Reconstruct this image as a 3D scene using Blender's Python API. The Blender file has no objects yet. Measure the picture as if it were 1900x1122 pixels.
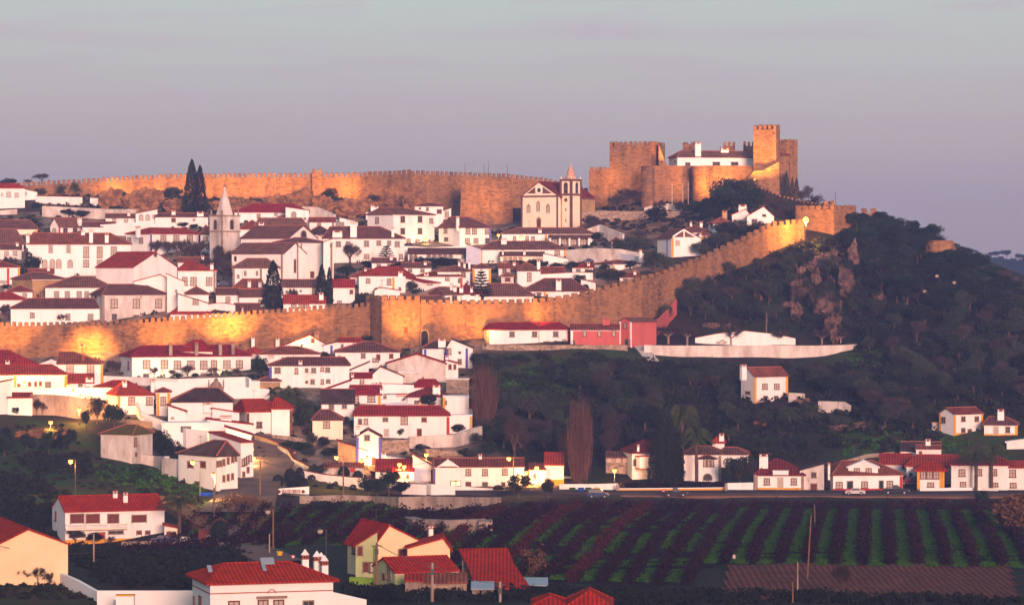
import bpy, math, random
import numpy as np
from mathutils import Vector, Matrix, Euler, noise
R = math.radians
scn = bpy.context.scene
# ------------------------------------------------------------------ camera
F, CX, CY = 6000.0, 950.0, 500.0          # focal length and principal point in photo pixels (1900 wide)
cam_d = bpy.data.cameras.new("camera"); cam = bpy.data.objects.new("camera", cam_d)
scn.collection.objects.link(cam); scn.camera = cam
cam_d.sensor_width = 36.0; cam_d.sensor_fit = 'HORIZONTAL'
cam_d.lens = 36.0 * F / 1900.0
cam_d.shift_y = -(561.0 - CY) / 1900.0
cam_d.clip_start = 1.0; cam_d.clip_end = 20000.0
cam.location = (0, 0, 0); cam.rotation_euler = (R(90), 0, 0)
# ------------------------------------------------------------------ world: dusk sky
SUN_EL, SUN_AZ = 9.0, 168.0               # sun low behind the viewer
w = bpy.data.worlds.new("World"); scn.world = w; w.use_nodes = True
nt = w.node_tree; nd = nt.nodes; lk = nt.links
for n in list(nd): nd.remove(n)
def N(t, **k):
    n = nd.new(t)
    for a, b in k.items(): setattr(n, a, b)
    return n
out = N('ShaderNodeOutputWorld')
sky = N('ShaderNodeTexSky'); sky.sky_type = 'NISHITA'; sky.sun_disc = False
sky.sun_elevation = R(SUN_EL); sky.sun_rotation = R(SUN_AZ); sky.air_density = 1.0; sky.dust_density = 2.5; sky.ozone_density = 1.0
bg1 = N('ShaderNodeBackground'); bg1.inputs[1].default_value = 0.018
lk.new(sky.outputs[0], bg1.inputs[0])
tc = N('ShaderNodeTexCoord'); sep = N('ShaderNodeSeparateXYZ'); lk.new(tc.outputs['Generated'], sep.inputs[0])
mp = N('ShaderNodeMapping'); mp.inputs['Scale'].default_value = (3.0, 3.0, 34.0); lk.new(tc.outputs['Generated'], mp.inputs[0])
nz = N('ShaderNodeTexNoise'); nz.inputs['Scale'].default_value = 1.6; nz.inputs['Detail'].default_value = 5.0; nz.inputs['Roughness'].default_value = 0.55
lk.new(mp.outputs[0], nz.inputs['Vector'])
ns = N('ShaderNodeMath', operation='MULTIPLY_ADD'); ns.inputs[1].default_value = 0.030; ns.inputs[2].default_value = -0.015
lk.new(nz.outputs['Fac'], ns.inputs[0])
ad = N('ShaderNodeMath', operation='ADD'); lk.new(sep.outputs['Z'], ad.inputs[0]); lk.new(ns.outputs[0], ad.inputs[1])
mr = N('ShaderNodeMapRange'); mr.inputs['From Min'].default_value = -0.02; mr.inputs['From Max'].default_value = 0.30; lk.new(ad.outputs[0], mr.inputs['Value'])
cr = N('ShaderNodeValToRGB'); e = cr.color_ramp.elements
SKYC = [(0.0, (.415, .310, .300)), (0.10, (.440, .345, .335)), (0.19, (.460, .385, .385)), (0.27, (.455, .435, .440)), (0.35, (.455, .505, .485)), (0.5, (.40, .52, .50)), (1.0, (.24, .36, .42))]
e[0].position = 0; e[0].color = (*SKYC[0][1], 1); e[1].position = 1; e[1].color = (*SKYC[-1][1], 1)
for p_, c_ in SKYC[1:-1]:
    q = e.new(p_); q.color = (*c_, 1)
lk.new(mr.outputs[0], cr.inputs[0])
# faint mauve cloud bands
mp2 = N('ShaderNodeMapping'); mp2.inputs['Scale'].default_value = (5.0, 5.0, 60.0); lk.new(tc.outputs['Generated'], mp2.inputs[0])
nz2 = N('ShaderNodeTexNoise'); nz2.inputs['Scale'].default_value = 2.4; nz2.inputs['Detail'].default_value = 6.0; nz2.inputs['Roughness'].default_value = 0.5; lk.new(mp2.outputs[0], nz2.inputs['Vector'])
cr2 = N('ShaderNodeValToRGB'); cr2.color_ramp.elements[0].position = .50; cr2.color_ramp.elements[0].color = (0, 0, 0, 1); cr2.color_ramp.elements[1].position = .70; cr2.color_ramp.elements[1].color = (.75, .75, .75, 1)
lk.new(nz2.outputs['Fac'], cr2.inputs[0])
mx = N('ShaderNodeMixRGB'); lk.new(cr2.outputs[0], mx.inputs[0]); lk.new(cr.outputs[0], mx.inputs[1]); mx.inputs[2].default_value = (.46, .36, .44, 1)
bg2 = N('ShaderNodeBackground'); bg2.inputs[1].default_value = 0.555; lk.new(mx.outputs[0], bg2.inputs[0])
adds = N('ShaderNodeAddShader'); lk.new(bg1.outputs[0], adds.inputs[0]); lk.new(bg2.outputs[0], adds.inputs[1]); lk.new(adds.outputs[0], out.inputs[0])
# ------------------------------------------------------------------ sun (last warm glow of the west, behind the viewer)
sl = bpy.data.lights.new("sun", 'SUN'); sl.energy = 3.7; sl.angle = R(16); sl.color = (1.0, .56, .43)
so = bpy.data.objects.new("sun", sl); scn.collection.objects.link(so)
az, el = R(SUN_AZ), R(SUN_EL)
sd_ = Vector((math.sin(az) * math.cos(el), math.cos(az) * math.cos(el), math.sin(el)))   # direction towards the sun
so.rotation_euler = sd_.to_track_quat('Z', 'Y').to_euler()
scn.view_settings.view_transform = 'Standard'; scn.view_settings.look = 'None'
scn.view_settings.exposure = 0.90; scn.view_settings.gamma = 1.0
scn.cycles.max_bounces = 4; scn.cycles.diffuse_bounces = 2; scn.cycles.glossy_bounces = 1; scn.cycles.transparent_max_bounces = 4
scn.cycles.use_denoising = True; scn.cycles.use_light_tree = True
# ------------------------------------------------------------------ helpers
rng = random.Random(7); NR = np.random.RandomState(5)
COL = scn.collection
def tag(o, label=None, cat=None, group=None, kind=None):
    if label: o['label'] = label
    if cat: o['category'] = cat
    if group: o['group'] = group
    if kind: o['kind'] = kind
    return o
def empty(name, loc=(0, 0, 0), rz=0.0):
    o = bpy.data.objects.new(name, None); COL.objects.link(o); o.location = loc; o.rotation_euler = (0, 0, rz); o.empty_display_size = .1
    return o
class MB:
    def __init__(s): s.v = []; s.f = []
    def add(s, vs, fs):
        b = len(s.v); s.v += [tuple(v) for v in vs]; s.f += [tuple(i + b for i in f) for f in fs]
    def box(s, x0, x1, y0, y1, z0, z1):
        s.add([(x0, y0, z0), (x1, y0, z0), (x1, y1, z0), (x0, y1, z0), (x0, y0, z1), (x1, y0, z1), (x1, y1, z1), (x0, y1, z1)],
              [(3, 2, 1, 0), (4, 5, 6, 7), (0, 1, 5, 4), (1, 2, 6, 5), (2, 3, 7, 6), (3, 0, 4, 7)])
    def cyl(s, x, y, z0, z1, r0, r1=None, n=10, cap=True):
        r1 = r0 if r1 is None else r1
        vs = [(x + r0 * math.cos(2 * math.pi * i / n), y + r0 * math.sin(2 * math.pi * i / n), z0) for i in range(n)] + \
             [(x + r1 * math.cos(2 * math.pi * i / n), y + r1 * math.sin(2 * math.pi * i / n), z1) for i in range(n)]
        fs = [(i, (i + 1) % n, n + (i + 1) % n, n + i) for i in range(n)]
        if cap: fs += [tuple(range(n - 1, -1, -1)), tuple(range(n, 2 * n))]
        s.add(vs, fs)
    def lathe(s, x, y, prof, n=14):
        b = []
        for r, z in prof: b.append([(x + r * math.cos(2 * math.pi * i / n), y + r * math.sin(2 * math.pi * i / n), z) for i in range(n)])
        vs = [v for ring in b for v in ring]; fs = []
        for k in range(len(prof) - 1):
            for i in range(n): fs.append((k * n + i, k * n + (i + 1) % n, (k + 1) * n + (i + 1) % n, (k + 1) * n + i))
        fs += [tuple(range(n - 1, -1, -1)), tuple((len(prof) - 1) * n + i for i in range(n))]
        s.add(vs, fs)
    def tube(s, a, b, r0, r1=None, n=5):
        r1 = r0 if r1 is None else r1
        a, b = Vector(a), Vector(b); d = (b - a)
        if d.length < 1e-6: return
        d.normalize(); u = d.orthogonal().normalized(); v = d.cross(u)
        vs = [a + (u * math.cos(2 * math.pi * i / n) + v * math.sin(2 * math.pi * i / n)) * r0 for i in range(n)] + \
             [b + (u * math.cos(2 * math.pi * i / n) + v * math.sin(2 * math.pi * i / n)) * r1 for i in range(n)]
        s.add(vs, [(i, (i + 1) % n, n + (i + 1) % n, n + i) for i in range(n)] + [tuple(range(n - 1, -1, -1)), tuple(range(n, 2 * n))])
    def prism(s, pts, y0, y1):
        """polygon pts (x,z), extruded from y0 to y1"""
        n = len(pts)
        s.add([(x, y0, z) for x, z in pts] + [(x, y1, z) for x, z in pts],
              [tuple(range(n)), tuple(range(2 * n - 1, n - 1, -1))] + [((i + 1) % n, i, n + i, n + (i + 1) % n) for i in range(n)])
    def slab(s, poly, th):
        """polygon of 3D points, extruded down by th"""
        n = len(poly)
        s.add(list(poly) + [(p[0], p[1], p[2] - th) for p in poly],
              [tuple(range(n)), tuple(range(2 * n - 1, n - 1, -1))] + [((i + 1) % n, i, n + i, n + (i + 1) % n) for i in range(n)])
    def mesh(s, name, m):
        me = bpy.data.meshes.new(name); me.from_pydata(s.v, [], s.f)
        me.materials.append(MAT[m] if isinstance(m, str) else m); return me
    def build(s, name, m, parent=None, smooth=False, label=None):
        me = s.mesh(name, m)
        if smooth: me.polygons.foreach_set('use_smooth', [True] * len(me.polygons))
        o = bpy.data.objects.new(name, me); COL.objects.link(o)
        if parent: o.parent = parent
        if label: o['label'] = label
        return o
def mesh_np(name, V, Fq, m, k=4):
    me = bpy.data.meshes.new(name); V = np.asarray(V, np.float32); Fq = np.asarray(Fq, np.int32)
    me.vertices.add(len(V)); me.vertices.foreach_set('co', V.ravel())
    me.loops.add(Fq.size); me.loops.foreach_set('vertex_index', Fq.ravel())
    me.polygons.add(len(Fq)); me.polygons.foreach_set('loop_start', np.arange(0, Fq.size, k, dtype=np.int32))
    try: me.polygons.foreach_set('loop_total', np.full(len(Fq), k, np.int32))
    except Exception: pass
    me.update(calc_edges=True); me.validate()
    if m: me.materials.append(MAT[m] if isinstance(m, str) else m)
    return me
def link(name, me, parent=None):
    o = bpy.data.objects.new(name, me); COL.objects.link(o)
    if parent: o.parent = parent
    return o
# ------------------------------------------------------------------ materials
MAT = {}
PLAIN = ('plough',)
def mat(name, col, rough=.95, col2=None, scale=1.0, zs=1.0, thr=(.35, .65), bump=0.0, col3=None, s3=.1, thr3=(.45, .7), stripes=0, rand=0.0, spec=.03, metal=0, detail=6, courses=False):
    m = bpy.data.materials.new(name); m.use_nodes = True; t = m.node_tree; n = t.nodes; l = t.links
    b = n['Principled BSDF']; b.inputs['Roughness'].default_value = rough; b.inputs['Metallic'].default_value = metal
    b.inputs['Specular IOR Level'].default_value = spec
    tcn = n.new('ShaderNodeTexCoord'); geo = n.new('ShaderNodeNewGeometry')
    def noise_(sc, det=detail, z=zs, ro=.6):
        mpn = n.new('ShaderNodeMapping'); mpn.inputs['Scale'].default_value = (1, 1, z); l.new(geo.outputs['Position'], mpn.inputs[0])
        q = n.new('ShaderNodeTexNoise'); q.inputs['Scale'].default_value = sc; q.inputs['Detail'].default_value = det; q.inputs['Roughness'].default_value = ro
        l.new(mpn.outputs[0], q.inputs['Vector']); return q
    def mix(fac, a, c):
        q = n.new('ShaderNodeMixRGB')
        if isinstance(fac, float): q.inputs[0].default_value = fac
        else: l.new(fac, q.inputs[0])
        for i, s_ in ((1, a), (2, c)):
            if isinstance(s_, tuple): q.inputs[i].default_value = (*s_, 1)
            else: l.new(s_, q.inputs[i])
        return q.outputs[0]
    def ramp(src, th):
        q = n.new('ShaderNodeMapRange'); q.inputs['From Min'].default_value = th[0]; q.inputs['From Max'].default_value = th[1]; l.new(src, q.inputs['Value']); return q.outputs[0]
    c = tuple(col)
    if col2:
        c = mix(ramp(noise_(scale).outputs['Fac'], thr), c, tuple(col2))
    if col3:
        c = mix(ramp(noise_(s3, 5).outputs['Fac'], thr3), c, tuple(col3))
    hsrc = None
    if stripes:
        # pan-tile channels running down the slope: across x or across y, whichever the face looks along
        sp = n.new('ShaderNodeSeparateXYZ'); l.new(tcn.outputs['Object'], sp.inputs[0])
        sn = n.new('ShaderNodeSeparateXYZ'); l.new(tcn.outputs['Normal'], sn.inputs[0])
        ax = n.new('ShaderNodeMath'); ax.operation = 'ABSOLUTE'; l.new(sn.outputs['X'], ax.inputs[0])
        ay = n.new('ShaderNodeMath'); ay.operation = 'ABSOLUTE'; l.new(sn.outputs['Y'], ay.inputs[0])
        gt = n.new('ShaderNodeMath'); gt.operation = 'GREATER_THAN'; l.new(ax.outputs[0], gt.inputs[0]); l.new(ay.outputs[0], gt.inputs[1])
        mm = n.new('ShaderNodeMix'); mm.data_type = 'FLOAT'; (l.new(gt.outputs[0], mm.inputs[0]) if name not in PLAIN else setattr(mm.inputs[0], 'default_value', 0.0)); l.new(sp.outputs['X'], mm.inputs[2]); l.new(sp.outputs['Y'], mm.inputs[3])
        ml = n.new('ShaderNodeMath'); ml.operation = 'MULTIPLY'; ml.inputs[1].default_value = 2 * math.pi / stripes; l.new(mm.outputs[0], ml.inputs[0])
        sn2 = n.new('ShaderNodeMath'); sn2.operation = 'SINE'; l.new(ml.outputs[0], sn2.inputs[0])
        ma = n.new('ShaderNodeMath'); ma.operation = 'MULTIPLY_ADD'; ma.inputs[1].default_value = .5; ma.inputs[2].default_value = .5; l.new(sn2.outputs[0], ma.inputs[0])
        hsrc = ma.outputs[0]
        dk = n.new('ShaderNodeMixRGB'); dk.blend_type = 'MULTIPLY'
        iv = n.new('ShaderNodeMath'); iv.operation = 'MULTIPLY_ADD'; iv.inputs[1].default_value = -.6; iv.inputs[2].default_value = .6; l.new(hsrc, iv.inputs[0]); l.new(iv.outputs[0], dk.inputs[0])
        if isinstance(c, tuple): dk.inputs[1].default_value = (*c, 1)
        else: l.new(c, dk.inputs[1])
        dk.inputs[2].default_value = (.25, .2, .2, 1); c = dk.outputs[0]
    if courses:
        sp = n.new('ShaderNodeSeparateXYZ'); l.new(geo.outputs['Position'], sp.inputs[0])
        nzc = noise_(.5, 3, 1); ma = n.new('ShaderNodeMath'); ma.operation = 'MULTIPLY_ADD'; ma.inputs[1].default_value = .30; l.new(nzc.outputs['Fac'], ma.inputs[0]); l.new(sp.outputs['Z'], ma.inputs[2])
        ml = n.new('ShaderNodeMath'); ml.operation = 'MULTIPLY'; ml.inputs[1].default_value = 2 * math.pi / .62; l.new(ma.outputs[0], ml.inputs[0])
        si = n.new('ShaderNodeMath'); si.operation = 'SINE'; l.new(ml.outputs[0], si.inputs[0])
        vo = n.new('ShaderNodeTexVoronoi'); vo.inputs['Scale'].default_value = 1.0
        mpn = n.new('ShaderNodeMapping'); mpn.inputs['Scale'].default_value = (1.1, 1.1, 2.2); l.new(geo.outputs['Position'], mpn.inputs[0]); l.new(mpn.outputs[0], vo.inputs['Vector'])
        hv = n.new('ShaderNodeSeparateColor'); l.new(vo.outputs['Color'], hv.inputs[0])
        c = mix(ramp(hv.outputs[0], (.2, 1.6)), c, tuple(x * 1.45 for x in col))
        c = mix(ramp(hv.outputs[1], (.72, 1.1)), c, tuple(x * .45 for x in col))
        c = mix(ramp(si.outputs[0], (.80, 1.9)), c, tuple(x * .35 for x in col))
        hsrc = hv.outputs[0]
    if rand:
        oi = n.new('ShaderNodeObjectInfo'); hs = n.new('ShaderNodeHueSaturation')
        q = n.new('ShaderNodeMapRange'); q.inputs['To Min'].default_value = 1 - rand; q.inputs['To Max'].default_value = 1 + rand; l.new(oi.outputs['Random'], q.inputs['Value'])
        l.new(q.outputs[0], hs.inputs['Value'])
        q2 = n.new('ShaderNodeMapRange'); q2.inputs['To Min'].default_value = .5 - rand * .08; q2.inputs['To Max'].default_value = .5 + rand * .05; l.new(oi.outputs['Random'], q2.inputs['Value']); l.new(q2.outputs[0], hs.inputs['Hue'])
        if isinstance(c, tuple): hs.inputs['Color'].default_value = (*c, 1)
        else: l.new(c, hs.inputs['Color'])
        c = hs.outputs[0]
    if isinstance(c, tuple): b.inputs['Base Color'].default_value = (*c, 1)
    else: l.new(c, b.inputs['Base Color'])
    if bump:
        bp = n.new('ShaderNodeBump'); bp.inputs['Strength'].default_value = bump; bp.inputs['Distance'].default_value = .15
        l.new(hsrc if hsrc else noise_(scale * 3).outputs['Fac'], bp.inputs['Height']); l.new(bp.outputs[0], b.inputs['Normal'])
    MAT[name] = m; return m
def emis(name, col, st):
    m = bpy.data.materials.new(name); m.use_nodes = True; b = m.node_tree.nodes['Principled BSDF']
    b.inputs['Base Color'].default_value = (*col, 1); b.inputs['Emission Color'].default_value = (*col, 1); b.inputs['Emission Strength'].default_value = st
    MAT[name] = m
mat('white', (.80, .765, .745), col2=(.62, .57, .54), scale=.55, zs=.22, thr=(.47, .85), col3=(.40, .34, .31), s3=.5, thr3=(.66, .86), bump=.1, rand=.05)
mat('clean', (.82, .79, .77), col2=(.75, .72, .70), scale=.3, thr=(.45, .8), rand=.03)
mat('old', (.62, .56, .52), col2=(.36, .30, .27), scale=.45, zs=.35, thr=(.40, .68), col3=(.20, .16, .14), s3=1.1, thr3=(.62, .76), bump=.3)
mat('cream', (.80, .61, .37), col2=(.72, .54, .32), scale=.3)
mat('lemon', (.84, .73, .57), col2=(.76, .65, .50), scale=.4)
mat('pink', (.50, .115, .105), col2=(.36, .085, .08), scale=.4, zs=.3, thr=(.45, .75))
mat('green', (.18, .32, .03), col2=(.15, .27, .03), scale=.6)
mat('palegreen', (.42, .45, .22), col2=(.36, .40, .2), scale=.5)
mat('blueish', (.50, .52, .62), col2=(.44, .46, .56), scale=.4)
mat('ochrewall', (.42, .27, .13), col2=(.26, .16, .10), scale=.5, thr=(.4, .65), bump=.3)
mat('rubble', (.34, .25, .19), col2=(.15, .11, .09), scale=1.6, thr=(.4, .62), bump=.5, courses=True)
mat('stone', (.25, .128, .062), col2=(.115, .060, .037), scale=.34, zs=.14, thr=(.42, .66), col3=(.060, .038, .030), s3=.22, thr3=(.57, .72), bump=.5, courses=True)
mat('stonetrim', (.30, .22, .17), col2=(.2, .145, .11), scale=.8, bump=.2)
mat('browntrim', (.17, .075, .055), col2=(.12, .055, .04), scale=.8)
mat('red', (.42, .046, .030), col2=(.25, .036, .026), scale=.5, thr=(.38, .65), col3=(.14, .035, .025), s3=1.7, thr3=(.58, .78), stripes=.55, bump=.5, rand=.14)
mat('bred', (.50, .045, .016), col2=(.31, .030, .015), scale=.9, thr=(.36, .66), col3=(.16, .03, .02), s3=2.2, thr3=(.56, .8), stripes=.5, bump=.5, rand=.05)
mat('rust', (.31, .090, .055), col2=(.18, .056, .038), scale=.5, thr=(.38, .64), col3=(.085, .034, .022), s3=1.4, thr3=(.55, .76), stripes=.55, bump=.5, rand=.12)
mat('brown', (.23, .098, .074), col2=(.13, .062, .050), scale=.5, thr=(.36, .64), col3=(.20, .09, .05), s3=1.2, thr3=(.58, .76), stripes=.55, bump=.5, rand=.14)
mat('dark', (.11, .066, .058), col2=(.055, .036, .034), scale=.5, col3=(.13, .075, .05), s3=1.3, thr3=(.6, .78), stripes=.5, bump=.5, rand=.1)
mat('moss', (.16, .10, .035), col2=(.10, .085, .02), scale=.7, stripes=.5, bump=.4)
mat('maroon', (.27, .045, .038), col2=(.14, .024, .025), scale=.6, stripes=.6, bump=.5, rand=.06)
mat('cap', (.36, .12, .08), col2=(.28, .09, .06), scale=2)
mat('yellow', (.68, .32, .035), col2=(.6, .28, .03), scale=1)
mat('blue', (.10, .10, .42), col2=(.09, .09, .36), scale=1)
mat('redband', (.42, .04, .03))
mat('glass', (.035, .028, .030), rough=.25, spec=.5)
mat('pane', (.46, .39, .34), rough=.5, col2=(.38, .32, .28), scale=2)
mat('shutter', (.16, .05, .035), col2=(.12, .04, .03), scale=3)
mat('doorwood', (.13, .035, .028))
mat('doorgreen', (.03, .035, .03))
mat('framew', (.6, .5, .42))
mat('metal', (.09, .075, .07), rough=.5)
mat('wood', (.20, .12, .075), col2=(.14, .08, .05), scale=3, zs=.2)
mat('black', (.012, .012, .012), rough=.7)
mat('trunk', (.12, .075, .055), col2=(.07, .045, .035), scale=2)
mat('paletrunk', (.30, .20, .15), col2=(.2, .13, .1), scale=2)
mat('leaf', (.028, .042, .022), col2=(.010, .015, .011), scale=.9, thr=(.40, .62), rand=.35)
mat('leafolive', (.056, .060, .038), col2=(.025, .032, .022), scale=.8, thr=(.38, .64), rand=.3)
mat('leafdark', (.012, .016, .014), col2=(.020, .024, .012), scale=1.2, rand=.25)
mat('leafpine', (.018, .036, .016), col2=(.007, .014, .009), scale=.5, thr=(.4, .62), rand=.3)
mat('leafpalm', (.062, .074, .026), col2=(.034, .042, .018), scale=1.5, rand=.2)
mat('twig', (.080, .056, .048), col2=(.048, .035, .032), scale=1.0, rand=.25)
mat('twigpop', (.14, .068, .050), col2=(.095, .048, .038), scale=1.0)
mat('vine', (.030, .011, .012), col2=(.012, .006, .008), scale=.6, rand=.15)
mat('vinered', (.070, .014, .012), col2=(.03, .010, .010), scale=.6)
mat('bramble', (.050, .018, .016), col2=(.012, .007, .009), scale=.25, thr=(.42, .6), col3=(.018, .018, .008), s3=.12, thr3=(.5, .62))
mat('under', (.030, .028, .020), col2=(.011, .014, .010), scale=.16, thr=(.42, .6), col3=(.016, .026, .008), s3=.07, thr3=(.5, .62))
mat('hedge', (.020, .025, .012), col2=(.012, .014, .010), scale=1)
mat('reed', (.15, .078, .040), col2=(.085, .045, .028), scale=.8)
mat('grass', (.045, .115, .008), col2=(.026, .070, .008), scale=.6)
mat('rock', (.19, .110, .085), col2=(.06, .040, .036), scale=1.5, zs=.8, thr=(.42, .60), col3=(.018, .02, .012), s3=.35, thr3=(.50, .60), bump=.8, rand=.1)
mat('cragrock', (.12, .070, .055), col2=(.045, .030, .028), scale=.5, thr=(.42, .60), col3=(.012, .014, .009), s3=.22, thr3=(.44, .56), bump=.8)
mat('rockorange', (.30, .14, .06), col2=(.12, .06, .035), scale=.6, thr=(.4, .6), bump=.8)
mat('paving', (.30, .21, .16), col2=(.2, .14, .11), scale=.3)
mat('asphalt', (.055, .045, .05), col2=(.045, .038, .042), scale=.4)
mat('roadold', (.20, .13, .11), col2=(.10, .07, .06), scale=.25, col3=(.16, .1, .08), s3=.06)
mat('track', (.22, .10, .055), col2=(.15, .07, .04), scale=.4)
mat('dirt', (.20, .105, .07), col2=(.12, .065, .045), scale=.3)
mat('lawn', (.055, .060, .014), col2=(.08, .06, .02), scale=.4)
mat('concrete', (.36, .28, .23), col2=(.22, .16, .13), scale=.7, zs=.3, thr=(.42, .62), bump=.2)
mat('markw', (.6, .58, .56))
mat('carblue', (.02, .03, .10), rough=.45, spec=.2); mat('carsilver', (.42, .40, .40), rough=.35, spec=.5, metal=.3); mat('carwhite', (.6, .58, .57), rough=.35, spec=.5)
mat('carblack', (.012, .010, .014), rough=.45, spec=.2); mat('carred', (.20, .012, .014), rough=.45, spec=.2); mat('cargreen', (.010, .016, .022), rough=.45, spec=.2); mat('cargrey', (.10, .10, .12), rough=.35, spec=.5)
mat('tyre', (.012, .012, .012)); mat('rim', (.4, .4, .4), rough=.4); mat('tail', (.5, .02, .02)); mat('headl', (.7, .7, .68), rough=.3)
mat('bingreen', (.03, .06, .02)); mat('binblue', (.02, .06, .32)); mat('binyellow', (.65, .40, .02))
mat('signblue', (.02, .06, .45)); mat('signred', (.55, .02, .02)); mat('letters', (.16, .03, .02)); mat('panel', (.22, .27, .33), rough=.3, spec=.5)
mat('skin', (.45, .26, .19)); mat('clothdark', (.02, .02, .03)); mat('clothpale', (.5, .42, .38))
emis('lampglow', (1.0, .30, .05), 3.4); emis('glareglow', (1.0, .36, .06), 3.4)
emis('lampwhite', (1.0, .92, .75), 12); emis('floodglow', (1.0, .55, .15), 60)
emis('litwin', (1.0, .75, .35), 1.6); emis('litgreen', (.55, .7, .25), 1.0)
mat('vinesoil', (.028, .012, .011), col2=(.016, .009, .009), scale=.5, col3=(.030, .060, .008), s3=.12, thr3=(.56, .66))
mat('plough', (.19, .070, .048), col2=(.12, .045, .035), scale=.35, col3=(.26, .12, .06), s3=.05, thr3=(.56, .7), stripes=.9, bump=.6)
# ------------------------------------------------------------------ terrain
def P(px, py, Y): return Vector(((px - CX) / F * Y, Y, (CY - py) / F * Y))
COLS = {
 -60: [(1122,405),(1060,440),(1010,520),(950,560),(860,610),(770,665),(700,715),(668,750),(600,768),(540,815),(500,850),(440,890),(400,930),(365,972)],
 100: [(1122,408),(1060,450),(1008,545),(950,568),(860,615),(775,665),(715,705),(668,750),(600,768),(540,815),(500,850),(440,890),(400,930),(365,974)],
 250: [(1122,408),(1060,460),(1008,545),(950,572),(870,622),(790,665),(715,708),(665,748),(595,766),(540,810),(500,845),(440,888),(400,928),(362,974)],
 400: [(1122,408),(1060,465),(1008,535),(950,562),(912,605),(870,640),(790,672),(715,706),(662,747),(590,766),(540,806),(500,842),(440,885),(400,926),(370,972)],
 600: [(1122,408),(1060,455),(1010,505),(960,548),(928,595),(905,628),(860,648),(790,678),(715,708),(655,744),(572,768),(500,838),(440,882),(400,922),(372,968)],
 800: [(1122,408),(1085,432),(1010,500),(960,555),(928,604),(908,630),(860,650),(800,678),(730,705),(655,742),(560,774),(500,830),(450,878),(415,928),(385,965)],
 950: [(1122,408),(1085,432),(1010,498),(960,550),(930,600),(910,628),(860,655),(790,685),(700,728),(640,750),(600,765),(550,780),(500,828),(450,878),(425,922)],
 1100: [(1122,412),(1085,440),(1045,472),(960,560),(925,606),(910,628),(860,655),(790,685),(700,728),(640,750),(605,771),(540,790),(485,828),(440,885),(400,922)],
 1250: [(1122,412),(1085,440),(1045,466),(945,588),(925,610),(910,628),(870,652),(790,688),(700,732),(648,756),(615,774),(578,787),(530,796),(490,812),(440,868),(400,910),(372,938)],
 1400: [(1122,412),(1085,440),(1045,466),(945,588),(925,610),(910,628),(870,655),(790,690),(720,728),(662,752),(640,768),(560,788),(485,820),(420,852),(390,885),(362,930)],
 1480: [(480,812),(458,826),(447,834),(425,846),(400,862)],
 1550: [(1122,412),(1085,440),(1045,466),(945,588),(925,610),(910,628),(870,652),(790,688),(700,734),(655,758),(600,776),(500,808),(438,838),(400,850)],
 1700: [(1122,412),(1085,440),(1045,466),(945,588),(925,610),(910,628),(870,650),(790,688),(700,726),(600,764),(530,800),(478,828)],
 1830: [(1122,412),(1085,440),(1045,466),(945,588),(925,610),(910,628),(870,648),(800,680),(700,722),(600,764),(558,790)],
 1980: [(1122,412),(1085,440),(1045,466),(945,588),(925,610),(910,628),(860,650),(800,676),(700,718),(640,764),(604,790)],
}
EXTRA = [  # x, y, z world points behind the ridge and at the sides
 (-150,1060,12),(-80,1060,14),(0,1060,10),(60,1040,10),(110,1010,-2),(150,960,-18),(-200,1150,-12),(0,1180,-18),(160,1120,-38),(200,980,-38),(250,900,-42),(240,700,-28),(260,560,-42),(260,430,-42),(-230,420,-42),(-230,560,-44),(-250,700,-20),(-250,850,2),(-250,960,12),(125,925,-4),(160,890,-14),(95,985,6),(185,940,-32),(140,1050,-22),(215,830,-26)]
pts = [tuple(P(px, py, Y)) for px, l_ in COLS.items() for py, Y in l_] + EXTRA
PT = np.array(pts, float); SC = 100.0
A_ = PT[:, :2] / SC; n_ = len(PT)
def Kf(r2): return np.where(r2 > 1e-12, .5 * r2 * np.log(np.maximum(r2, 1e-12)), 0.)
D2 = ((A_[:, None] - A_[None]) ** 2).sum(-1)
Mx = np.zeros((n_ + 3, n_ + 3)); Mx[:n_, :n_] = Kf(D2) + np.eye(n_) * 0.0006; Mx[:n_, n_] = 1; Mx[:n_, n_ + 1:] = A_; Mx[n_, :n_] = 1; Mx[n_ + 1:, :n_] = A_.T
WT = np.linalg.solve(Mx, np.concatenate([PT[:, 2], [0, 0, 0]]))
def tps(x, y):
    q = np.stack([np.ravel(x), np.ravel(y)], 1) / SC; o = np.empty(len(q))
    for i in range(0, len(q), 8000):
        d = ((q[i:i + 8000, None] - A_[None]) ** 2).sum(-1)
        o[i:i + 8000] = Kf(d) @ WT[:n_] + WT[n_] + q[i:i + 8000] @ WT[n_ + 1:]
    return o.reshape(np.shape(x))
def sstep(a, b, x):
    t = np.clip((x - a) / (b - a), 0, 1); return t * t * (3 - 2 * t)
def terr(x, y):
    x = np.asarray(x, float); y = np.asarray(y, float)
    z = tps(np.clip(x, -240, 250), np.clip(y, 408, 1180))
    near = -3 - .118 * np.clip(y, -300, 330) - .0 * x
    near = np.maximum(near, -42.2)
    z = near + (z - near) * sstep(395, 412, y)
    edge = np.maximum(sstep(230, 420, np.abs(x)), sstep(1150, 1500, y))
    return z + (-46 - z) * edge * sstep(100, 420, y)
def terr1(x, y): return float(terr(np.array([x]), np.array([y]))[0])
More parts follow.
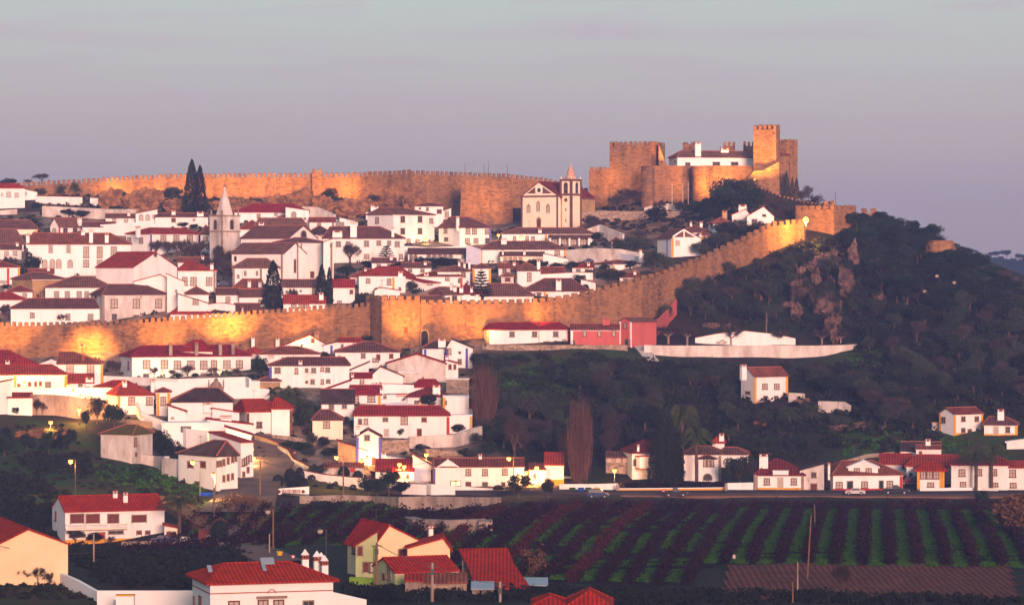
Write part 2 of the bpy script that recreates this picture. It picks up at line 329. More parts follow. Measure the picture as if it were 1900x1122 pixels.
# depth map: for every photo pixel the first ground point on its ray
DX = np.arange(-120, 2021, 20.); DY = np.arange(300, 1131, 2.5); YY = np.arange(412, 1180, 1.5)
DEP = np.zeros((len(DY), len(DX)))
for i, px in enumerate(DX):
    zz = terr((px - CX) / F * YY, YY); pyt = CY - F * zz / YY; rm = np.minimum.accumulate(pyt)
    idx = np.searchsorted(-rm, -DY); DEP[:, i] = YY[np.clip(idx, 0, len(YY) - 1)]
def gY(px, py):
    fx = min(max((px - DX[0]) / 20., 0), len(DX) - 1.001); fy = min(max((py - DY[0]) / 2.5, 0), len(DY) - 1.001)
    i, j = int(fx), int(fy); a, b = fx - i, fy - j
    return (DEP[j, i] * (1 - a) + DEP[j, i + 1] * a) * (1 - b) + (DEP[j + 1, i] * (1 - a) + DEP[j + 1, i + 1] * a) * b
def G(px, py):
    Y = gY(px, py); x = (px - CX) / F * Y; return Vector((x, Y, terr1(x, Y)))
def inpoly(px, py, poly):
    ins = np.zeros(np.shape(px), bool); n = len(poly)
    for i in range(n):
        x1, y1 = poly[i]; x2, y2 = poly[(i + 1) % n]
        c = ((y1 > py) != (y2 > py)) & (px < (x2 - x1) * (py - y1) / ((y2 - y1) + 1e-9) + x1)
        ins ^= c
    return ins
def proj(x, y, z): return CX + F * x / y, CY - F * z / y
# ---- the ground sheet
gx = np.concatenate([[-9000, -5000, -2500, -1200, -700, -450, -330], np.arange(-270, 281, 2.6), [340, 450, 700, 1200, 2500, 5000, 9000]])
gy = np.concatenate([[-600, -300, -100, 0, 50, 100, 160, 220, 280, 340, 380], np.arange(396, 1200, 2.6), [1230, 1300, 1400, 1600, 2000, 3000, 5000, 9000, 14000]])
GX, GY = np.meshgrid(gx, gy); GZ = terr(GX, GY)
nzv = np.array([noise.noise(Vector((a * .12, b * .12, 0))) for a, b in zip(GX.ravel(), GY.ravel())]).reshape(GX.shape)
GZn = GZ + nzv * .35
V = np.stack([GX.ravel(), GY.ravel(), GZn.ravel()], 1); nx, ny = len(gx), len(gy)
I = np.arange(nx * ny).reshape(ny, nx); Q = np.stack([I[:-1, :-1].ravel(), I[:-1, 1:].ravel(), I[1:, 1:].ravel(), I[1:, :-1].ravel()], 1)
gm = bpy.data.materials.new('ground'); gm.use_nodes = True; MAT['ground'] = gm
_n = gm.node_tree.nodes; _l = gm.node_tree.links; _b = _n['Principled BSDF']; _b.inputs['Roughness'].default_value = .95; _b.inputs['Specular IOR Level'].default_value = .1
_g = _n.new('ShaderNodeNewGeometry')
def _nz(s, d=6):
    q = _n.new('ShaderNodeTexNoise'); q.inputs['Scale'].default_value = s; q.inputs['Detail'].default_value = d; q.inputs['Roughness'].default_value = .6; _l.new(_g.outputs['Position'], q.inputs['Vector']); return q.outputs['Fac']
def _rp(src, a, b):
    q = _n.new('ShaderNodeMapRange'); q.inputs['From Min'].default_value = a; q.inputs['From Max'].default_value = b; _l.new(src, q.inputs['Value']); return q.outputs[0]
def _mx(f, a, b):
    q = _n.new('ShaderNodeMixRGB'); _l.new(f, q.inputs[0])
    for i, s in ((1, a), (2, b)):
        if isinstance(s, tuple): q.inputs[i].default_value = (*s, 1)
        else: _l.new(s, q.inputs[i])
    return q.outputs[0]
wild = _mx(_rp(_nz(.07), .44, .56), (.016, .024, .009), (.032, .020, .014)); wild = _mx(_rp(_nz(.35), .5, .7), wild, (.012, .011, .009))
grs = _mx(_rp(_nz(.12), .42, .6), (.026, .058, .008), (.055, .036, .016)); grs = _mx(_rp(_nz(.6), .5, .7), grs, (.03, .035, .012))
pav = _mx(_rp(_nz(.25), .4, .62), (.33, .22, .165), (.17, .115, .085)); pav = _mx(_rp(_nz(.10), .5, .6), pav, (.05, .045, .022))
rck = _mx(_rp(_nz(.30), .42, .6), (.30, .165, .095), (.13, .08, .05)); rck = _mx(_rp(_nz(.10), .5, .62), rck, (.07, .045, .02))
def _at(nm):
    q = _n.new('ShaderNodeAttribute'); q.attribute_name = nm; return q.outputs['Fac']
c_ = _mx(_at('z_grass'), wild, grs); c_ = _mx(_at('z_town'), c_, pav); c_ = _mx(_at('z_rock'), c_, rck); _l.new(c_, _b.inputs['Base Color'])
bp_ = _n.new('ShaderNodeBump'); bp_.inputs['Strength'].default_value = .6; bp_.inputs['Distance'].default_value = .5; _l.new(_nz(.8), bp_.inputs['Height']); _l.new(bp_.outputs[0], _b.inputs['Normal'])
gme = mesh_np('ground', V, Q, 'ground'); go = link('ground', gme); tag(go, kind='structure')
gme.polygons.foreach_set('use_smooth', [True] * len(gme.polygons))
pxv = CX + F * GX / np.maximum(GY, 1); pyv = CY - F * GZ / np.maximum(GY, 1)
core = (GY > 400) & (GY < 1190)
ZT = [(-400, 395), (0, 392), (240, 402), (420, 405), (860, 400), (1060, 432), (1240, 455), (1240, 500), (1000, 560), (1000, 640), (870, 650), (880, 830), (1050, 905), (700, 910), (470, 905), (330, 860), (300, 800), (170, 780), (150, 745), (-400, 740)]
ZG = [(-400, 770), (0, 770), (100, 778), (330, 860), (420, 935), (480, 940), (760, 928), (740, 975), (500, 1030), (300, 935), (-400, 950)]
ZG2 = [(1530, 690), (1560, 640), (1640, 640), (1660, 700), (1900, 800), (1900, 900), (1560, 900), (1540, 800)]
ZG3 = [(900, 660), (1040, 640), (1240, 660), (1210, 760), (1000, 800), (880, 740)]
ZG4 = [(-400, 1080), (100, 1075), (230, 1122), (-400, 1122)]
ZR = [(60, 340), (640, 330), (860, 380), (860, 400), (640, 405), (240, 402), (60, 385)]
ZR2 = [(1060, 380), (1300, 370), (1420, 355), (1480, 430), (1300, 440), (1240, 455), (1060, 435)]
def soft(m):
    m = m.astype(float)
    for _ in range(2): m[1:-1, 1:-1] = (m[1:-1, 1:-1] * 2 + m[:-2, 1:-1] + m[2:, 1:-1] + m[1:-1, :-2] + m[1:-1, 2:]) / 6
    return m
for nm, polys in (('z_town', [ZT]), ('z_grass', [ZG, ZG2, ZG3, ZG4]), ('z_rock', [ZR, ZR2])):
    m_ = np.zeros(GX.shape, bool)
    for p_ in polys: m_ |= inpoly(pxv, pyv, p_)
    a_ = gme.attributes.new(nm, 'FLOAT', 'POINT'); a_.data.foreach_set('value', soft(m_ & core).ravel().astype(np.float32))
def drape(name, poly, m, lift=.12, step=2.0, label=None, kind='structure', parent=None, smoothz=False):
    step = .9 if len(poly) < 9 else 1.4
    """sheet over the terrain filling a px polygon: poly = list of (px,py)"""
    pw = [G(a, b) for a, b in poly]; xs = [p.x for p in pw]; ys = [p.y for p in pw]
    ax = np.arange(min(xs), max(xs) + step, step); ay = np.arange(min(ys), max(ys) + step, step)
    X, Yg = np.meshgrid(ax, ay); Z = terr(X, Yg) + (0 if smoothz else 0)
    nzz = np.array([noise.noise(Vector((a * .12, b * .12, 0))) for a, b in zip(X.ravel(), Yg.ravel())]).reshape(X.shape) * .35
    Z = Z + np.maximum(nzz, -.3) + lift + .12
    cx = (X[:-1, :-1] + X[1:, 1:]) / 2; cy = (Yg[:-1, :-1] + Yg[1:, 1:]) / 2
    keep = inpoly(cx, cy, [(p.x, p.y) for p in pw])
    I = np.arange(X.size).reshape(X.shape); Q = np.stack([I[:-1, :-1], I[:-1, 1:], I[1:, 1:], I[1:, :-1]], -1)[keep]
    used = np.unique(Q); mp_ = np.full(X.size, -1); mp_[used] = np.arange(len(used))
    V = np.stack([X.ravel(), Yg.ravel(), Z.ravel()], 1)[used]
    me = mesh_np(name, V, mp_[Q], m); me.polygons.foreach_set('use_smooth', [True] * len(me.polygons)); o = link(name, me, parent); tag(o, kind=kind)
    if label: o['label'] = label
    return o
def ribbon(name, path, m, width, lift=.35, kind='structure', kerb=False):
    """road along px path (px,py), width in metres"""
    w_ = [G(a, b) for a, b in path]; pts2 = []
    for a, b in zip(w_[:-1], w_[1:]):
        L = max(1, int((b - a).length / 3))
        for k in range(L): pts2.append(a.lerp(b, k / L))
    pts2.append(w_[-1]); nn = len(pts2); mb = MB(); vs = []
    for i, p in enumerate(pts2):
        a = pts2[max(0, i - 2)]; b = pts2[min(nn - 1, i + 2)]; d = Vector((b.x - a.x, b.y - a.y, 0)); d.normalize(); nn_ = Vector((-d.y, d.x, 0))
        wd = width(i / (nn - 1)) if callable(width) else width
        zc = max(terr1(p.x + nn_.x * k, p.y + nn_.y * k) for k in (-wd / 2, 0, wd / 2))
        for k in (-.5, .5): vs.append((p.x + nn_.x * wd * k, p.y + nn_.y * wd * k, zc + lift))
    for i in range(nn): pass
    f = [(2 * i, 2 * i + 1, 2 * i + 3, 2 * i + 2) for i in range(nn - 1)]
    vs2 = [(x, y, z - 1.5) for x, y, z in vs]; k = len(vs)
    f2 = [(2 * i, 2 * i + 2, 2 * i + 2 + k, 2 * i + k) for i in range(nn - 1)] + [(2 * i + 3, 2 * i + 1, 2 * i + 1 + k, 2 * i + 3 + k) for i in range(nn - 1)]
    mb.add(vs + vs2, f + f2); o = mb.build(name, m); tag(o, kind=kind); return o, pts2
# ------------------------------------------------------------------ houses
_wm = {}
def win_mesh(t, w, h):
    k = (t, round(w, 1), round(h, 1))
    if k in _wm: return _wm[k]
    w, h = max(.4, k[1]), max(.4, k[2]); mb = MB(); fr = MB(); a, b = w / 2, h / 2
    arch = t in 'aA'
    if t == 'c':
        mb.add([(a * math.cos(i * math.pi / 8), -.03, a * math.sin(i * math.pi / 8)) for i in range(16)], [tuple(range(16))])
        o, n = [], 16
        for rr, y in ((a, -.03), (a, -.14), (a * 1.3, -.14), (a * 1.3, 0)): o += [(rr * math.cos(i * math.pi / 8), y, rr * math.sin(i * math.pi / 8)) for i in range(16)]
        fr.add(o, [(q * n + i, q * n + (i + 1) % n, (q + 1) * n + (i + 1) % n, (q + 1) * n + i) for q in range(3) for i in range(n)])
    elif arch:
        pr = [(-a, -b), (a, -b), (a, b - a)] + [(a * math.cos(i * math.pi / 8), b - a + a * math.sin(i * math.pi / 8)) for i in range(1, 8)] + [(-a, b - a)]
        mb.prism(pr, -.03, .0); f_ = .16
        po = [(-a - f_, -b), (a + f_, -b), (a + f_, b - a)] + [((a + f_) * math.cos(i * math.pi / 8), b - a + (a + f_) * math.sin(i * math.pi / 8)) for i in range(1, 8)] + [(-a - f_, b - a)]
        n = len(pr); vs = [(x, -.10, z) for x, z in po] + [(x, -.10, z) for x, z in pr] + [(x, 0, z) for x, z in po] + [(x, 0, z) for x, z in pr]; fs = []
        for i in range(1, n):
            j = (i + 1) % n; fs += [(i, j, n + j, n + i), (i, 2 * n + i, 2 * n + j, j), (n + i, n + j, 3 * n + j, 3 * n + i)]
        fr.add(vs, fs)
    else:
        mb.box(-a, a, -.03, .02, -b, b); f_ = .15 if t not in 'o' else .07
        fr.box(-a - f_, -a, -.12, .01, -b - f_, b + f_); fr.box(a, a + f_, -.12, .01, -b - f_, b + f_)
        fr.box(-a, a, -.12, .01, b, b + f_)
        if t in 'dplw': fr.box(-a - f_ - .1, a + f_ + .1, -.22, .01, -b - f_, -b)
        elif t in 'o': fr.box(-a, a, -.12, .01, -b - f_, -b)
        if t in 'dpl' and w > .6:
            fr.box(-.05, .05, -.08, -.02, -b, b)
            if h > 1: fr.box(-a, a, -.07, -.02, -.04, .04)
    pm = {'d': 'glass', 'p': 'pane', 'o': 'glass', 's': 'shutter', 'a': 'glass', 'A': 'pane', 'r': 'doorwood', 'g': 'doorgreen', 'l': 'litwin', 'e': 'pane', 'c': 'glass', 'w': 'glass', 'R': 'redband', 'G': 'litgreen'}[t]
    fm = {'p': 'browntrim', 'a': 'stonetrim', 'w': 'framew', 'e': 'framew'}.get(t, 'stonetrim' if t in 'dslrAcgR' else 'browntrim')
    r = (mb.mesh('pane_mesh', pm), fr.mesh('frame_mesh', fm)); _wm[k] = r; return r
class Site:
    """a vertical wall plane seen through the photo: turns pixels on it into local metres"""
    def __init__(s, P0, d): s.P, s.d = P0, d
    def at(s, px, py):
        q = (px - CX) / F; u = (q * s.P.y - s.P.x) / (s.d.x - q * s.d.y); Y = s.P.y + u * s.d.y
        return u, (CY - py) / F * Y - s.P.z, Y
HOUSES = []
def house(label, x0, x1, ye, yb, yr, k='hip', r='brown', w='white', xc=None, sd='L', win='', ch='', corner='', base=None, th=None, D=None, rx=None, Y=None,
          cat='house', name='house', group='houses of the hill town', ov=.35, trim=None, foot=2.6, pk=None, pitch=.46, cornice=None, depth_off=0):
    pc = xc if xc is not None else (x0 + x1) / 2
    Y0 = (Y if Y else gY(pc, yb)) + depth_off; s = F / Y0; a = math.atan((pc - CX) / F)
    rise = max(0.0, (ye - yr) / s)
    side = 0 if xc is None else ((xc - x0) if sd == 'L' else (x1 - xc))
    if D is None: Dn = min(13, max(4.0, 2 * rise / pitch)) if k in ('hip', 'gx', 'pyr') else min(10, max(3.5, rise / pitch if k[0] == 's' else 6.5))
    else: Dn = D
    if side > 0:
        t_ = th if th is not None else math.degrees(math.asin(min(.82, max(.2, side / (s * Dn)))))
        t_ = R(t_)
    else: t_ = R(th or 0) if xc is not None else 0.0
    phi = -a + (t_ if sd == 'L' else -t_)
    P0 = Vector(((pc - CX) / F * Y0, Y0, (CY - yb) / F * Y0))
    dx_ = Vector((math.cos(phi), math.sin(phi))); dy_ = Vector((-math.sin(phi), math.cos(phi)))
    fr = Site(P0, dx_)
    if xc is None: xa, xb = fr.at(x0, yb)[0], fr.at(x1, yb)[0]
    elif sd == 'L': xa, xb = 0.0, fr.at(x1, yb)[0]
    else: xa, xb = fr.at(x0, yb)[0], 0.0
    W = xb - xa; sdp = Site(P0, dy_)
    if side > 0 and D is None: Dn = max(2.5, sdp.at(x0 if sd == 'L' else x1, yb)[0])
    H = (CY - ye) / F * Y0 - P0.z
    if k in ('hip', 'gx'):
        for _ in range(2):
            Yr = Y0 + Dn / 2 * dy_.y; rise = max(.3, (CY - yr) / F * Yr - P0.z - H)
    root = empty(name, P0, phi); tag(root, label, cat, group)
    # ---- walls
    mb = MB(); mb.box(xa, xb, 0, Dn, -foot, H); sl_ = 0
    ym = Dn / 2; pkx = fr.at(pk, yb)[0] if pk is not None else (xa + xb) / 2
    if k == 'gx':
        for x in (xa, xb - .25):
            mb.add([(x, 0, H - .02), (x, Dn, H - .02), (x, ym, H + rise - .03), (x + .25, 0, H - .02), (x + .25, Dn, H - .02), (x + .25, ym, H + rise - .03)], [(0, 2, 1), (3, 4, 5), (0, 3, 5, 2), (2, 5, 4, 1)])
    elif k == 'gy': mb.prism([(xa, H - .02), (xb, H - .02), (pkx, H + rise - .03)], 0, Dn)
    elif k == 'sl': mb.prism([(xa, H - .02), (xb, H - .02), (xa, H + rise - .03)], 0, Dn)
    elif k == 'sr': mb.prism([(xa, H - .02), (xb, H - .02), (xb, H + rise - .03)], 0, Dn)
    elif k == 'sf': mb.add([(xa, 0, H - .02), (xa, Dn, H - .02), (xa, Dn, H + rise - .03), (xb, 0, H - .02), (xb, Dn, H - .02), (xb, Dn, H + rise - .03)], [(0, 2, 1), (3, 4, 5), (0, 3, 5, 2), (1, 2, 5, 4)])
    mb.build('wall', w, root)
    # ---- roof
    rf = MB(); t = .2; e = H + .10
    rz = lambda x, y: H
    if k in ('hip', 'pyr'):
        ins = min(W, Dn) / 2
        if rx: r0, r1 = fr.at(rx[0], yb)[0], fr.at(rx[1], yb)[0]
        else: r0, r1 = xa + ins, xb - ins
        r0, r1 = max(xa + .2, min(r0, xb)), min(xb - .2, max(r1, xa))
        if r1 < r0: r0 = r1 = (r0 + r1) / 2
        b = [(xa - ov, -ov), (xb + ov, -ov), (xb + ov, Dn + ov), (xa - ov, Dn + ov)]; ez = e - ov * rise / max(ym, .5)
        vs = [(x, y, ez - t) for x, y in b] + [(x, y, ez) for x, y in b]; y0, y1 = ym, ym
        if W < Dn and not rx: r0 = r1 = (xa + xb) / 2; y0, y1 = W / 2, Dn - W / 2
        vs += [(r0, y0, e + rise), (r1, y1, e + rise)]
        if abs(y0 - y1) > .01: fs = [(4, 5, 8), (5, 6, 9, 8), (6, 7, 9), (7, 4, 8, 9)]
        elif abs(r1 - r0) < .05: fs = [(4, 5, 8), (5, 6, 8), (6, 7, 8), (7, 4, 8)]
        else: fs = [(4, 5, 9, 8), (5, 6, 9), (6, 7, 8, 9), (7, 4, 8)]
        rf.add(vs, fs + [(3, 2, 1, 0), (0, 1, 5, 4), (1, 2, 6, 5), (2, 3, 7, 6), (3, 0, 4, 7)])
        if s > 6: 
            rg = MB(); R8, R9 = Vector(vs[8]), Vector(vs[9]); rg.tube(R8, R9, .13, n=5)
            for q, rr in ((4, R8), (5, R9 if abs(y0 - y1) < .01 else R8), (6, R9), (7, R8 if abs(y0 - y1) < .01 else R9)): rg.tube(Vector(vs[q]) + Vector((0, 0, .02)), rr, .13, n=5)
        rz = lambda x, y: e + rise * max(0, min(y / max(ym, .1), (x - xa) / max(r0 - xa, .1), (xb - x) / max(xb - r1, .1), 1))
    elif k == 'gx':
        g = .18; sp = rise / ym; 
        for sg in (0, 1):
            ya = -ov if sg == 0 else Dn + ov
            q = [(xa - g, ya, e - ov * sp), (xb + g, ya, e - ov * sp), (xb + g, ym, e + rise), (xa - g, ym, e + rise)]
            rf.slab(q if sg == 0 else q[::-1], t)
        rg = MB(); rg.tube((xa - g, ym, e + rise), (xb + g, ym, e + rise), .14, n=5)
        rz = lambda x, y: e + rise * min(1, max(0, y / ym))
    elif k == 'gy':
        g = .22
        for xe, sg in ((xa, -1), (xb, 1)):
            run = abs(pkx - xe) or .1; sp = rise / run; xo = xe + sg * ov
            q = [(xo, -g, e - ov * sp), (pkx, -g, e + rise), (pkx, Dn + g, e + rise), (xo, Dn + g, e - ov * sp)]
            rf.slab(q[::-1] if sg > 0 else q[::-1], t)
        rg = MB(); rg.tube((pkx, -g, e + rise), (pkx, Dn + g, e + rise), .14, n=5)
        rz = lambda x, y: e + rise * (1 - abs(x - pkx) / max(abs((xb if x > pkx else xa) - pkx), .1))
    elif k in ('sl', 'sr'):
        sp = rise / W; g = .15; zl, zr_ = (e + rise + ov * sp, e - ov * sp) if k == 'sl' else (e - ov * sp, e + rise + ov * sp)
        rf.slab([(xa - ov, -g, zl), (xb + ov, -g, zr_), (xb + ov, Dn + g, zr_), (xa - ov, Dn + g, zl)], t)
        rz = lambda x, y: e + rise * ((xb - x) / W if k == 'sl' else (x - xa) / W)
    elif k == 'sf':
        sp = rise / Dn; g = .15; rf.slab([(xa - g, -ov, e - ov * sp), (xb + g, -ov, e - ov * sp), (xb + g, Dn + .1, e + rise), (xa - g, Dn + .1, e + rise)], t)
        rz = lambda x, y: e + rise * y / Dn
    elif k == 'flat': rf.box(xa - .08, xb + .08, -.08, Dn + .08, H - .003, H + .16)
    ro = rf.build('roof', r if k != 'flat' else (trim or 'clean'), root)
    if k in ('hip', 'gx', 'gy', 'pyr') and s > 6: rg.build('ridge_tiles', 'cap' if r in ('brown', 'rust', 'dark', 'moss') else r, ro)
    if k in ('hip', 'gx', 'pyr') and cornice is not False:
        cm = MB(); cm.box(xa - .12, xb + .12, -.12, 0.02, H - .35, H - .12)
        cm.build('cornice', cornice or 'clean', root)
    def on(px, py, fl=False):
        if xc is not None and not fl and ((sd == 'L' and px < xc - .5) or (sd == 'R' and px > xc + .5)):
            u, z, YY_ = sdp.at(px, py); return (0, u, z, (-math.pi / 2 if sd == 'L' else math.pi / 2), YY_, abs(dy_.x * 1 - (px - CX) / F * dy_.y))
        u, z, YY_ = fr.at(px, py); return (u, 0, z, 0, YY_, abs(dx_.x - (px - CX) / F * dx_.y))
    if s > 6.5 and len(HOUSES) % 5 == 2 and k in ('hip', 'gx', 'gy') and W > 6:
        ax_ = xa + W * .3; az_ = rz(ax_, ym); am = MB(); am.cyl(ax_, ym, az_ - .6, az_ + 1.9, .035, n=4); am.box(ax_ - .6, ax_ + .6, ym - .02, ym + .02, az_ + 1.7, az_ + 1.74)
        for j_ in range(5): am.box(ax_ - .5 + j_ * .25, ax_ - .47 + j_ * .25, ym - .25, ym + .25, az_ + 1.74, az_ + 1.77)
        am.build('aerial', 'metal', root)
    for grp in [g_ for g_ in win.split(';') if g_]:
        ty, items = grp.split(':'); dw, dh = 8, 10
        for it in items.split():
            q = [float(c) for c in it.split(',')]
            if len(q) >= 4: dw, dh = q[2], q[3]
            x, y, z, rot, YY_, fs_ = on(q[0], q[1]); sc_ = YY_ / F
            wm = dw * sc_ / max(fs_, .35); pm_, fm_ = win_mesh(ty, min(wm, 4), dh * sc_)
            nm = 'door' if ty in 'rgeR' else 'window'
            o = link(nm, pm_, root); o.location = (x, y, z); o.rotation_euler = (0, 0, rot)
            f = link('frame', fm_, o)
    for it in ch.split():
        q = it.split(','); px, yt, yb2, wd = [float(c) for c in q[:4]]; cm_ = q[4] if len(q) > 4 else 'clean'
        fy = (ye - yb2) / max(ye - yr, .5); v = max(.35, min(1, fy) * ym - .3) if k in ('hip', 'gx', 'pyr', 'sf') else .25 * Dn
        Pv = Vector((P0.x + dy_.x * v, P0.y + dy_.y * v, P0.z)); u, zt, YY_ = Site(Pv, dx_).at(px, yt); hw = wd * YY_ / F / 2
        mb = MB(); z0 = max(0, rz(u, v) - 1.2); dd = min(hw * .8, .5); mb.box(u - hw, u + hw, v - dd, v + dd, z0, zt - .35)
        for i in (-1, 1): mb.box(u + i * hw * .72 - hw * .2, u + i * hw * .72 + hw * .2, v - dd, v + dd, zt - .35, zt - .1)
        c_o = mb.build('chimney', cm_, root); cp = MB(); cp.box(u - hw - .1, u + hw + .1, v - dd - .1, v + dd + .1, zt - .1, zt + .06); cp.box(u - hw - .07, u + hw + .07, v - dd - .07, v + dd + .07, zt - .48, zt - .36)
        cp.build('chimney_cap', 'cap', c_o)
    for it in corner.split():
        c2, px = it.split('@'); px = float(px); x, y, z, rot, YY_, fs_ = on(px, yb); hw = .28; mb = MB()
        if rot == 0:
            x = min(max(x, xa + hw - .04), xb - hw + .04); mb.box(x - hw, x + hw, -.05, .01, -foot, H - .1)
        else: y = min(max(y, hw - .04), Dn - hw + .04); sx = -1 if sd == 'L' else 1; mb.box(min(0, sx * .05), max(0, sx * .05), y - hw, y + hw, -foot, H - .1)
        mb.build('corner_band', c2, root)
    if base:
        c2, hp = (base.split('@') + ['.8'])[:2]; mb = MB(); mb.box(xa - .04, xb + .04, -.045, .01, -foot, float(hp)); mb.build('base_band', c2, root)
    root['_s'] = s; del root['_s']
    HOUSES.append((root, xa, xb, Dn, H))
    return dict(root=root, xa=xa, xb=xb, D=Dn, H=H, on=on, rise=rise, Y=Y0, s=s, fr=fr, sdp=sdp)
def lowwall(label, path, m='white', th=.45, cap=None, name='garden_wall', group=None, cat='wall', foot=1.5, Y=None):
    """free-standing wall along px path of (px, ytop, ybase[, Y])"""
    W_ = []
    for q in path:
        Yq = q[3] if len(q) > 3 else (Y or gY(q[0], q[2])); W_.append((P(q[0], q[2], Yq), (CY - q[1]) / F * Yq))
    o0 = W_[0][0].copy(); root = None; mb = MB(); cb = MB()
    for (a, za), (b, zb) in zip(W_[:-1], W_[1:]):
        L = max(1, int((b - a).length / 4)); d = Vector((b.x - a.x, b.y - a.y, 0)).normalized(); n_ = Vector((-d.y, d.x, 0)) * th
        if n_.y < 0: n_ = -n_
        for mbx, t0, t1, ex in ((mb, None, 0, 0), (cb, -.005, .14, .07)):
            if mbx is cb and not cap: continue
            A = a - o0; B = b - o0; pts8 = []
            for zsel in (0, 1):
                for pnt, zt, sgn in ((A, za - o0.z, -1), (B, zb - o0.z, 1)):
                    p = pnt + d * ex * sgn; lo = (min(A.z, B.z) - foot) if t0 is None else zt + t0; hi = zt + t1
                    z = lo if zsel == 0 else hi
                    for nn_ in (-n_.normalized() * ex, n_ + n_.normalized() * ex): pts8.append((p.x + nn_.x, p.y + nn_.y, z))
            mbx.add(pts8, [(0, 1, 3, 2), (4, 6, 7, 5), (0, 2, 6, 4), (1, 5, 7, 3), (0, 4, 5, 1), (2, 3, 7, 6)])
    o = mb.build(name, m); o.location = o0; tag(o, label, cat, group)
    if cap: cb.build('coping', cap, o)
    return o
_mer = {}
def merlon_mesh(w, h, th, m='stone'):
    k = (round(w, 2), round(h, 2), round(th, 2), m)
    if k not in _mer:
        mb = MB(); a, b = k[0] / 2, k[2] / 2; mb.box(-a, a, -b, b, -.1, k[1] * .88); mb.add([(-a, -b, k[1] * .88), (a, -b, k[1] * .88), (a, b, k[1] * .88), (-a, b, k[1] * .88), (-a * .8, 0, k[1]), (a * .8, 0, k[1])], [(0, 1, 5, 4), (1, 2, 5), (2, 3, 4, 5), (3, 0, 4)])
        _mer[k] = mb.mesh('merlon', m)
    return _mer[k]
def citywall(label, path, period, mh=8, duty=.62, th=2.2, name='town_wall', foot=4, m='stone', merlons=True, depth=None):
    """path of (px, ytop_of_merlons, Y)"""
    W_ = [P(a, b, Y) for a, b, Y in path]; o0 = Vector((W_[0].x, W_[0].y, terr1(W_[0].x, W_[0].y))); root = empty(name, o0); tag(root, label, 'wall', 'battlemented town walls')
    mb = MB(); tot = 0; first = None; hm = mh / F * path[0][2]
    for a, b in zip(W_[:-1], W_[1:]):
        L = (b - a).length; n = max(1, int(L / 4)); d = Vector((b.x - a.x, b.y - a.y, 0)).normalized(); nn_ = Vector((-d.y, d.x, 0))
        if nn_.y < 0: nn_ = -nn_
        for i in range(n):
            p, q = a.lerp(b, i / n), a.lerp(b, (i + 1) / n); zb = [min(terr1(r_.x, r_.y), terr1(r_.x + nn_.x * th, r_.y + nn_.y * th)) - foot if depth is None else r_.z - depth for r_ in (p, q)]
            vs = []
            for r_, z0 in ((p, zb[0]), (q, zb[1])):
                bt = .35 if depth is None else 0
                vs += [(r_.x - nn_.x * bt, r_.y - nn_.y * bt, z0), (r_.x, r_.y, r_.z - hm), (r_.x + nn_.x * th, r_.y + nn_.y * th, r_.z - hm), (r_.x + nn_.x * th, r_.y + nn_.y * th, z0)]
            mb.add([tuple(Vector(v) - o0) for v in vs], [(0, 4, 5, 1), (1, 5, 6, 2), (2, 6, 7, 3), (0, 3, 7, 4), (0, 1, 2, 3), (4, 7, 6, 5)])
    mb.build('wall', m, root)
    if merlons:
        for (a, b), (pa, pb) in zip(zip(W_[:-1], W_[1:]), zip(path[:-1], path[1:])):
            pr = period / F * (pa[2] + pb[2]) / 2; L = (b - a).length; n = max(1, round(abs(pb[0] - pa[0]) / period)); d = (b - a); ang = math.atan2(d.y, d.x); nn_ = Vector((-d.y, d.x, 0)).normalized()
            if nn_.y < 0: nn_ = -nn_
            me = merlon_mesh(L / n * duty, hm, .55, m)
            for i in range(n):
                c = a.lerp(b, (i + .5) / n) + nn_ * .32; o = link('merlon', me, root); o.location = c - o0 - Vector((0, 0, hm)); o.rotation_euler = (rng.uniform(-.02, .02), 0, ang); jj = rng.uniform(.88, 1.06); o.scale = (rng.uniform(.9, 1.06), 1, jj)
    return root
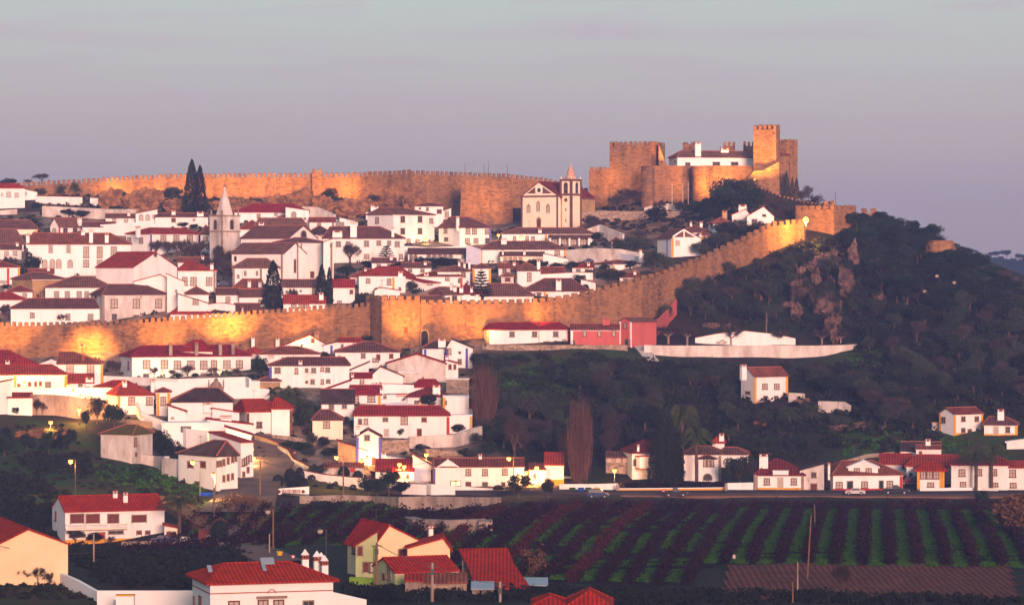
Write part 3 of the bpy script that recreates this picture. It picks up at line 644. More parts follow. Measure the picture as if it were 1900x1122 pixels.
def tower(parent, x0, x1, yt, yb, Y, xc=None, sd='R', D=None, nm=5, mh=8, m='stone', name='tower', th=30, foot=3, taper=0, mer=True):
    """square battlemented tower as a part of parent (world-placed); px footprint"""
    pc = xc if xc is not None else (x0 + x1) / 2; a = math.atan((pc - CX) / F); t_ = R(th) if xc is not None else 0
    phi = -a + (t_ if sd == 'L' else -t_); P0 = P(pc, yb, Y); dx_ = Vector((math.cos(phi), math.sin(phi))); dy_ = Vector((-math.sin(phi), math.cos(phi)))
    fr, sp_ = Site(P0, dx_), Site(P0, dy_)
    if xc is None: xa, xb = fr.at(x0, yb)[0], fr.at(x1, yb)[0]
    elif sd == 'L': xa, xb = 0., fr.at(x1, yb)[0]
    else: xa, xb = fr.at(x0, yb)[0], 0.
    if D is None: D = sp_.at(x1 if sd == 'R' else x0, yb)[0] if xc is not None else xb - xa
    hm = mh * Y / F if mer else 0; H = (yb - yt) * Y / F - hm; mb = MB(); k = taper
    mb.add([(xa - k, -k, -foot), (xb + k, -k, -foot), (xb + k, D + k, -foot), (xa - k, D + k, -foot), (xa, 0, H), (xb, 0, H), (xb, D, H), (xa, D, H)], [(3, 2, 1, 0), (4, 5, 6, 7), (0, 1, 5, 4), (1, 2, 6, 5), (2, 3, 7, 6), (3, 0, 4, 7)])
    o = mb.build(name, m, parent); o.location = P0 - (parent.location if parent else Vector((0, 0, 0))); o.rotation_euler = (0, 0, phi)
    if mer:
        W = xb - xa
        for n, L, f in ((nm, W, lambda t: (xa + t, .28, 0)), (nm, W, lambda t: (xa + t, D - .28, 0)), (max(2, round(nm * D / W)), D, lambda t: (xa + .28, t, math.pi / 2)), (max(2, round(nm * D / W)), D, lambda t: (xb - .28, t, math.pi / 2))):
            pr = (L) / (n - .38); me = merlon_mesh(pr * .62, hm, .56, m)
            for i in range(n):
                x, y, r_ = f(min(L - pr * .31, max(pr * .31, pr * .31 + i * pr))); c = link('merlon', me, o); c.location = (x, y, H); c.rotation_euler = (0, 0, r_); c.scale = (1, 1, rng.uniform(.9, 1.05))
    return o, dict(xa=xa, xb=xb, D=D, H=H, fr=fr, sdp=sp_, P0=P0)
# ------------------------------------------------------------------ trees
def quads(C, size, asp=.6, flat=None, rs=NR):
    """leaf quads at centres C; returns V,Q"""
    n = len(C); u = rs.normal(size=(n, 3)); u /= np.linalg.norm(u, axis=1)[:, None]; v = rs.normal(size=(n, 3))
    if flat is not None: u[:, 2] *= flat; v[:, 2] *= flat; u /= np.linalg.norm(u, axis=1)[:, None]
    v -= (v * u).sum(1)[:, None] * u; v /= np.linalg.norm(v, axis=1)[:, None]
    s = size * rs.uniform(.6, 1.3, (n, 1)); u *= s; v *= s * asp
    V = np.stack([C - u, C + v * .9, C + u, C - v], 1).reshape(-1, 3); return V, np.arange(4 * n).reshape(n, 4)
def blobs(nb, npt, rad, zc, zr, xr, seed, squash=.8):
    rs = np.random.RandomState(seed); out = []
    for i in range(nb):
        a = rs.uniform(0, 6.283); r = xr * math.sqrt(rs.uniform(0, 1)); z = zc + zr * rs.uniform(-1, 1) * math.sqrt(max(0, 1 - (r / xr * .9) ** 2))
        c = np.array([r * math.cos(a), r * math.sin(a), z]); rr = rad * rs.uniform(.65, 1.25)
        d = rs.normal(size=(npt, 3)); d /= np.linalg.norm(d, axis=1)[:, None]; d *= (rs.uniform(.55, 1.08, (npt, 1))) * rr; d[:, 2] *= squash; out.append(c + d)
    return np.concatenate(out)
_cr = {}
def limb(mb, a, d, L, r, lv, rs, spread=.7, up=.25, kids=(3, 4)):
    b = a + d * L; mb.tube(a, b, r, r * .65, n=5 if lv > 1 else 3)
    ends = [b]
    if lv > 0:
        for i in range(rs.randint(kids[0], kids[1] + 1)):
            nd = (d + Vector(rs.normal(size=3)) * spread + Vector((0, 0, up))).normalized()
            ends += limb(mb, a.lerp(b, rs.uniform(.55, 1)), nd, L * rs.uniform(.6, .85), r * .55, lv - 1, rs, spread, up, kids)
    return ends
def crown(kind, var):
    k = (kind, var)
    if k in _cr: return _cr[k]
    rs = np.random.RandomState(hash(kind) % 1 + var * 17 + sum(map(ord, kind))); tr = MB(); V = Q = None
    if kind in ('round', 'olive', 'pinetree'):
        n = {'round': (20, 210, .19), 'olive': (22, 130, .17), 'pinetree': (24, 210, .17)}[kind]
        C = blobs(n[0], n[1], n[2], .58, .26, .32, var + 31, .75); V, Q = quads(C, {'round': .030, 'olive': .026, 'pinetree': .026}[kind], .6, rs=rs)
        tr.tube((0, 0, -.06), (.02, 0, .5), .035, .02)
        for i in range(5):
            a = i * 1.3; tr.tube((.01, 0, .22 + .04 * i), (.28 * math.cos(a), .28 * math.sin(a), .55 + .04 * i), .016, .006, 4)
    elif kind == 'bush':
        C = blobs(18, 150, .22, .42, .3, .30, var + 61, .8); C[:, 2] = np.maximum(C[:, 2], 0.01); V, Q = quads(C, .045, .6, rs=rs); tr.tube((0, 0, -.1), (0, 0, .4), .05, .03)
    elif kind == 'topiary':
        d = rs.normal(size=(1500, 3)); d /= np.linalg.norm(d, axis=1)[:, None]; C = d * .45 * rs.uniform(.9, 1.04, (1500, 1)); C[:, 2] = C[:, 2] * 1.0 + .52; V, Q = quads(C, .05, .7, rs=rs); tr.tube((0, 0, -.1), (0, 0, .4), .06, .05)
    elif kind == 'cypress':
        n = 3400; z = rs.uniform(.02, 1, n); r = .5 * np.minimum(1, (z / .12) ** .5) * np.clip((1 - z) / .75, 0, 1) ** .62 + .01; a = rs.uniform(0, 6.283, n)
        bump = 1 + .16 * np.sin(a * 5 + z * 21 + var) + .12 * np.sin(a * 3 - z * 37) + rs.uniform(-.16, .1, n)
        r = r * bump; C = np.stack([r * np.cos(a), r * np.sin(a), z], 1); V, Q = quads(C, .030, .8, rs=rs); V[:, 2] = V[:, 2]; tr.tube((0, 0, -.05), (0, 0, .9), .05, .01)
    elif kind in ('bare', 'plane'):
        mb = MB(); 
        if kind == 'plane':
            tr.tube((0, 0, -.06), (0, 0, .3), .045, .04, 7); E = []
            for i in range(5):
                a = i * 1.256 + rs.uniform(-.3, .3); E += limb(tr, Vector((0, 0, .28)), Vector((math.cos(a), math.sin(a), .75)).normalized(), .26, .032, 1, rs, .35, .1, (2, 2))
        else:
            tr.tube((0, 0, -.06), (0, 0, .25), .03, .026, 6); E = []
            for i in range(5):
                a = i * 1.256 + rs.uniform(-.3, .3); E += limb(tr, Vector((0, 0, rs.uniform(.15, .3))), Vector((math.cos(a) * .6, math.sin(a) * .6, 1)).normalized(), .25, .016, 2, rs, .5, .25)
        E = np.array([tuple(e_) for e_ in E]); n = 2600 if kind == 'bare' else 2000; b = E[rs.randint(0, len(E), n)]
        d = rs.normal(size=(n, 3)) * (.85 if kind == 'bare' else .6); d += (b - np.array([0, 0, .35])) * 1.1; d[:, 2] += .35; d /= np.linalg.norm(d, axis=1)[:, None]; L = rs.uniform(.06, .17, (n, 1)) if kind == 'bare' else rs.uniform(.08, .22, (n, 1))
        sd_ = np.cross(d, rs.normal(size=(n, 3))); sd_ /= np.linalg.norm(sd_, axis=1)[:, None]; w_ = .0035
        V = np.stack([b - sd_ * w_, b + sd_ * w_, b + d * L + sd_ * w_ * .3, b + d * L - sd_ * w_ * .3], 1).reshape(-1, 3); Q = np.arange(4 * n).reshape(n, 4)
    elif kind == 'poplar':
        n = 900; z0 = rs.uniform(.04, .72, n) ; a = rs.uniform(0, 6.283, n); prof = .5 * np.sin(np.clip(z0 * .95 + .12, 0, 1) * math.pi) ** .7; r = prof * rs.uniform(.1, .95, n) ** .6
        b = np.stack([r * .8 * np.cos(a), r * .8 * np.sin(a), z0], 1); d = np.stack([np.cos(a) * .16, np.sin(a) * .16, np.ones(n)], 1) + rs.normal(size=(n, 3)) * .07; L = rs.uniform(.14, .34, (n, 1))
        sd_ = np.cross(d, rs.normal(size=(n, 3))); sd_ /= np.linalg.norm(sd_, axis=1)[:, None]; w_ = .0055
        V = np.stack([b - sd_ * w_, b + sd_ * w_, b + d * L + sd_ * w_ * .3, b + d * L - sd_ * w_ * .3], 1).reshape(-1, 3); Q = np.arange(4 * n).reshape(n, 4)
        for i in range(9):
            a = i * .7; tr.tube((0, 0, -.04 + i * .02), (.18 * math.cos(a), .18 * math.sin(a), .55 + .045 * i), .02, .006, 4)
    elif kind in ('palm', 'palmtall'):
        zc = .52 if kind == 'palm' else .74; fl = .45 if kind == 'palm' else .42; vs, qs = [], []; rzz = (1 - zc)
        for i in range(62):
            a = i * 2.399; el = rs.uniform(-.6, .95); L = 1.0; hx, hy = math.cos(a), math.sin(a); pr = []
            for j in range(9):
                t = j / 8; rr = .5 * t * (.72 + .28 * math.cos(el)); zz = zc + rzz * (1.6 * math.sin(el) * t - 1.25 * t * t * (1.0 if el > 0 else .5)); pr.append((hx * rr, hy * rr, zz))
            for j in range(8):
                p, q = np.array(pr[j]), np.array(pr[j + 1]); sdv = np.array([-hy, hx, 0]) * .062 * (1 - .55 * abs(j - 3) / 5)
                for sg in (-1, 1):
                    for h_ in (0, .5):
                        m0 = p + (q - p) * h_; m1 = p + (q - p) * (h_ + .30); tip = m1 + sdv * sg + (q - p) * .8 + np.array([0, 0, -.035]); b_ = len(vs); vs += [m0, m1, tip, tip - (q - p) * .12]; qs.append((b_, b_ + 1, b_ + 2, b_ + 3))
        V, Q = np.array(vs), np.array(qs); tp = V[:, 2].max(); V[:, 2] = np.where(V[:, 2] > zc, zc + (V[:, 2] - zc) * min(1.5, (1 - zc) / (tp - zc)), zc + (V[:, 2] - zc) * (.5 if kind == 'palm' else .42))
        tr.tube((0, 0, -.05), (0, 0, zc * .5), .05 if kind == 'palm' else .04, .045, 8); tr.tube((0, 0, zc * .5), (0, 0, zc), .045 if kind == 'palm' else .035, .06, 8)
    elif kind == 'norfolk':
        C = []
        for i in range(9):
            z = .16 + .80 * i / 9; L = .5 * (1 - (i / 9.6) ** 1.2) + .03
            for j in range(7):
                a = j * .897 + i * .5
                for t in np.linspace(.1, 1, 26):
                    for _ in range(9): C.append((L * t * math.cos(a) + rs.uniform(-1, 1) * .03, L * t * math.sin(a) + rs.uniform(-1, 1) * .03, z + .035 * t * t + rs.uniform(-.008, .012)))
        V, Q = quads(np.array(C), .03, .6, .35, rs); tr.tube((0, 0, -.05), (0, 0, .98), .025, .008)
    elif kind == 'umbrella':
        C = blobs(14, 120, .16, .80, .05, .36, var + 5, .45); V, Q = quads(C, .035, .6, rs=rs); tr.tube((0, 0, -.1), (.03, 0, .72), .03, .02)
        for i in range(6): a = i * 1.05; tr.tube((.02, 0, .6), (.3 * math.cos(a), .3 * math.sin(a), .78), .012, .006, 4)
    elif kind == 'aloe':
        mb = MB(); vs, qs = [], []
        for i in range(26):
            a = i * 2.399; el = .2 + 1.2 * i / 26; d = np.array([math.cos(a) * math.cos(el), math.sin(a) * math.cos(el), math.sin(el)]) * .5; sdv = np.array([-math.sin(a), math.cos(a), 0]) * .05; b_ = len(vs)
            vs += [-sdv, sdv, d + sdv * .1, d - sdv * .1]; qs.append((b_, b_ + 1, b_ + 2, b_ + 3))
        V, Q = np.array(vs), np.array(qs); tr.tube((0, 0, -.1), (0, 0, .1), .08, .05)
    me = mesh_np('crown', V, Q, None); _cr[k] = (me, tr.mesh('trunk', 'trunk')); return _cr[k]
_cm = {}
def crown_m(kind, var, m, tm):
    k = (kind, var, m, tm)
    if k not in _cm:
        a, b = crown(kind, var); a = a.copy(); a.materials.clear(); a.materials.append(MAT[m]); b = b.copy(); b.materials.clear(); b.materials.append(MAT[tm]); _cm[k] = (a, b)
    return _cm[k]
DEFM = dict(round='leaf', olive='leafolive', pinetree='leafpine', bush='leaf', topiary='leafdark', cypress='leafdark', bare='twig', plane='twig', poplar='twigpop', palm='leafpalm', palmtall='leafpalm', norfolk='leafdark', umbrella='leafpine', aloe='leafolive')
DEFN = dict(round='evergreen_tree', olive='olive_tree', pinetree='pine_tree', bush='bush', topiary='clipped_bush', cypress='cypress', bare='bare_tree', plane='plane_tree', poplar='poplar', palm='palm_tree', palmtall='palm_tree', norfolk='tiered_pine', umbrella='umbrella_pine', aloe='agave')
NTREE = 0; FLOODK = 62; LAMPK = 60
def tree(kind, px, yb, yt, wpx, label, group=None, Y=None, m=None, name=None, tm=None, cat=None, zoff=0):
    global NTREE; NTREE += 1
    Y = Y or gY(px, yb); p = P(px, yb, Y); h = (yb - yt) * Y / F; w_ = wpx * Y / F
    root = empty(name or DEFN[kind], (p.x, p.y, p.z + zoff), rng.uniform(0, 6.28)); tag(root, label, cat or {'bush': 'bush', 'topiary': 'bush', 'aloe': 'plant'}.get(kind, 'tree'), group)
    a, b = crown_m(kind, NTREE % 4, m or DEFM[kind], tm or ('paletrunk' if kind == 'plane' else 'trunk'))
    c = link('crown', a, root); t = link('trunk', b, root)
    for o in (c, t): o.scale = (w_, w_, h)
    return root
def clumps(name, poly, per, m, size=(.5, 1.4), n=26, leaf=.3, label=None, kind='stuff', cat=None, hh=.8, Yr=None, maxn=9000, parent=None, flat=None):
    """low growth nobody could count: leaf clumps over a px polygon; per = m2 per clump"""
    pw = [G(a, b) for a, b in poly]; xs = [p.x for p in pw]; ys = [p.y for p in pw]; A = (max(xs) - min(xs)) * (max(ys) - min(ys)); k = int(min(maxn, A / per))
    X = NR.uniform(min(xs), max(xs), k); Yv = NR.uniform(min(ys), max(ys), k); keep = inpoly(X, Yv, [(p.x, p.y) for p in pw]); X, Yv = X[keep], Yv[keep]; Z = terr(X, Yv)
    k = len(X); s = NR.uniform(size[0], size[1], k); d = NR.normal(size=(k, n, 3)); d /= np.linalg.norm(d, axis=2)[:, :, None]; d *= NR.uniform(.5, 1.05, (k, n, 1)) * s[:, None, None]; d[:, :, 2] = np.abs(d[:, :, 2]) * hh
    C = np.stack([X, Yv, Z], 1)[:, None, :] + d; V, Q = quads(C.reshape(-1, 3), leaf, .6, flat); me = mesh_np(name, V, Q, m); o = link(name, me, parent); tag(o, label, cat, None, kind); return o
_rk = {}
def rock(label, px, yb, yt, wpx, Y=None, m='rock', var=0, group=None, dscale=.6, name='rock_outcrop'):
    wpx *= .85
    if (var, m) not in _rk:
        import bmesh
        bm = bmesh.new(); bmesh.ops.create_icosphere(bm, subdivisions=4, radius=1)
        for v in bm.verts:
            c = v.co.copy(); f = noise.fractal(c * 1.6 + Vector((var * 7, 0, 0)), .7, 2.3, 6) * .42 + abs(noise.noise(Vector((c.x * 4 + var, c.y * 4, c.z * 1.6)))) * .5 - .12
            v.co = c * (1 + f - .1)
        me = bpy.data.meshes.new('rock'); bm.to_mesh(me); bm.free(); me.materials.append(MAT[m]); _rk[(var, m)] = me
    Y = Y or gY(px, yb); h = (yb - yt) * Y / F; p = P(px, (yb + yt) / 2, Y + .4); o = link(name, _rk[(var, m)]); o.location = p; o.scale = (wpx * Y / F / 2, wpx * Y / F / 2 * dscale, h / 2); o.rotation_euler = (0, 0, 0)
    tag(o, label, 'rock', group); return o
# ------------------------------------------------------------------ lamps
def lamp(label, px, yl, yb, pw=60, Y=None, kind='globe', group='lit street lamps', hd='lampglow', col=(1, .44, .11), arm=0, wall=False, on=True):
    Y = Y or gY(px, yb); b = P(px + arm, yb, Y); h = (yb - yl) * Y / F; ax = -arm * Y / F
    root = empty('wall_lantern' if wall else 'street_lamp', b); tag(root, label, 'lamp', group)
    if not wall:
        mb = MB(); mb.cyl(0, 0, -1, h + (.3 if arm else -.25), .11, .07, 7); mb.cyl(0, 0, -1, .6, .2, .14, 8); mb.build('pole', 'metal', root)
        if arm: mb = MB(); mb.tube((0, 0, h + .25), (ax, 0, h + .18), .05, .05, 5); mb.build('arm', 'metal', root)
    else: mb = MB(); mb.tube((0, .3, h - .5), (0, -.0, h - .1), .05); mb.box(-.05, .05, .25, .32, h - .8, h - .2); mb.build('bracket', 'metal', root)
    mb = MB(); mb.lathe(ax, 0, [(.08, h - .42), (.34, h - .28), (.44, h), (.36, h + .2)], 10); mb.build('lantern_glass', hd if on else 'pane', root)
    mb = MB(); mb.lathe(ax, 0, [(.40, h + .2), (.2, h + .36), (.03, h + .48)], 10); mb.build('lantern_cap', 'metal', root)
    if on:
        l = bpy.data.lights.new('lamp_light', 'POINT'); l.energy = pw * LAMPK; l.color = col; l.shadow_soft_size = .3; o = bpy.data.objects.new('lamp_light', l); COL.objects.link(o); o.parent = root; o.location = (ax, -.5 if wall else 0, h - .9)
    return root
def flood(px, py, Y, pw, tx, ty, TY, label, spot=85, col=(1.0, .42, .07), size=.5):
    """floodlight fitting at a pixel and depth, aimed at another"""
    p = P(px, py, Y); zg = terr1(p.x, p.y); p.z = max(p.z, zg + .5); root = empty('floodlight', p); tag(root, label, 'floodlight', 'floodlights along the walls')
    t = P(tx, ty, TY) - p; rot = t.to_track_quat('-Z', 'Y').to_euler(); mb = MB(); mb.box(-.25, .25, -.2, .2, .0, .3); hb = mb.build('housing', 'metal', root); hb.rotation_euler = rot
    mb = MB(); mb.tube((0, 0, 0), (0, 0, zg - p.z - .3), .06); mb.build('post', 'metal', root)
    l = bpy.data.lights.new('flood_light', 'SPOT'); l.energy = pw * FLOODK; l.color = col; l.spot_size = R(spot); l.spot_blend = .9; l.shadow_soft_size = size; o = bpy.data.objects.new('flood_light', l); COL.objects.link(o); o.parent = root; o.rotation_euler = rot; o.location = t.normalized() * .05
    return root
# ------------------------------------------------------------------ vehicles
CARP = {
 'sedan': (4.3, [(0, .45), (.05, .78), (.5, .86), (3.9, .95), (4.25, .80), (4.3, .45)], [(.95, .9), (1.65, 1.40), (2.75, 1.42), (3.55, .94)], (.80, 3.45)),
 'hatch': (3.9, [(0, .45), (.05, .85), (.4, .95), (2.9, .93), (3.8, .72), (3.9, .45)], [(.15, .93), (.6, 1.40), (1.9, 1.46), (2.95, .93)], (.75, 3.1)),
 'van': (4.9, [(0, .5), (.02, 1.05), (3.9, 1.08), (4.75, .85), (4.9, .5)], [(.03, 1.04), (.12, 1.92), (3.0, 1.95), (3.95, 1.06)], (.95, 3.9)),
 'pickup': (5.0, [(0, .55), (.02, 1.0), (3.4, 1.02), (4.85, .92), (5.0, .55)], [(1.75, 1.0), (1.85, 1.68), (2.75, 1.70), (3.5, 1.0)], (.95, 4.05)),
}
def car(label, px, yb, lpx, kind, m, Y=None, flip=False, rot=None, name='car', lift=.36, glassm='glass'):
    L, bodyp, cab, wh = CARP[kind]; Y = Y or gY(px, yb); p = P(px, yb, Y); a = math.atan((px - CX) / F); k = lpx * Y / F / L; W = 1.7
    zg = terr1(p.x, p.y); root = empty(name, (p.x, p.y, max(p.z, zg + lift)), (-a if rot is None else rot) + (math.pi if flip else 0)); tag(root, label, 'van' if kind == 'van' else ('pickup truck' if kind == 'pickup' else 'car'), 'vehicles in the town'); root.scale = (k, k, k)
    h = L / 2
    def prof(pl, y0, y1, nm, mm, par, ins=0):
        mb = MB(); n = len(pl); mb.add([(x - h, y0, z) for x, z in pl] + [(x - h, y1, z) for x, z in pl], [tuple(range(n)), tuple(range(2 * n - 1, n - 1, -1))] + [((i + 1) % n, i, n + i, n + (i + 1) % n) for i in range(n)]); return mb.build(nm, mm, par)
    pl = [(bodyp[0][0], .28)] + bodyp[0:] + [(bodyp[-1][0], .28)]
    for xw in wh[::-1]: pl += [(xw + .42, .28), (xw + .3, .58), (xw, .68), (xw - .3, .58), (xw - .42, .28)]
    prof(pl, -W / 2, W / 2, 'body', m, root)
    (x0, z0), (x1, z1), (x2, z2), (x3, z3) = cab; yi = W / 2 - .16
    mb = MB(); q = [(x0, z0, W / 2 - .03), (x3, z3, W / 2 - .03), (x2, z2, yi), (x1, z1, yi)]
    mb.add([(x - h, -y, z) for x, z, y in q] + [(x - h, y, z) for x, z, y in q], [(0, 1, 2, 3), (7, 6, 5, 4), (0, 3, 7, 4), (3, 2, 6, 7), (2, 1, 5, 6), (1, 0, 4, 5)])
    mb.build('cabin', m, root)
    mb = MB(); xs = np.linspace(.06, .94, 4 if kind in ('van', 'hatch', 'sedan') else 3)
    for sgn in (-1, 1):
        for i in range(len(xs) - 1):
            a0, a1 = xs[i] + .015, xs[i + 1] - .015
            pts_ = []
            for t, f_ in ((a0, .12), (a1, .12), (a1, .86), (a0, .86)):
                xb_ = x0 + (x3 - x0) * t; xt = x1 + (x2 - x1) * t; yy = (W / 2 - .03) * (1 - f_) + yi * f_ + .012; pts_.append((xb_ * (1 - f_) + xt * f_ - h, sgn * yy, (z0 + (z3 - z0) * t) * (1 - f_) + (z1 + (z2 - z1) * t) * f_))
            mb.add(pts_, [(0, 1, 2, 3)])
    for (xa, za), (xb, zb) in (((x3, z3), (x2, z2)), ((x0, z0), (x1, z1))):
        s_ = .015 if xa > xb or xa == x3 else -.015; pts_ = [(xa + (xb - xa) * f_ - h + (s_ if xa == x3 else -.015), sg * (W / 2 - .14 - .1 * f_), za + (zb - za) * f_ + .01) for f_, sg in ((.1, -1), (.1, 1), (.88, 1), (.88, -1))]; mb.add(pts_, [(0, 1, 2, 3)])
    mb.build('windows', glassm, root)
    for xw in wh:
        for sg in (-1, 1):
            mb = MB(); n = 16; y0, y1 = sg * (W / 2 - .2), sg * (W / 2 + .02); mb.add([(xw - h + .31 * math.cos(i * 2 * math.pi / n), y, .31 + .31 * math.sin(i * 2 * math.pi / n)) for y in (y0, y1) for i in range(n)], [tuple(range(n)), tuple(range(n, 2 * n))] + [(i, (i + 1) % n, n + (i + 1) % n, n + i) for i in range(n)]); wo = mb.build('wheel', 'tyre', root)
            mb = MB(); y = sg * (W / 2 + .03); mb.add([(xw - h + .19 * math.cos(i * 2 * math.pi / n), y, .31 + .19 * math.sin(i * 2 * math.pi / n)) for i in range(n)], [tuple(range(n))]); mb.build('rim', 'rim', wo)
    for sg in (-1, 1):
        mb = MB(); mb.box(L - h - .10, L - h + .012, sg * .62 - .17, sg * .62 + .17, .60, .76); mb.build('headlight', 'headl', root)
        mb = MB(); mb.box(-h - .012, -h + .1, sg * .68 - .12, sg * .68 + .12, .62, .84); mb.build('tail_light', 'tail', root)
    if kind == 'pickup':
        mb = MB()
        mb.box(.06 - h, 1.7 - h, -W / 2 + .1, W / 2 - .1, 1.005, 1.01); mb.build('cargo_bed', 'black', root)
    return root
def pole(label, px, yt, yb, w=.13, m='wood', Y=None, group='poles', name='utility_pole', lean=0, cross=False, cat='pole'):
    Y = Y or gY(px, yb); p = P(px, yb, Y); h = (yb - yt) * Y / F; mb = MB(); mb.tube((0, 0, -1), (lean * Y / F, 0, h), w * 1.15, w * .85, 7)
    root = empty(name, p); tag(root, label, cat, group); mb.build('post', m, root)
    if cross: mb = MB(); mb.box(-.7 + lean * Y / F, .7 + lean * Y / F, -.06, .06, h - .5, h - .38); mb.box(-.25, .25, -.3, -.13, h - 1.5, h - .8); mb.build('crossarm', 'metal', root)
    return root
# ------------------------------------------------------------------ town walls and castle
GP = lambda L: [(a, b, (gY(a, c) if c < 1200 else c)) for a, b, c in L]
citywall('long orange-lit battlemented wall west of the square gate tower', [(-60,597,752),(100,597,752),(200,595,752),(300,588,751),(400,580,750),(500,573,749),(600,566,748),(700,560,748)], 11.5, 8)
tw = citywall('low battlemented wall running east from the gate tower behind the pink house', [(778,555,748),(900,556,754),(1000,553,760),(1060,545,766),(1120,530,772),(1190,512,779),(1242,498,787)], 14.6, 8)
citywall('steep stepped battlemented wall climbing the slope beside the gabled white house', [(1242,498,787),(1300,474,797),(1350,452,806),(1400,428,817),(1432,411,826),(1492,405,835)], 12.6, 9, duty=.58)
citywall('long floodlit skyline wall behind the twin cypresses and spire', [(30,338,978),(160,331,978),(240,326,977),(320,322,976),(420,321,974),(580,321,972),(650,320,968),(700,318,962),(762,314,955)], 9.4, 8, th=2)
citywall('high skyline wall bending down towards the twin-bell church', [(762,316,955),(800,317,958),(860,319,962),(940,322,966),(1000,328,970),(1045,337,972),(1100,352,968)], 8.6, 7, th=2)
def emp(name, px, py, Y, label, cat, grp=None):
    p = P(px, py, Y); e_ = empty(name, p); tag(e_, label, cat, grp); return e_
gt = emp('gate_tower', 742, 648, 744, 'square orange-lit gate tower with small red shutter', 'tower')
o, gi = tower(gt, 690, 779, 548, 650, 742, xc=708, sd='L', nm=5, mh=8, th=24, D=9)
for nm_, px, py, w_, h_, m_ in (('shutter', 753, 613, 7, 12, 'redband'),):
    u, z, YY_ = gi['fr'].at(px, py); mb = MB(); s_ = YY_ / F; mb.box(u - w_ * s_ / 2, u + w_ * s_ / 2, -.1, .02, z - h_ * s_ / 2, z + h_ * s_ / 2); q = mb.build(nm_, m_, o)
# arched gateway beside the tower
ga = emp('gateway', 788, 648, 745.5, 'dark arched gateway beside the square tower', 'gateway')
pm_, fm_ = win_mesh('a', 1.6, 4.2); q = link('opening', pm_.copy(), ga); q.data.materials[0] = MAT['black']; q.location = (0, -.3, 2.3); q.scale = (1, 1, 1); f = link('arch_frame', fm_, ga); f.location = (0, -.3, 2.3)  # solid arch panel painted black, stands in for the shade of the passage
# buttress tower of the skyline wall
bt = emp('wall_tower', 903, 430, 935, 'broad weathered wall tower behind the white church facade', 'tower')
tower(bt, 857, 948, 334, 436, 934, nm=12, mh=0.1, mer=False, D=14, taper=1.0)
b2 = emp('wall_tower', 590, 330, 970, 'pale worn turret on the skyline wall', 'tower'); tower(b2, 579, 597, 314, 345, 970, nm=2, mh=6, D=3)
bs = emp('bastion', 1530, 430, 838, 'tall round-cornered bastion beside the glaring lamp', 'tower')
tower(bs, 1476, 1560, 380, 447, 838, xc=1548, sd='R', nm=6, mh=8, th=35, D=10, foot=12)
tower(bs, 1530, 1548, 372, 400, 842, nm=2, mh=6, D=3)
# ---- castle
ca = emp('castle', 1290, 385, 930, 'floodlit stone castle with square towers on the hilltop', 'castle')
CYB = 390
tower(ca, 1131, 1226, 262, CYB, 935, xc=1208, sd='R', nm=9, mh=8, th=20, D=12)
# sloping flank wall of the big tower
def cpoly(par, pts_, Y, D, m='stone', name='curtain_wall'):
    o0 = par.location; mb = MB(); v = [P(a, b, Y) - o0 for a, b in pts_]; n = len(v); mb.add([tuple(q) for q in v] + [(q.x, q.y + D, q.z) for q in v], [tuple(range(n)), tuple(range(2 * n - 1, n - 1, -1))] + [((i + 1) % n, i, n + i, n + (i + 1) % n) for i in range(n)]); return mb.build(name, m, par)
cpoly(ca, [(1222,400),(1240,400),(1240,310),(1236,303),(1222,268)], 936, 5, name='flank_wall')
citywall('low curtain wall between skyline wall and castle keep', [(1093,309,944),(1133,311,940)], 8, 6, th=8, foot=6)
cpoly(ca, [(1205,400),(1400,400),(1400,309),(1205,309)], 931, 2.5)
cpoly(ca, [(1205,310),(1400,310),(1400,307.5),(1205,307.5)], 930.7, 3.1, name='parapet')
def rtower(par, px, wpx, yt, yb, Y, rim=None, m='stone'):
    p = P(px, yb, Y) - par.location; r = wpx * Y / F / 2; h = (yb - yt) * Y / F; mb = MB(); pr = [(r * 1.08, -3), (r, 0), (r, h)]
    if rim: hr = (yb - rim) * Y / F; pr = [(r * 1.04, -3), (r, 0), (r, hr - .4), (r * 1.08, hr), (r * 1.08, h)]
    mb.lathe(0, 0, pr, 22); o = mb.build('round_tower', m, par, smooth=False); o.location = p; return o
rtower(ca, 1202, 25, 308, 400, 927); rtower(ca, 1303, 38, 308, 400, 927, rim=322)
# white palace
house('long white palace with brown roof behind the castle curtain', 1251,1399,290.5,309,280, k='hip', r='brown', w='clean', Y=934, xc=1257, sd='L', th=18, D=8, foot=1, win='d:1276,305,8,6 1329,304,12,6 1363,304,12,6;o:1253,300,2,3', ch='1294.5,264,289,11 1344,275,281,15', cat='palace', name='palace', rx=(1272,1399))
c2 = emp('castle_turret', 1278, 300, 946, 'square stone turret behind the tall white chimney', 'tower', 'turrets behind the palace'); tower(c2, 1267, 1292, 264, 300, 946, nm=2, mh=3, D=5)
c2 = emp('castle_turret', 1353, 300, 948, 'open crenellated turret above middle of the palace roof', 'tower', 'turrets behind the palace'); tower(c2, 1342, 1364, 263, 300, 948, nm=3, mh=8, D=5)
c2 = emp('castle_turret', 1388, 300, 948, 'crenellated turret just beside the tall keep', 'tower', 'turrets behind the palace'); tower(c2, 1379, 1400, 263, 300, 948, nm=3, mh=8, D=5)
kp = emp('keep', 1420, 360, 926, 'tall golden floodlit keep, highest tower of the castle', 'tower')
tower(kp, 1398, 1447, 231, 372, 926, xc=1440, sd='R', nm=5, mh=9, th=24)
k2 = emp('castle_tower', 1463, 360, 940, 'grey square tower behind the keep with hanging creepers', 'tower')
tower(k2, 1444, 1480, 258, 372, 938, xc=1466, sd='R', nm=3, mh=6, th=38)
tower(k2, 1447, 1464, 287, 340, 934, mer=False, D=4)
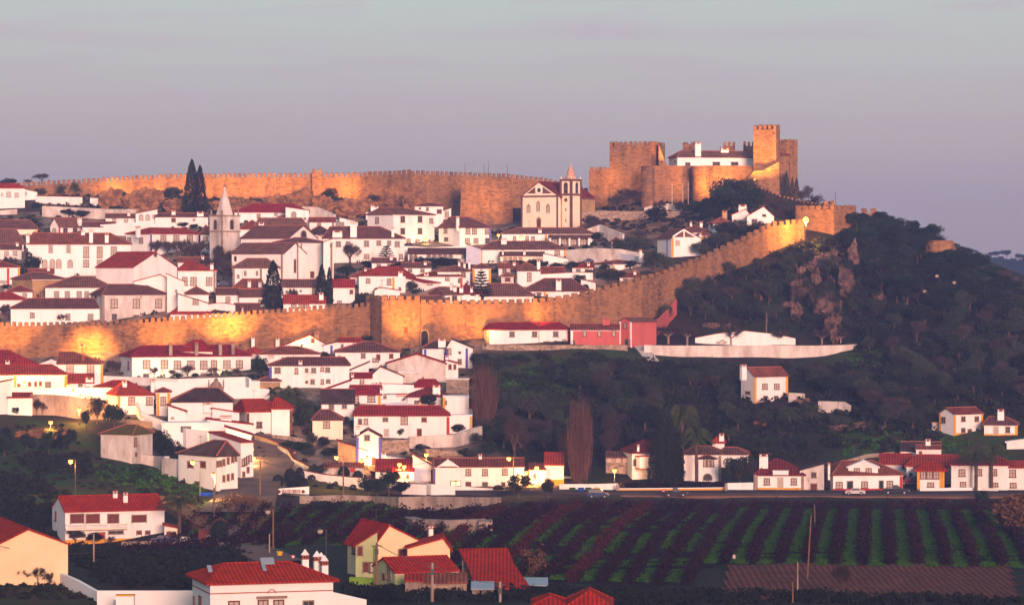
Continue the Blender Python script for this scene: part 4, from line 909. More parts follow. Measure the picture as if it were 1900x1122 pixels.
mb = MB(); mb.box(-1.6, 1.6, -.3, 3, 0, .4); q = mb.build('lean_roof', 'rust', k2); q.location = P(1456, 288, 933.5) - k2.location
cpoly(kp, [(1396,375),(1446,380),(1446,300),(1415,316),(1396,318)], 921, 5, name='buttress_wall')
cpoly(kp, [(1388,375),(1397,375),(1397,320),(1388,328)], 920, 5, name='buttress_wall')
citywall('narrow stepped wall dropping from the keep towards the glaring lamp', [(1392,327,918),(1406,346,910),(1440,360,893),(1485,372,870),(1535,380,846)], 7, 4, th=1.6, foot=5)
citywall('low dark wall on the crest beyond the bastion', [(1558,393,862),(1600,396,866)], 8, 3, th=1.5, foot=10)
c2 = emp('wall_turret', 1611, 410, 868, 'small broken turret on the crest above the pines', 'tower'); tower(c2, 1598, 1626, 386, 420, 868, nm=2, mh=10, D=5)
rw = lowwall('ruined sunlit stone wall sticking out above the pine slope', [(1716,446,475,826),(1768,446,475,826),(1776,466,480,828)], 'stone', th=2, name='ruined_wall', foot=8)
# rock bluffs under the skyline wall
RK = [(210,400,350,60),(262,402,352,70),(285,385,350,50),(330,398,368,60),(425,398,368,70),(470,392,372,60),(520,396,362,80),(560,398,352,70),(600,404,362,50),(645,405,368,60),(680,404,372,50),(740,392,340,60),(770,402,352,50),(430,380,345,0)]
for i, (a, b, c, d) in enumerate(RK):
    if d: rock('ochre rock bluff below the skyline wall', a, b, c, d, m='rockorange', var=i % 3, group='ochre bluffs under the skyline wall', dscale=.4)
RH = [(1527,505,470,40),(1584,510,448,22),(1503,512,492,26),(1549,500,462,16),(1515,535,500,20),(1475,560,535,26),(1488,520,495,24),(1512,575,545,30),(1535,590,562,24),(1583,580,560,18),(1632,560,540,26),(1568,555,520,24),(1405,540,520,26),(1408,560,545,16),(1320,610,598,40),(1355,612,600,30),(1548,640,606,18),(1478,596,560,26),(1460,575,560,24),(1545,545,520,20),(1465,512,498,18)]
for i, (a, b, c, d) in enumerate(RH): rock('pinkish limestone crag jutting from the wooded slope', a, b, c, d, var=i % 3, group='limestone crags on the wooded slope', dscale=.7)
for a, b, c, d in ((1490,585,510,54),(1534,600,520,60),(1572,560,482,36),(1510,520,482,44),(1548,640,585,44),(1472,540,505,34)): rock('broad dark limestone crag mass under the bastion', a, b, c, d, Y=gY(a, b) + 3, m='cragrock', var=(a % 3), group='crag mass under the bastion', dscale=.22)
RT = [(1490,755,738,40),(1560,800,788,50),(1600,798,782,40),(1640,800,790,20),(1618,780,772,14),(45,815,798,40),(70,812,795,36),(105,822,808,40),(125,812,800,26),(1412,792,776,30)]
for i, (a, b, c, d) in enumerate(RT): rock('low reddish boulder heap on the grassy slope', a, b, c, d, var=i % 3, m='rockorange' if i > 4 else 'rock', group='reddish boulder heaps', dscale=.8)
# flood lights
FL = [(152,640,742,170,660,754),(405,645,741,405,560,752),(445,640,741,430,560,752),(768,650,734,765,560,744),(850,646,738,850,600,752),(900,640,742,880,560,754),(560,640,738,560,580,750),(300,645,740,300,590,752),(20,650,741,20,590,752),(1000,600,752,1010,560,762)]
for i, (a, b, Y, c, d, Y2) in enumerate(FL):
    flood(a, b, Y, [520,500,380,560,380,340,150,260,230,160][i], c, d, Y2, 'floodlight at the foot of the town wall')
FL2 = [(205,372,968,210,345,980,200),(255,378,962,265,360,975,220),(440,380,960,450,345,976,260),(520,372,962,520,335,974,230),(640,372,958,640,335,970,230),(880,430,922,880,340,934,110),(1108,345,930,1118,330,944,90),(1330,360,915,1310,325,926,330),(1345,392,920,1350,315,930,220),(1404,335,912,1420,250,926,800),(1438,262,932,1470,262,940,20),(300,372,962,310,345,976,160),(1180,395,926,1170,300,935,90),(925,425,920,925,340,934,80),(590,385,955,595,340,970,160),(365,372,962,380,340,975,200),(1228,300,932,1228,275,936,60),(1490,445,826,1530,400,838,60),(672,400,950,672,375,960,90),(985,436,922,1000,395,936,45),(1048,436,924,1045,380,936,25)]
for a, b, Y, c, d, Y2, pw in FL2: flood(a, b, Y, pw, c, d, Y2, 'floodlight below the skyline wall or castle')
# ------------------------------------------------------------------ houses inside the walls (back rows first)
H = house
H('white house with red roof and two windows at the skyline wall end', -20,46,348,388,341,r='red',win='d:16,361,7,8 31,362,6,7;o:4,361,4,5')
H('small white annex with one dark window beside the skyline house', 46,69,356,372,351,k='sl',r='rust',win='o:48,359,4,5')
lowwall('long white garden wall below the skyline trees', [(66,364,378),(152,366,382)],'white',cap='cap')
lowwall('short white garden wall lit yellow by a floodlight', [(167,367,382),(219,370,384)],'white',cap='cap')
lowwall('stained white terrace wall under the brown bushes', [(78,382,402),(140,385,404),(200,388,408),(252,388,410)],'old')
lowwall('white terrace wall behind the big brown roofs', [(-20,392,402),(32,388,398)],'old')
H('low ochre shed with brown roof at the photo edge', -20,70,424,436,409,r='brown',w='lemon',corner='yellow@68',rx=(-20,56),D=12)
H('huge brown-roofed house at the photo edge above the arcade house', -70,44,452,470,425,r='brown',rx=(-60,30),D=16)
H('white cottage with pale side gable, red corner bands and two dark windows', 93,153,419,436,405,k='gx',r='brown',xc=109,win='d:121,428,7,9 139,428,7,9;A:101,429,6,10',ch='147.5,403,419,7',corner='redband@109 redband@152',th=38)
H('low white house with maroon roof beside the red-banded cottage', 153,213,420,437,412,k='gx',r='brown')
lowwall('white yard wall with pillars east of the maroon-roofed house', [(186,417,437),(216,415,438),(252,412,438),(300,416,438)],'white')
H('white pergola house with grey lean-to on the upper terrace', 252,292,396,424,388,k='sr',r='brown',win='a:262,404,7,12 274,404,7,12;o:285,402,4,6')
H('white house with wavy gable and tall white chimney by the twin cypresses', 288,386,402,424,396,k='gx',r='brown',win='s:322,406,7,13;o:360,408,4,4',ch='371.5,393,410,12 322,390,399,7',D=7)
H('long red-roofed house with blue corner bands behind bare twigs', 221,371,433,478,423,r='red',xc=279,sd='L',th=40,win='p:303,444,9,14 327,444,9,14 352,444,9,14;p:240,446,6,10 262,446,6,10',corner='blue@279 blue@370',D=10,rx=(300,360),ch='256,420,432,7')
H('white house with maroon roof tucked against the belfry', 372,392,434,470,418,r='brown',win='d:381,444,7,9',D=9)
H('large white house with arcade and brick-red hip roof and three chimneys', 52,243,452,514,433,r='rust',D=12,rx=(60,205),win='d:94,462,6,12 127,462,6,12;p:160,468,9,19 185,468,9,19 211,468,9,19;p:160,489,9,12 185,489,9,12;A:83,491,8,17 97,490,8,17 109,490,8,17;a:130,490,8,15',ch='51.5,434,450,6 169,427,449,7 198,433,449,7 154,427,435,7')
# --- Santa Maria
sm = H('large white church with brown nave roof and round gable window', 447,583,441,520,419,k='gx',r='brown',xc=536,sd='R',th=34,win='c:563,437,9,9',D=13,cat='church',name='church')
apse = H('tall white apse with stone corner pillars and pyramid roof', 537,603,449,520,441,k='pyr',r='brown',xc=551,sd='L',th=50,win='s:579,510,6,12',corner='stonetrim@552 stonetrim@559 stonetrim@600',D=7.5,cat='church',name='apse',depth_off=-6)
H('white church aisle with brown roof and narrow slit window', 430,549,469,522,451,k='gx',r='brown',xc=528,sd='R',th=42,win='s:547,494,3,24;o:437,480,3,8',corner='stonetrim@523',D=8,depth_off=-9,cat='church',name='church_aisle',rx=None)
H('low white sacristy with brown hip roof and three small windows', 432,518,496,524,480,k='hip',r='brown',win='o:442,513,4,7 455,507,4,8 477,507,4,8',corner='stonetrim@484 stonetrim@431',D=9,depth_off=-13,rx=(458,495),cat='church',name='sacristy')
H('white building block with stone pillars east of the church apse', 600,619,449,520,442,k='sr',r='brown',win='o:614,456,3,4',corner='stonetrim@615',D=8)
# bell tower
def belfry():
    pc, Y = 412, gY(412, 500) + 2; yb = 500; a = math.atan((pc - CX) / F); phi = -a + R(40); P0 = P(pc, yb, Y); root = empty('bell_tower', P0, phi); tag(root, 'white square belfry with pointed stone spire and corner pinnacles', 'bell tower')
    dx_ = Vector((math.cos(phi), math.sin(phi))); dy_ = Vector((-math.sin(phi), math.cos(phi))); fr, sd_ = Site(P0, dx_), Site(P0, dy_); W = fr.at(445, yb)[0]; D = sd_.at(389, yb)[0]; s = Y / F
    H1 = (yb - 429) * s; H2 = (yb - 400) * s; mb = MB(); mb.box(0, W, 0, D, -4, H2); mb.build('wall', 'old', root)
    for z in (H1, H2): mb = MB(); mb.box(-.2, W + .2, -.2, D + .2, z - .18, z + .16); mb.build('cornice', 'stonetrim', root)
    mb = MB()
    for i in range(11): 
        z = H1 * .0 + i * H2 / 11; k = .45 if i % 2 else .3; mb.box(-.05, k, -.05, k, z + .02, z + H2 / 11 - .02)
    mb.build('quoins', 'stonetrim', root)
    for px, u_ in ((400, 1), (430, 0)):
        pm_, fm_ = win_mesh('a', 1.15, 2.5)
        st = fr if u_ == 0 else sd_; u, z, _ = st.at(px, 417); o = link('bell_opening', pm_, root); o.location = (u, 0, z) if u_ == 0 else (0, u, z); o.rotation_euler = (0, 0, 0 if u_ == 0 else -math.pi / 2); link('frame', fm_, o)
    mb = MB(); hs = (400 - 343) * s; cx, cy = W / 2, D / 2; r = min(W, D) * .46; n = 8; vs = [(cx + r * math.cos(math.pi / 8 + i * math.pi / 4) * 1.04, cy + r * math.sin(math.pi / 8 + i * math.pi / 4) * 1.04, H2 + .1) for i in range(n)] + [(cx, cy, H2 + hs)]
    mb.add(vs, [(i, (i + 1) % n, n) for i in range(n)]); sp_ = mb.build('spire', 'old', root); mb = MB(); mb.lathe(cx, cy, [(.1, H2 + hs - .4), (.22, H2 + hs - .1), (.05, H2 + hs + .2), (.05, H2 + hs + 1)], 6); mb.build('finial', 'metal', sp_)
    for x, y in ((.3, .3), (W - .3, .3), (.3, D - .3), (W - .3, D - .3)): mb = MB(); mb.lathe(x, y, [(.28, H2 + .15), (.28, H2 + .5), (.12, H2 + .7), (.3, H2 + 1.0), (.03, H2 + 1.7)], 8); mb.build('pinnacle', 'stonetrim', root)
belfry()
# --- upper middle
H('low red-roofed house crowning the rise behind the spire', 435,572,393,412,379,r='red',rx=(468,545),win='d:480,401,6,7;o:512,398,5,5',D=11)
H('tall white house wall below the red roof with shadowed niche', 530,573,390,424,384,k='sl',r='rust',win='a:545,399,8,12;o:566,406,4,5;d:566,416,5,5',D=8)
H('white open loggia under small brown tile canopy', 503,550,409,424,400,r='brown',win='a:516,413,4,6;s:527,413,5,7 538,413,5,7',D=6)
H('low brown-roofed house under the white loggia', 470,573,425,438,405,r='brown',rx=(480,560),D=9)
H('brown tile roof house with square white chimney east of belfry', 444,492,424,440,409,r='rust',ch='485,413,423,10',D=8)
lowwall('patchy white rock wall east of the crowning red roof', [(560,383,402),(585,384,404),(618,398,410)],'old',th=1.2)
H('small white cottage with brown roof and one dark window above the long house', 574,622,411,428,404,k='gx',r='rust',win='d:592,416,6,7;d:618,417,3,8')
H('dark-roofed house squeezed between church gable and long white house', 566,620,434,452,419,r='dark',D=9)
H('little red roof peeping behind the church gable', 583,616,446,458,436,k='gy',r='red',pk=592)
H('white house with flat chimney lit orange under the skyline bluff', 679,704,395,412,384,k='flat',ch='691,380,396,6 698,382,392,9')
H('small brown-roofed house left of the garden palm', 600,634,411,424,404,k='sr',r='rust',win='o:617,417,3,8')
H('white house with dark double window beside the garden palm', 630,664,411,430,403,k='sl',r='rust',win='d:631,416,14,7')
H('tall four-windowed white house with brown hip roof', 678,806,397,456,385,r='brown',xc=730,sd='L',win='d:747,407,7,11 779,407,7,11 747,429,7,10 779,429,7,10;p:800,410,5,8;p:700,409,5,10;p:758,447,6,6 775,448,6,6',rx=(706,770),D=11,th=40)
H('upper white house with creeper balcony under the bend of the wall', 770,822,382,420,377,r='brown',win='d:793,388,4,6;s:815,393,8,8;o:779,387,3,4',D=7)
H('small white annex with veranda beside the creeper balcony', 822,837,391,412,386,k='sr',r='brown',win='p:829,398,6,10')
H('glowing yellow-white house with brown roof beneath the wall tower', 814,911,421,458,403,r='brown',xc=853,sd='L',win='p:868,429,7,10 880,429,7,10;p:867,447,7,8 883,447,7,8;d:904,447,7,9;p:827,428,5,9;d:828,444,6,6;p:903,430,5,8',ch='849,401,421,5',corner='blue@909',rx=(852,890),D=10)
H('long white three-chimney house with brown hip roof', 600,750,441,488,421,r='brown',rx=(612,705),win='d:628,453,8,9 646,453,7,9 680,452,8,10 703,451,7,8 722,451,6,8 737,453,8,9;p:680,476,8,8 744,476,6,8;d:605,451,3,8',ch='656,412,438,12 729,422,441,5 626,428,441,18',D=10)
lowwall('white garden wall below the four-windowed house', [(744,456,475),(800,459,476),(858,456,474),(885,458,474)],'white')
arc = H('white cloister wing with row of pointed dark arches', 757,866,471,488,460,k='sf',r='brown',win='a:763,478,6,10 771,478,6,10 796,477,7,10 806,477,7,10 816,477,7,10 826,477,7,10 836,477,7,10 860,477,6,8',D=7)
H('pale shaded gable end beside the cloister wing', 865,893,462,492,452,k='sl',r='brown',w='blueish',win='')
H('wide white house with yellow corner bands and long brown roof', 891,1050,462,486,448,r='brown',corner='yellow@893 yellow@1048',win='p:1034,469,8,7;o:940,472,4,5',rx=(915,1018),D=11,ch='935,442,452,10')
# --- Santiago church
sg = H('cream baroque church facade with red-brown triangular pediment', 967,1104,364,428,337,k='gy',r='maroon',w='lemon',xc=1038,sd='R',th=34,pk=1000,D=18,corner='browntrim@968 browntrim@1034',cat='church',name='church_facade',win='',ov=.25)
def santiago(h):
    root, on = h['root'], h['on']; s = h['Y'] / F
    mb = MB(); mb.box(0, .05, .6, 18, -2, h['H'] - .1); mb.build('side_wall', 'ochrewall', root)
    mb = MB(); u0, z0 = on(967, 365)[0], on(967, 365)[2]; mb.box(h['xa'] - .2, h['xb'] + .2, -.25, .02, z0 - .2, z0 + .25); mb.build('cornice', 'browntrim', root)
    for a, b, c in (((978, 359), (993, 359), (993, 347)), ((1007, 359), (1024, 359), (1007, 347))):
        mb = MB(); q = [(on(*p, True)[0], on(*p, True)[2]) for p in (a, b, c)]; mb.prism(q, -.06, .0); mb.build('pediment_panel', 'browntrim', root)
    u, _, z = on(1000, 353)[:3]; pm_, fm_ = win_mesh('c', 1.2, 1.2); o = link('round_window', pm_, root); o.location = (u, 0, z); f = link('frame', fm_.copy(), o); f.data.materials[0] = MAT['clean']; f.scale = (1.3, 1.3, 1.3)
    for px, py, w_, h_, t in ((981, 389, 6, 12, 'e'), (1017, 389, 6, 12, 'e'), (999, 385, 6, 15, 'e'), (1000, 416, 8, 17, 'r')):
        u, _, z = on(px, py)[:3]; pm_, fm_ = win_mesh(t, w_ * s, h_ * s); o = link('door' if t == 'r' else 'window', pm_, root); o.location = (u, 0, z); f = link('frame', fm_.copy(), o); f.data.materials[0] = MAT['ochrewall']
        mb = MB(); a = w_ * s / 2; mb.prism([(-a * 1.5, h_ * s / 2 + .1), (a * 1.5, h_ * s / 2 + .1), (0, h_ * s / 2 + .8)], -.14, 0); q = mb.build('pediment', 'ochrewall', o)
    mb = MB(); mb.box(0.02, .12, .2, 17.8, h['H'] - .7, h['H'] - .3); mb.build('cornice', 'browntrim', root)
santiago(sg)
def santiago_tower():
    pc, yb = 1060, 428; Y = gY(1035, 428) - 1.0; a = math.atan((pc - CX) / F); phi = -a - R(34); P0 = P(pc, yb, Y); root = empty('bell_tower', P0, phi); tag(root, 'cream twin-bell tower with stepped red-brown cupola', 'bell tower')
    dx_ = Vector((math.cos(phi), math.sin(phi))); dy_ = Vector((-math.sin(phi), math.cos(phi))); fr, sd_ = Site(P0, dx_), Site(P0, dy_); W = -fr.at(1041, yb)[0]; D = sd_.at(1077, yb)[0]; s = Y / F
    z = lambda y: (yb - y) * s
    mb = MB(); mb.box(-W, 0, 0, D, -3, z(334)); mb.build('wall', 'lemon', root)
    for y in (361, 334): mb = MB(); mb.box(-W - .3, .3, -.3, D + .3, z(y) - .25, z(y) + .3); mb.build('cornice', 'browntrim', root)
    for x, y in ((-W, 0), (0, 0), (0, D)): mb = MB(); mb.box(x - .28, x + .28, y - .28, y + .28, -3, z(334)); mb.build('pilaster', 'browntrim', root)
    for st, px, rot in ((fr, 1050, 0), (sd_, 1070, math.pi / 2)):
        u, zz, _ = st.at(px, 349); pm_, fm_ = win_mesh('a', 1.1, 3.0); o = link('bell_opening', pm_, root); o.location = (u, 0, zz) if rot == 0 else (0, u, zz); o.rotation_euler = (0, 0, rot); link('frame', fm_, o)
        mb = MB(); mb.lathe(0, -.08, [(.32, -.5), (.22, 0), (.08, .3)], 8); mb.build('bell', 'metal', o)
    mb = MB(); u, zz, _ = fr.at(1050, 371); mb.add([(u + .55 * math.cos(i * .524), -.08, zz + .55 * math.sin(i * .524)) for i in range(12)], [tuple(range(12))]); mb.build('clock_face', 'browntrim', root)
    for y in (389, 409): mb = MB(); u, zz, _ = fr.at(1050, y); mb.box(u - .15, u + .15, -.05, 0, zz - .4, zz + .4); mb.build('slit_window', 'glass', root)
    cx, cy = -W / 2, D / 2; r = W * .52; prof = [(r * 1.0, z(332)), (r * .85, z(327)), (r * .62, z(324)), (r * .62, z(320)), (r * .68, z(319.5)), (r * .45, z(316)), (r * .35, z(313)), (r * .35, z(311)), (r * .14, z(308)), (.05, z(304))]
    mb = MB(); mb.lathe(cx, cy, prof, 8); c = mb.build('cupola', 'pinkdome', root)
    for x, y in ((-W, 0), (0, 0), (0, D), (-W, D)): mb = MB(); mb.lathe(x, y, [(.25, z(333)), (.12, z(331)), (.2, z(330)), (.03, z(327.5))], 6); mb.build('pinnacle', 'lemon', root)
mat('pinkdome', (.42, .20, .15), col2=(.55, .38, .28), scale=1.2, bump=.2)
santiago_tower()
H('low yellow-lit house with orange end band under the church facade', 931,1101,433,452,423,r='brown',corner='yellow@1013',win='p:955,443,4,7 978,442,4,6 989,443,5,7;l:967,443,5,6',ch='1002,424,447,6',rx=(960,1080),D=9)
def loggia():
    Y = gY(1050, 458); s = Y / F; root = empty('loggia', P(1057, 456, Y), -math.atan((1057 - CX) / F)); tag(root, 'white column loggia with brown awning roof under the churchyard', 'loggia')
    w2 = 38 * s; mb = MB(); mb.box(-w2, w2, 2.2, 2.5, -2, 2.6); mb.build('wall', 'white', root); mb = MB(); mb.slab([(-w2 - .3, -.4, 2.25), (w2 + .3, -.4, 2.25), (w2 + .3, 2.5, 3.0), (-w2 - .3, 2.5, 3.0)], .15); mb.build('roof', 'brown', root)
    mb = MB(); mb.box(-w2, w2, -.1, 2.3, -2.5, 0); mb.build('terrace', 'old', root)
    for i in range(5): mb = MB(); x = -w2 + .3 + i * (2 * w2 - .6) / 4; mb.box(x - .22, x + .22, 0, .4, 0, 2.2); mb.build('column', 'clean', root)
    for i in range(4):
        x = -w2 + 1.4 + i * (2 * w2 - .6) / 4; pm_, fm_ = win_mesh('p', 1.4, 1.6); o = link('window', pm_, root); o.location = (x, 2.2, 1.1); link('frame', fm_, o)
loggia()
lowwall('high patchy white retaining wall below the loggia', [(1050,464,490),(1100,460,488),(1150,462,486),(1192,470,486)],'old',th=1)
lowwall('patchy white garden wall stepping up below the stone terrace', [(1075,430,446),(1112,417,445),(1155,434,452)],'old',th=.6)
H('tiny white kiosk with pyramid roof and dark doorway', 1134,1152,447,466,440,k='pyr',r='dark',win='s:1142,455,6,13',D=3)
lowwall('white enclosure wall with pale blue gate', [(1096,469,487),(1126,467,486),(1152,470,486),(1190,477,490)],'blueish')
lowwall('rubble terrace wall below the castle trees', [(1060,393,430,912),(1110,391,425,912),(1180,392,425,910),(1260,392,425,905)],'rubble',th=1.2,foot=3)
lowwall('pale arched wall beside the white flagpoles', [(1195,386,396),(1215,379,395),(1240,378,394),(1262,386,396)],'old',th=.6)
gh = H('white gabled house with painted pediment and yellow corner band', 1238,1300,441,478,425,k='gy',r='brown',xc=1246,sd='L',th=24,pk=1268,corner='yellow@1248 blue@1238',win='e:1257,451,7,10',D=9,ch='1299,432,448,4')
def ghp(h):
    on = h['on']; mb = MB()
    for a, b in (((1248, 439), (1268, 426)), ((1268, 426), (1290, 439)), ((1268, 428), (1269, 440))):
        u0, _, z0 = on(*a)[:3]; u1, _, z1 = on(*b)[:3]; mb.tube((u0, -.08, z0), (u1, -.08, z1), .22, n=4)
    mb.build('gable_trim', 'clean', h['root']); mb = MB(); q = [(on(*p)[0], on(*p)[2]) for p in ((1250, 440), (1289, 440), (1268, 428))]; mb.prism(q, -.05, 0); mb.build('gable_panel', 'browntrim', h['root'])
ghp(gh)
H('maroon-roofed house with two chimneys behind the gabled house', 1262,1316,430,440,418,r='brown',ch='1282,411,420,4 1301,411,418,5',D=8)
H('orange rounded wall cottage beside the gabled house', 1291,1315,436,446,431,r='brown',w='yellow',D=5)
H('white cottage with brown roof and dark porch on the upper slope', 1314,1360,414,434,404,r='rust',win='s:1321,418,4,8',ch='1344,391,406,9,ochrewall',xc=1324,sd='L',D=7)
H('white stepped gable cottage with red roof and broad white chimney', 1358,1392,398,416,388,k='gy',r='red',pk=1384,ch='1378,380,394,15',D=8)
H('highest white gabled cottage below the castle trees', 1386,1436,401,418,383,k='gy',r='red',pk=1417,win='d:1400,412,9,10;o:1418,400,6,4',D=9)
# --- middle rows inside wall
H('small white house with red-brown lean-to roof and terrace windows', 928,1010,474,490,467,k='sf',r='brown',w='lemon',win='p:938,481,5,6 947,481,5,6 956,481,5,6 966,481,5,6',ch='933,464,472,3 973,464,471,4')
H('brown sloping roof shed beside the terrace windows', 1008,1056,480,492,470,k='sl',r='brown')
H('low white house with yellow corner near the climbing wall', 1111,1190,489,504,483,r='brown',xc=1137,sd='L',corner='yellow@1137',win='d:1124,497,3,7 1130,497,3,7;p:1178,494,6,4',D=8,th=35,ch='1188,463,486,5')
H('white cube cottage with brown pyramid roof and slender chimney', 953,1003,501,533,487,k='pyr',r='brown',xc=960,sd='L',win='p:982,514,6,15;d:957,510,4,10',ch='999,482,500,6',D=7)
H('red-roofed low house beside the white cube cottage', 1003,1048,508,518,496,k='gx',r='rust',D=8)
lowwall('long patchy white yard wall by the dark bushes', [(1003,509,520),(1060,506,520),(1100,506,520)],'white',cap='cap')
H('small brown kiosk with red door beside the cube cottage', 930,953,512,528,506,k='pyr',r='brown',w='old',win='s:942,518,8,9',D=4)
H('wide brown double roof with capped square chimney', 968,1092,539,556,517,r='brown',rx=(1010,1060),win='o:1000,547,7,8;d:1013,550,6,8',ch='1036.5,518,541,10',D=13,corner='yellow@1011')
H('white lean-to with maroon roof at the low wall', 1078,1105,524,540,518,k='sl',r='rust')
H('low brown mossy roof behind the low wall', 898,990,548,562,527,r='brown',rx=(905,960),D=12)
H('brown-roofed white house with blue band west of the tiered pine', 812,876,503,530,493,r='brown',win='d:860,510,7,8',corner='blue@875',D=9,ch='852,484,494,4 862,486,494,4 871,483,493,4')
H('upright white house with two yellow corner bands', 877,911,497,532,489,r='brown',w='white',corner='yellow@879 yellow@909',win='o:893,499,3,4',D=8)
H('long white house with red roof and arched window', 772,858,512,532,504,r='rust',corner='redband@857',win='a:853,521,5,9;o:790,520,3,4;p:830,517,6,6',ch='791,506,515,9',D=8)
H('big red hip roof house above the gate tower', 668,768,513,532,495,r='red',rx=(702,742),win='',D=12)
H('white house front with yellow pillar below the big red hip roof', 666,752,514,546,508,k='flat',win='p:683,521,6,7 722,523,6,10;d:742,535,2,3',corner='yellow@730',ch='743,503,518,8')
H('brown roof wing joined to the red hip roof', 650,720,513,530,499,r='rust',D=8,ch='678,497,502,4')
H('white shed with short red roof beside the dark cypress pair', 618,658,532,566,519,k='gx',r='red',win='s:652,542,5,8;p:630,561,6,5',D=7)
H('white gable house with red roof slope above the gate', 762,842,524,544,515,k='gx',r='red',xc=786,sd='L',th=55,win='p:797,526,8,2',D=11)
H('low white shed with red coping in front of the gate tower', 695,742,538,556,533,k='gy',r='rust',pk=705)
H('brown ridge roof house just behind the east wall merlons', 784,866,546,566,534,r='brown',xc=826,sd='L',th=30,win='d:843,553,8,9 859,556,7,9',D=8,rx=(800,845))
H('low maroon roof touching the gate tower merlons', 778,834,560,572,549,k='gx',r='brown',D=8)
H('dark maroon roof with three white chimneys by the tiered pine', 838,892,544,560,528,r='maroon',ch='838,526,536,6 844,530,540,6 856,531,542,7 875,532,543,5',D=8)
# left lower rows
H('white house with red hip roof at the photo edge below the arcade', -30,37,495,530,486,r='rust',corner='redband@15 yellow@35',win='o:6,523,12,5',D=9)
H('ochre stone house with brown hip roof', 22,120,517,556,506,r='brown',w='ochrewall',xc=60,sd='L',win='s:70,550,5,8;p:79,548,6,12',D=10,rx=(75,100))
H('small maroon-roofed house beside the ochre stone house', 14,60,540,562,530,r='rust',win='d:46,549,7,9;a:11,539,5,5',D=7)
H('bright red low roof at the photo edge', -20,46,555,580,543,r='red',rx=(-10,20),D=9)
H('big white hall with bright red roof and niche gable', 178,331,495,560,468,k='gx',r='red',xc=248,sd='R',th=45,win='c:288,473,5,5',D=15,cat='hall',name='parish_hall')
H('white wing with curved red-edged gable below the hall', 249,325,522,560,509,k='gy',r='red',pk=297,D=4,depth_off=-7)
H('red hip-roofed square house beside the bare poplar twigs', 330,401,501,545,484,k='pyr',r='red',win='p:343,522,8,14 359,522,10,14 388,522,10,14',corner='stonetrim@398',ch='393,488,500,6',D=12,rx=(348,352))
H('white four-windowed house with brown hip roof behind mottled villa', 84,208,532,562,513,r='brown',rx=(136,170),win='d:105,547,8,12 125,547,8,12 147,547,8,12 161,547,7,12',D=11)
vil = H('mottled pale villa with stone corners and three upper windows', 168,311,546,602,528,r='brown',w='old',xc=190,sd='L',win='p:212,563,11,15 253,563,11,15 294,563,10,15;d:212,588,8,10 253,590,9,10;s:178,551,6,6',corner='stonetrim@192 stonetrim@308',rx=(212,278),D=12)
H('long low brown-roofed house against the town wall', 20,190,571,604,554,r='brown',rx=(52,182),win='d:126,588,7,11 168,588,9,10;p:60,585,6,8',D=10)
H('white gable house with sagging brown roof edge beside villa', 310,342,522,580,508,k='sl',r='red',win='o:327,540,3,5',D=8)
H('maroon-roofed small house with white gable wing', 341,387,545,566,532,r='brown',D=8)
H('white narrow gable with single barred window', 330,386,562,592,545,k='sl',r='brown',win='p:363,560,9,9',D=6,depth_off=-2)
H('red pyramid-roofed house just behind the town wall', 316,390,581,602,561,k='pyr',r='red',D=9,rx=(345,352),corner='')
H('white house with maroon roof and flower window', 401,446,546,568,535,k='gx',r='brown',win='p:423,556,7,9',D=8)
H('long maroon roof with two white arched windows', 444,492,550,572,537,k='gx',r='brown',win='a:482,560,4,9 488,560,4,9',D=8)
H('brown roof with tall bottle chimney below the sacristy', 432,490,534,552,518,r='rust',rx=(450,485),ch='462.5,520,537,6 482.5,521,536,6',D=8,th=None)
H('low maroon roof with tiny chimney behind the merlons', 435,482,580,592,563,k='gx',r='brown',ch='450,570,576,3',D=6)
H('dark little hip roof behind the merlons', 388,428,580,594,571,r='dark',D=5)
H('long white house with brown roof right below the church', 522,598,532,552,519,k='gx',r='brown',win='o:558,540,3,3;p:584,540,8,10;w:532,542,5,6 546,542,4,9',D=9)
H('white low house with red roof and three small windows at merlons', 526,604,562,578,548,k='gx',r='red',win='p:545,568,8,6 559,568,8,6 569,568,7,6',ch='596,543,555,8',D=8)
lowwall('white courtyard wall between red roof and twin cypresses', [(380,565,590),(412,562,590),(436,566,590)],'white',cap='red')

for a in [('small white house with dark roof under the long terrace wall', 196,250,404,420,397,'gx','brown'),('low white outhouse behind the belfry trees', 330,388,486,505,478,'gx','rust'),('small white house peeping above the bare garden twigs', 402,436,478,500,470,'gx','brown'),
 ('little white house with brown roof below the terrace hedge', 690,735,487,506,479,'gx','brown'),('white cottage between hedge and brown ridge roofs', 925,962,497,512,489,'gx','rust'),('low white garden house under the arcade hedge', 745,800,496,510,488,'gx','brown'),
 ('small white house beside the drooping palm', 1150,1186,514,530,506,'gx','rust'),('white shed roofed in red near the round green tree', 1062,1100,496,506,490,'gx','red'),('small white house behind the ochre stone house', 52,100,507,526,499,'gx','rust'),('low white house under the arcade house trees', 0,40,462,482,453,'gx','brown')]:
    H(a[0], a[1], a[2], a[3], a[4], a[5], k=a[6], r=a[7], D=7, win='d:%d,%d,6,7 %d,%d,6,7' % (a[1] + (a[2] - a[1]) * .3, (a[3] * .6 + a[4] * .4), a[1] + (a[2] - a[1]) * .72, (a[3] * .6 + a[4] * .4)), ch='%d,%d,%d,5' % (a[1] + (a[2] - a[1]) * .8, a[5] - 4, a[5] + 3))
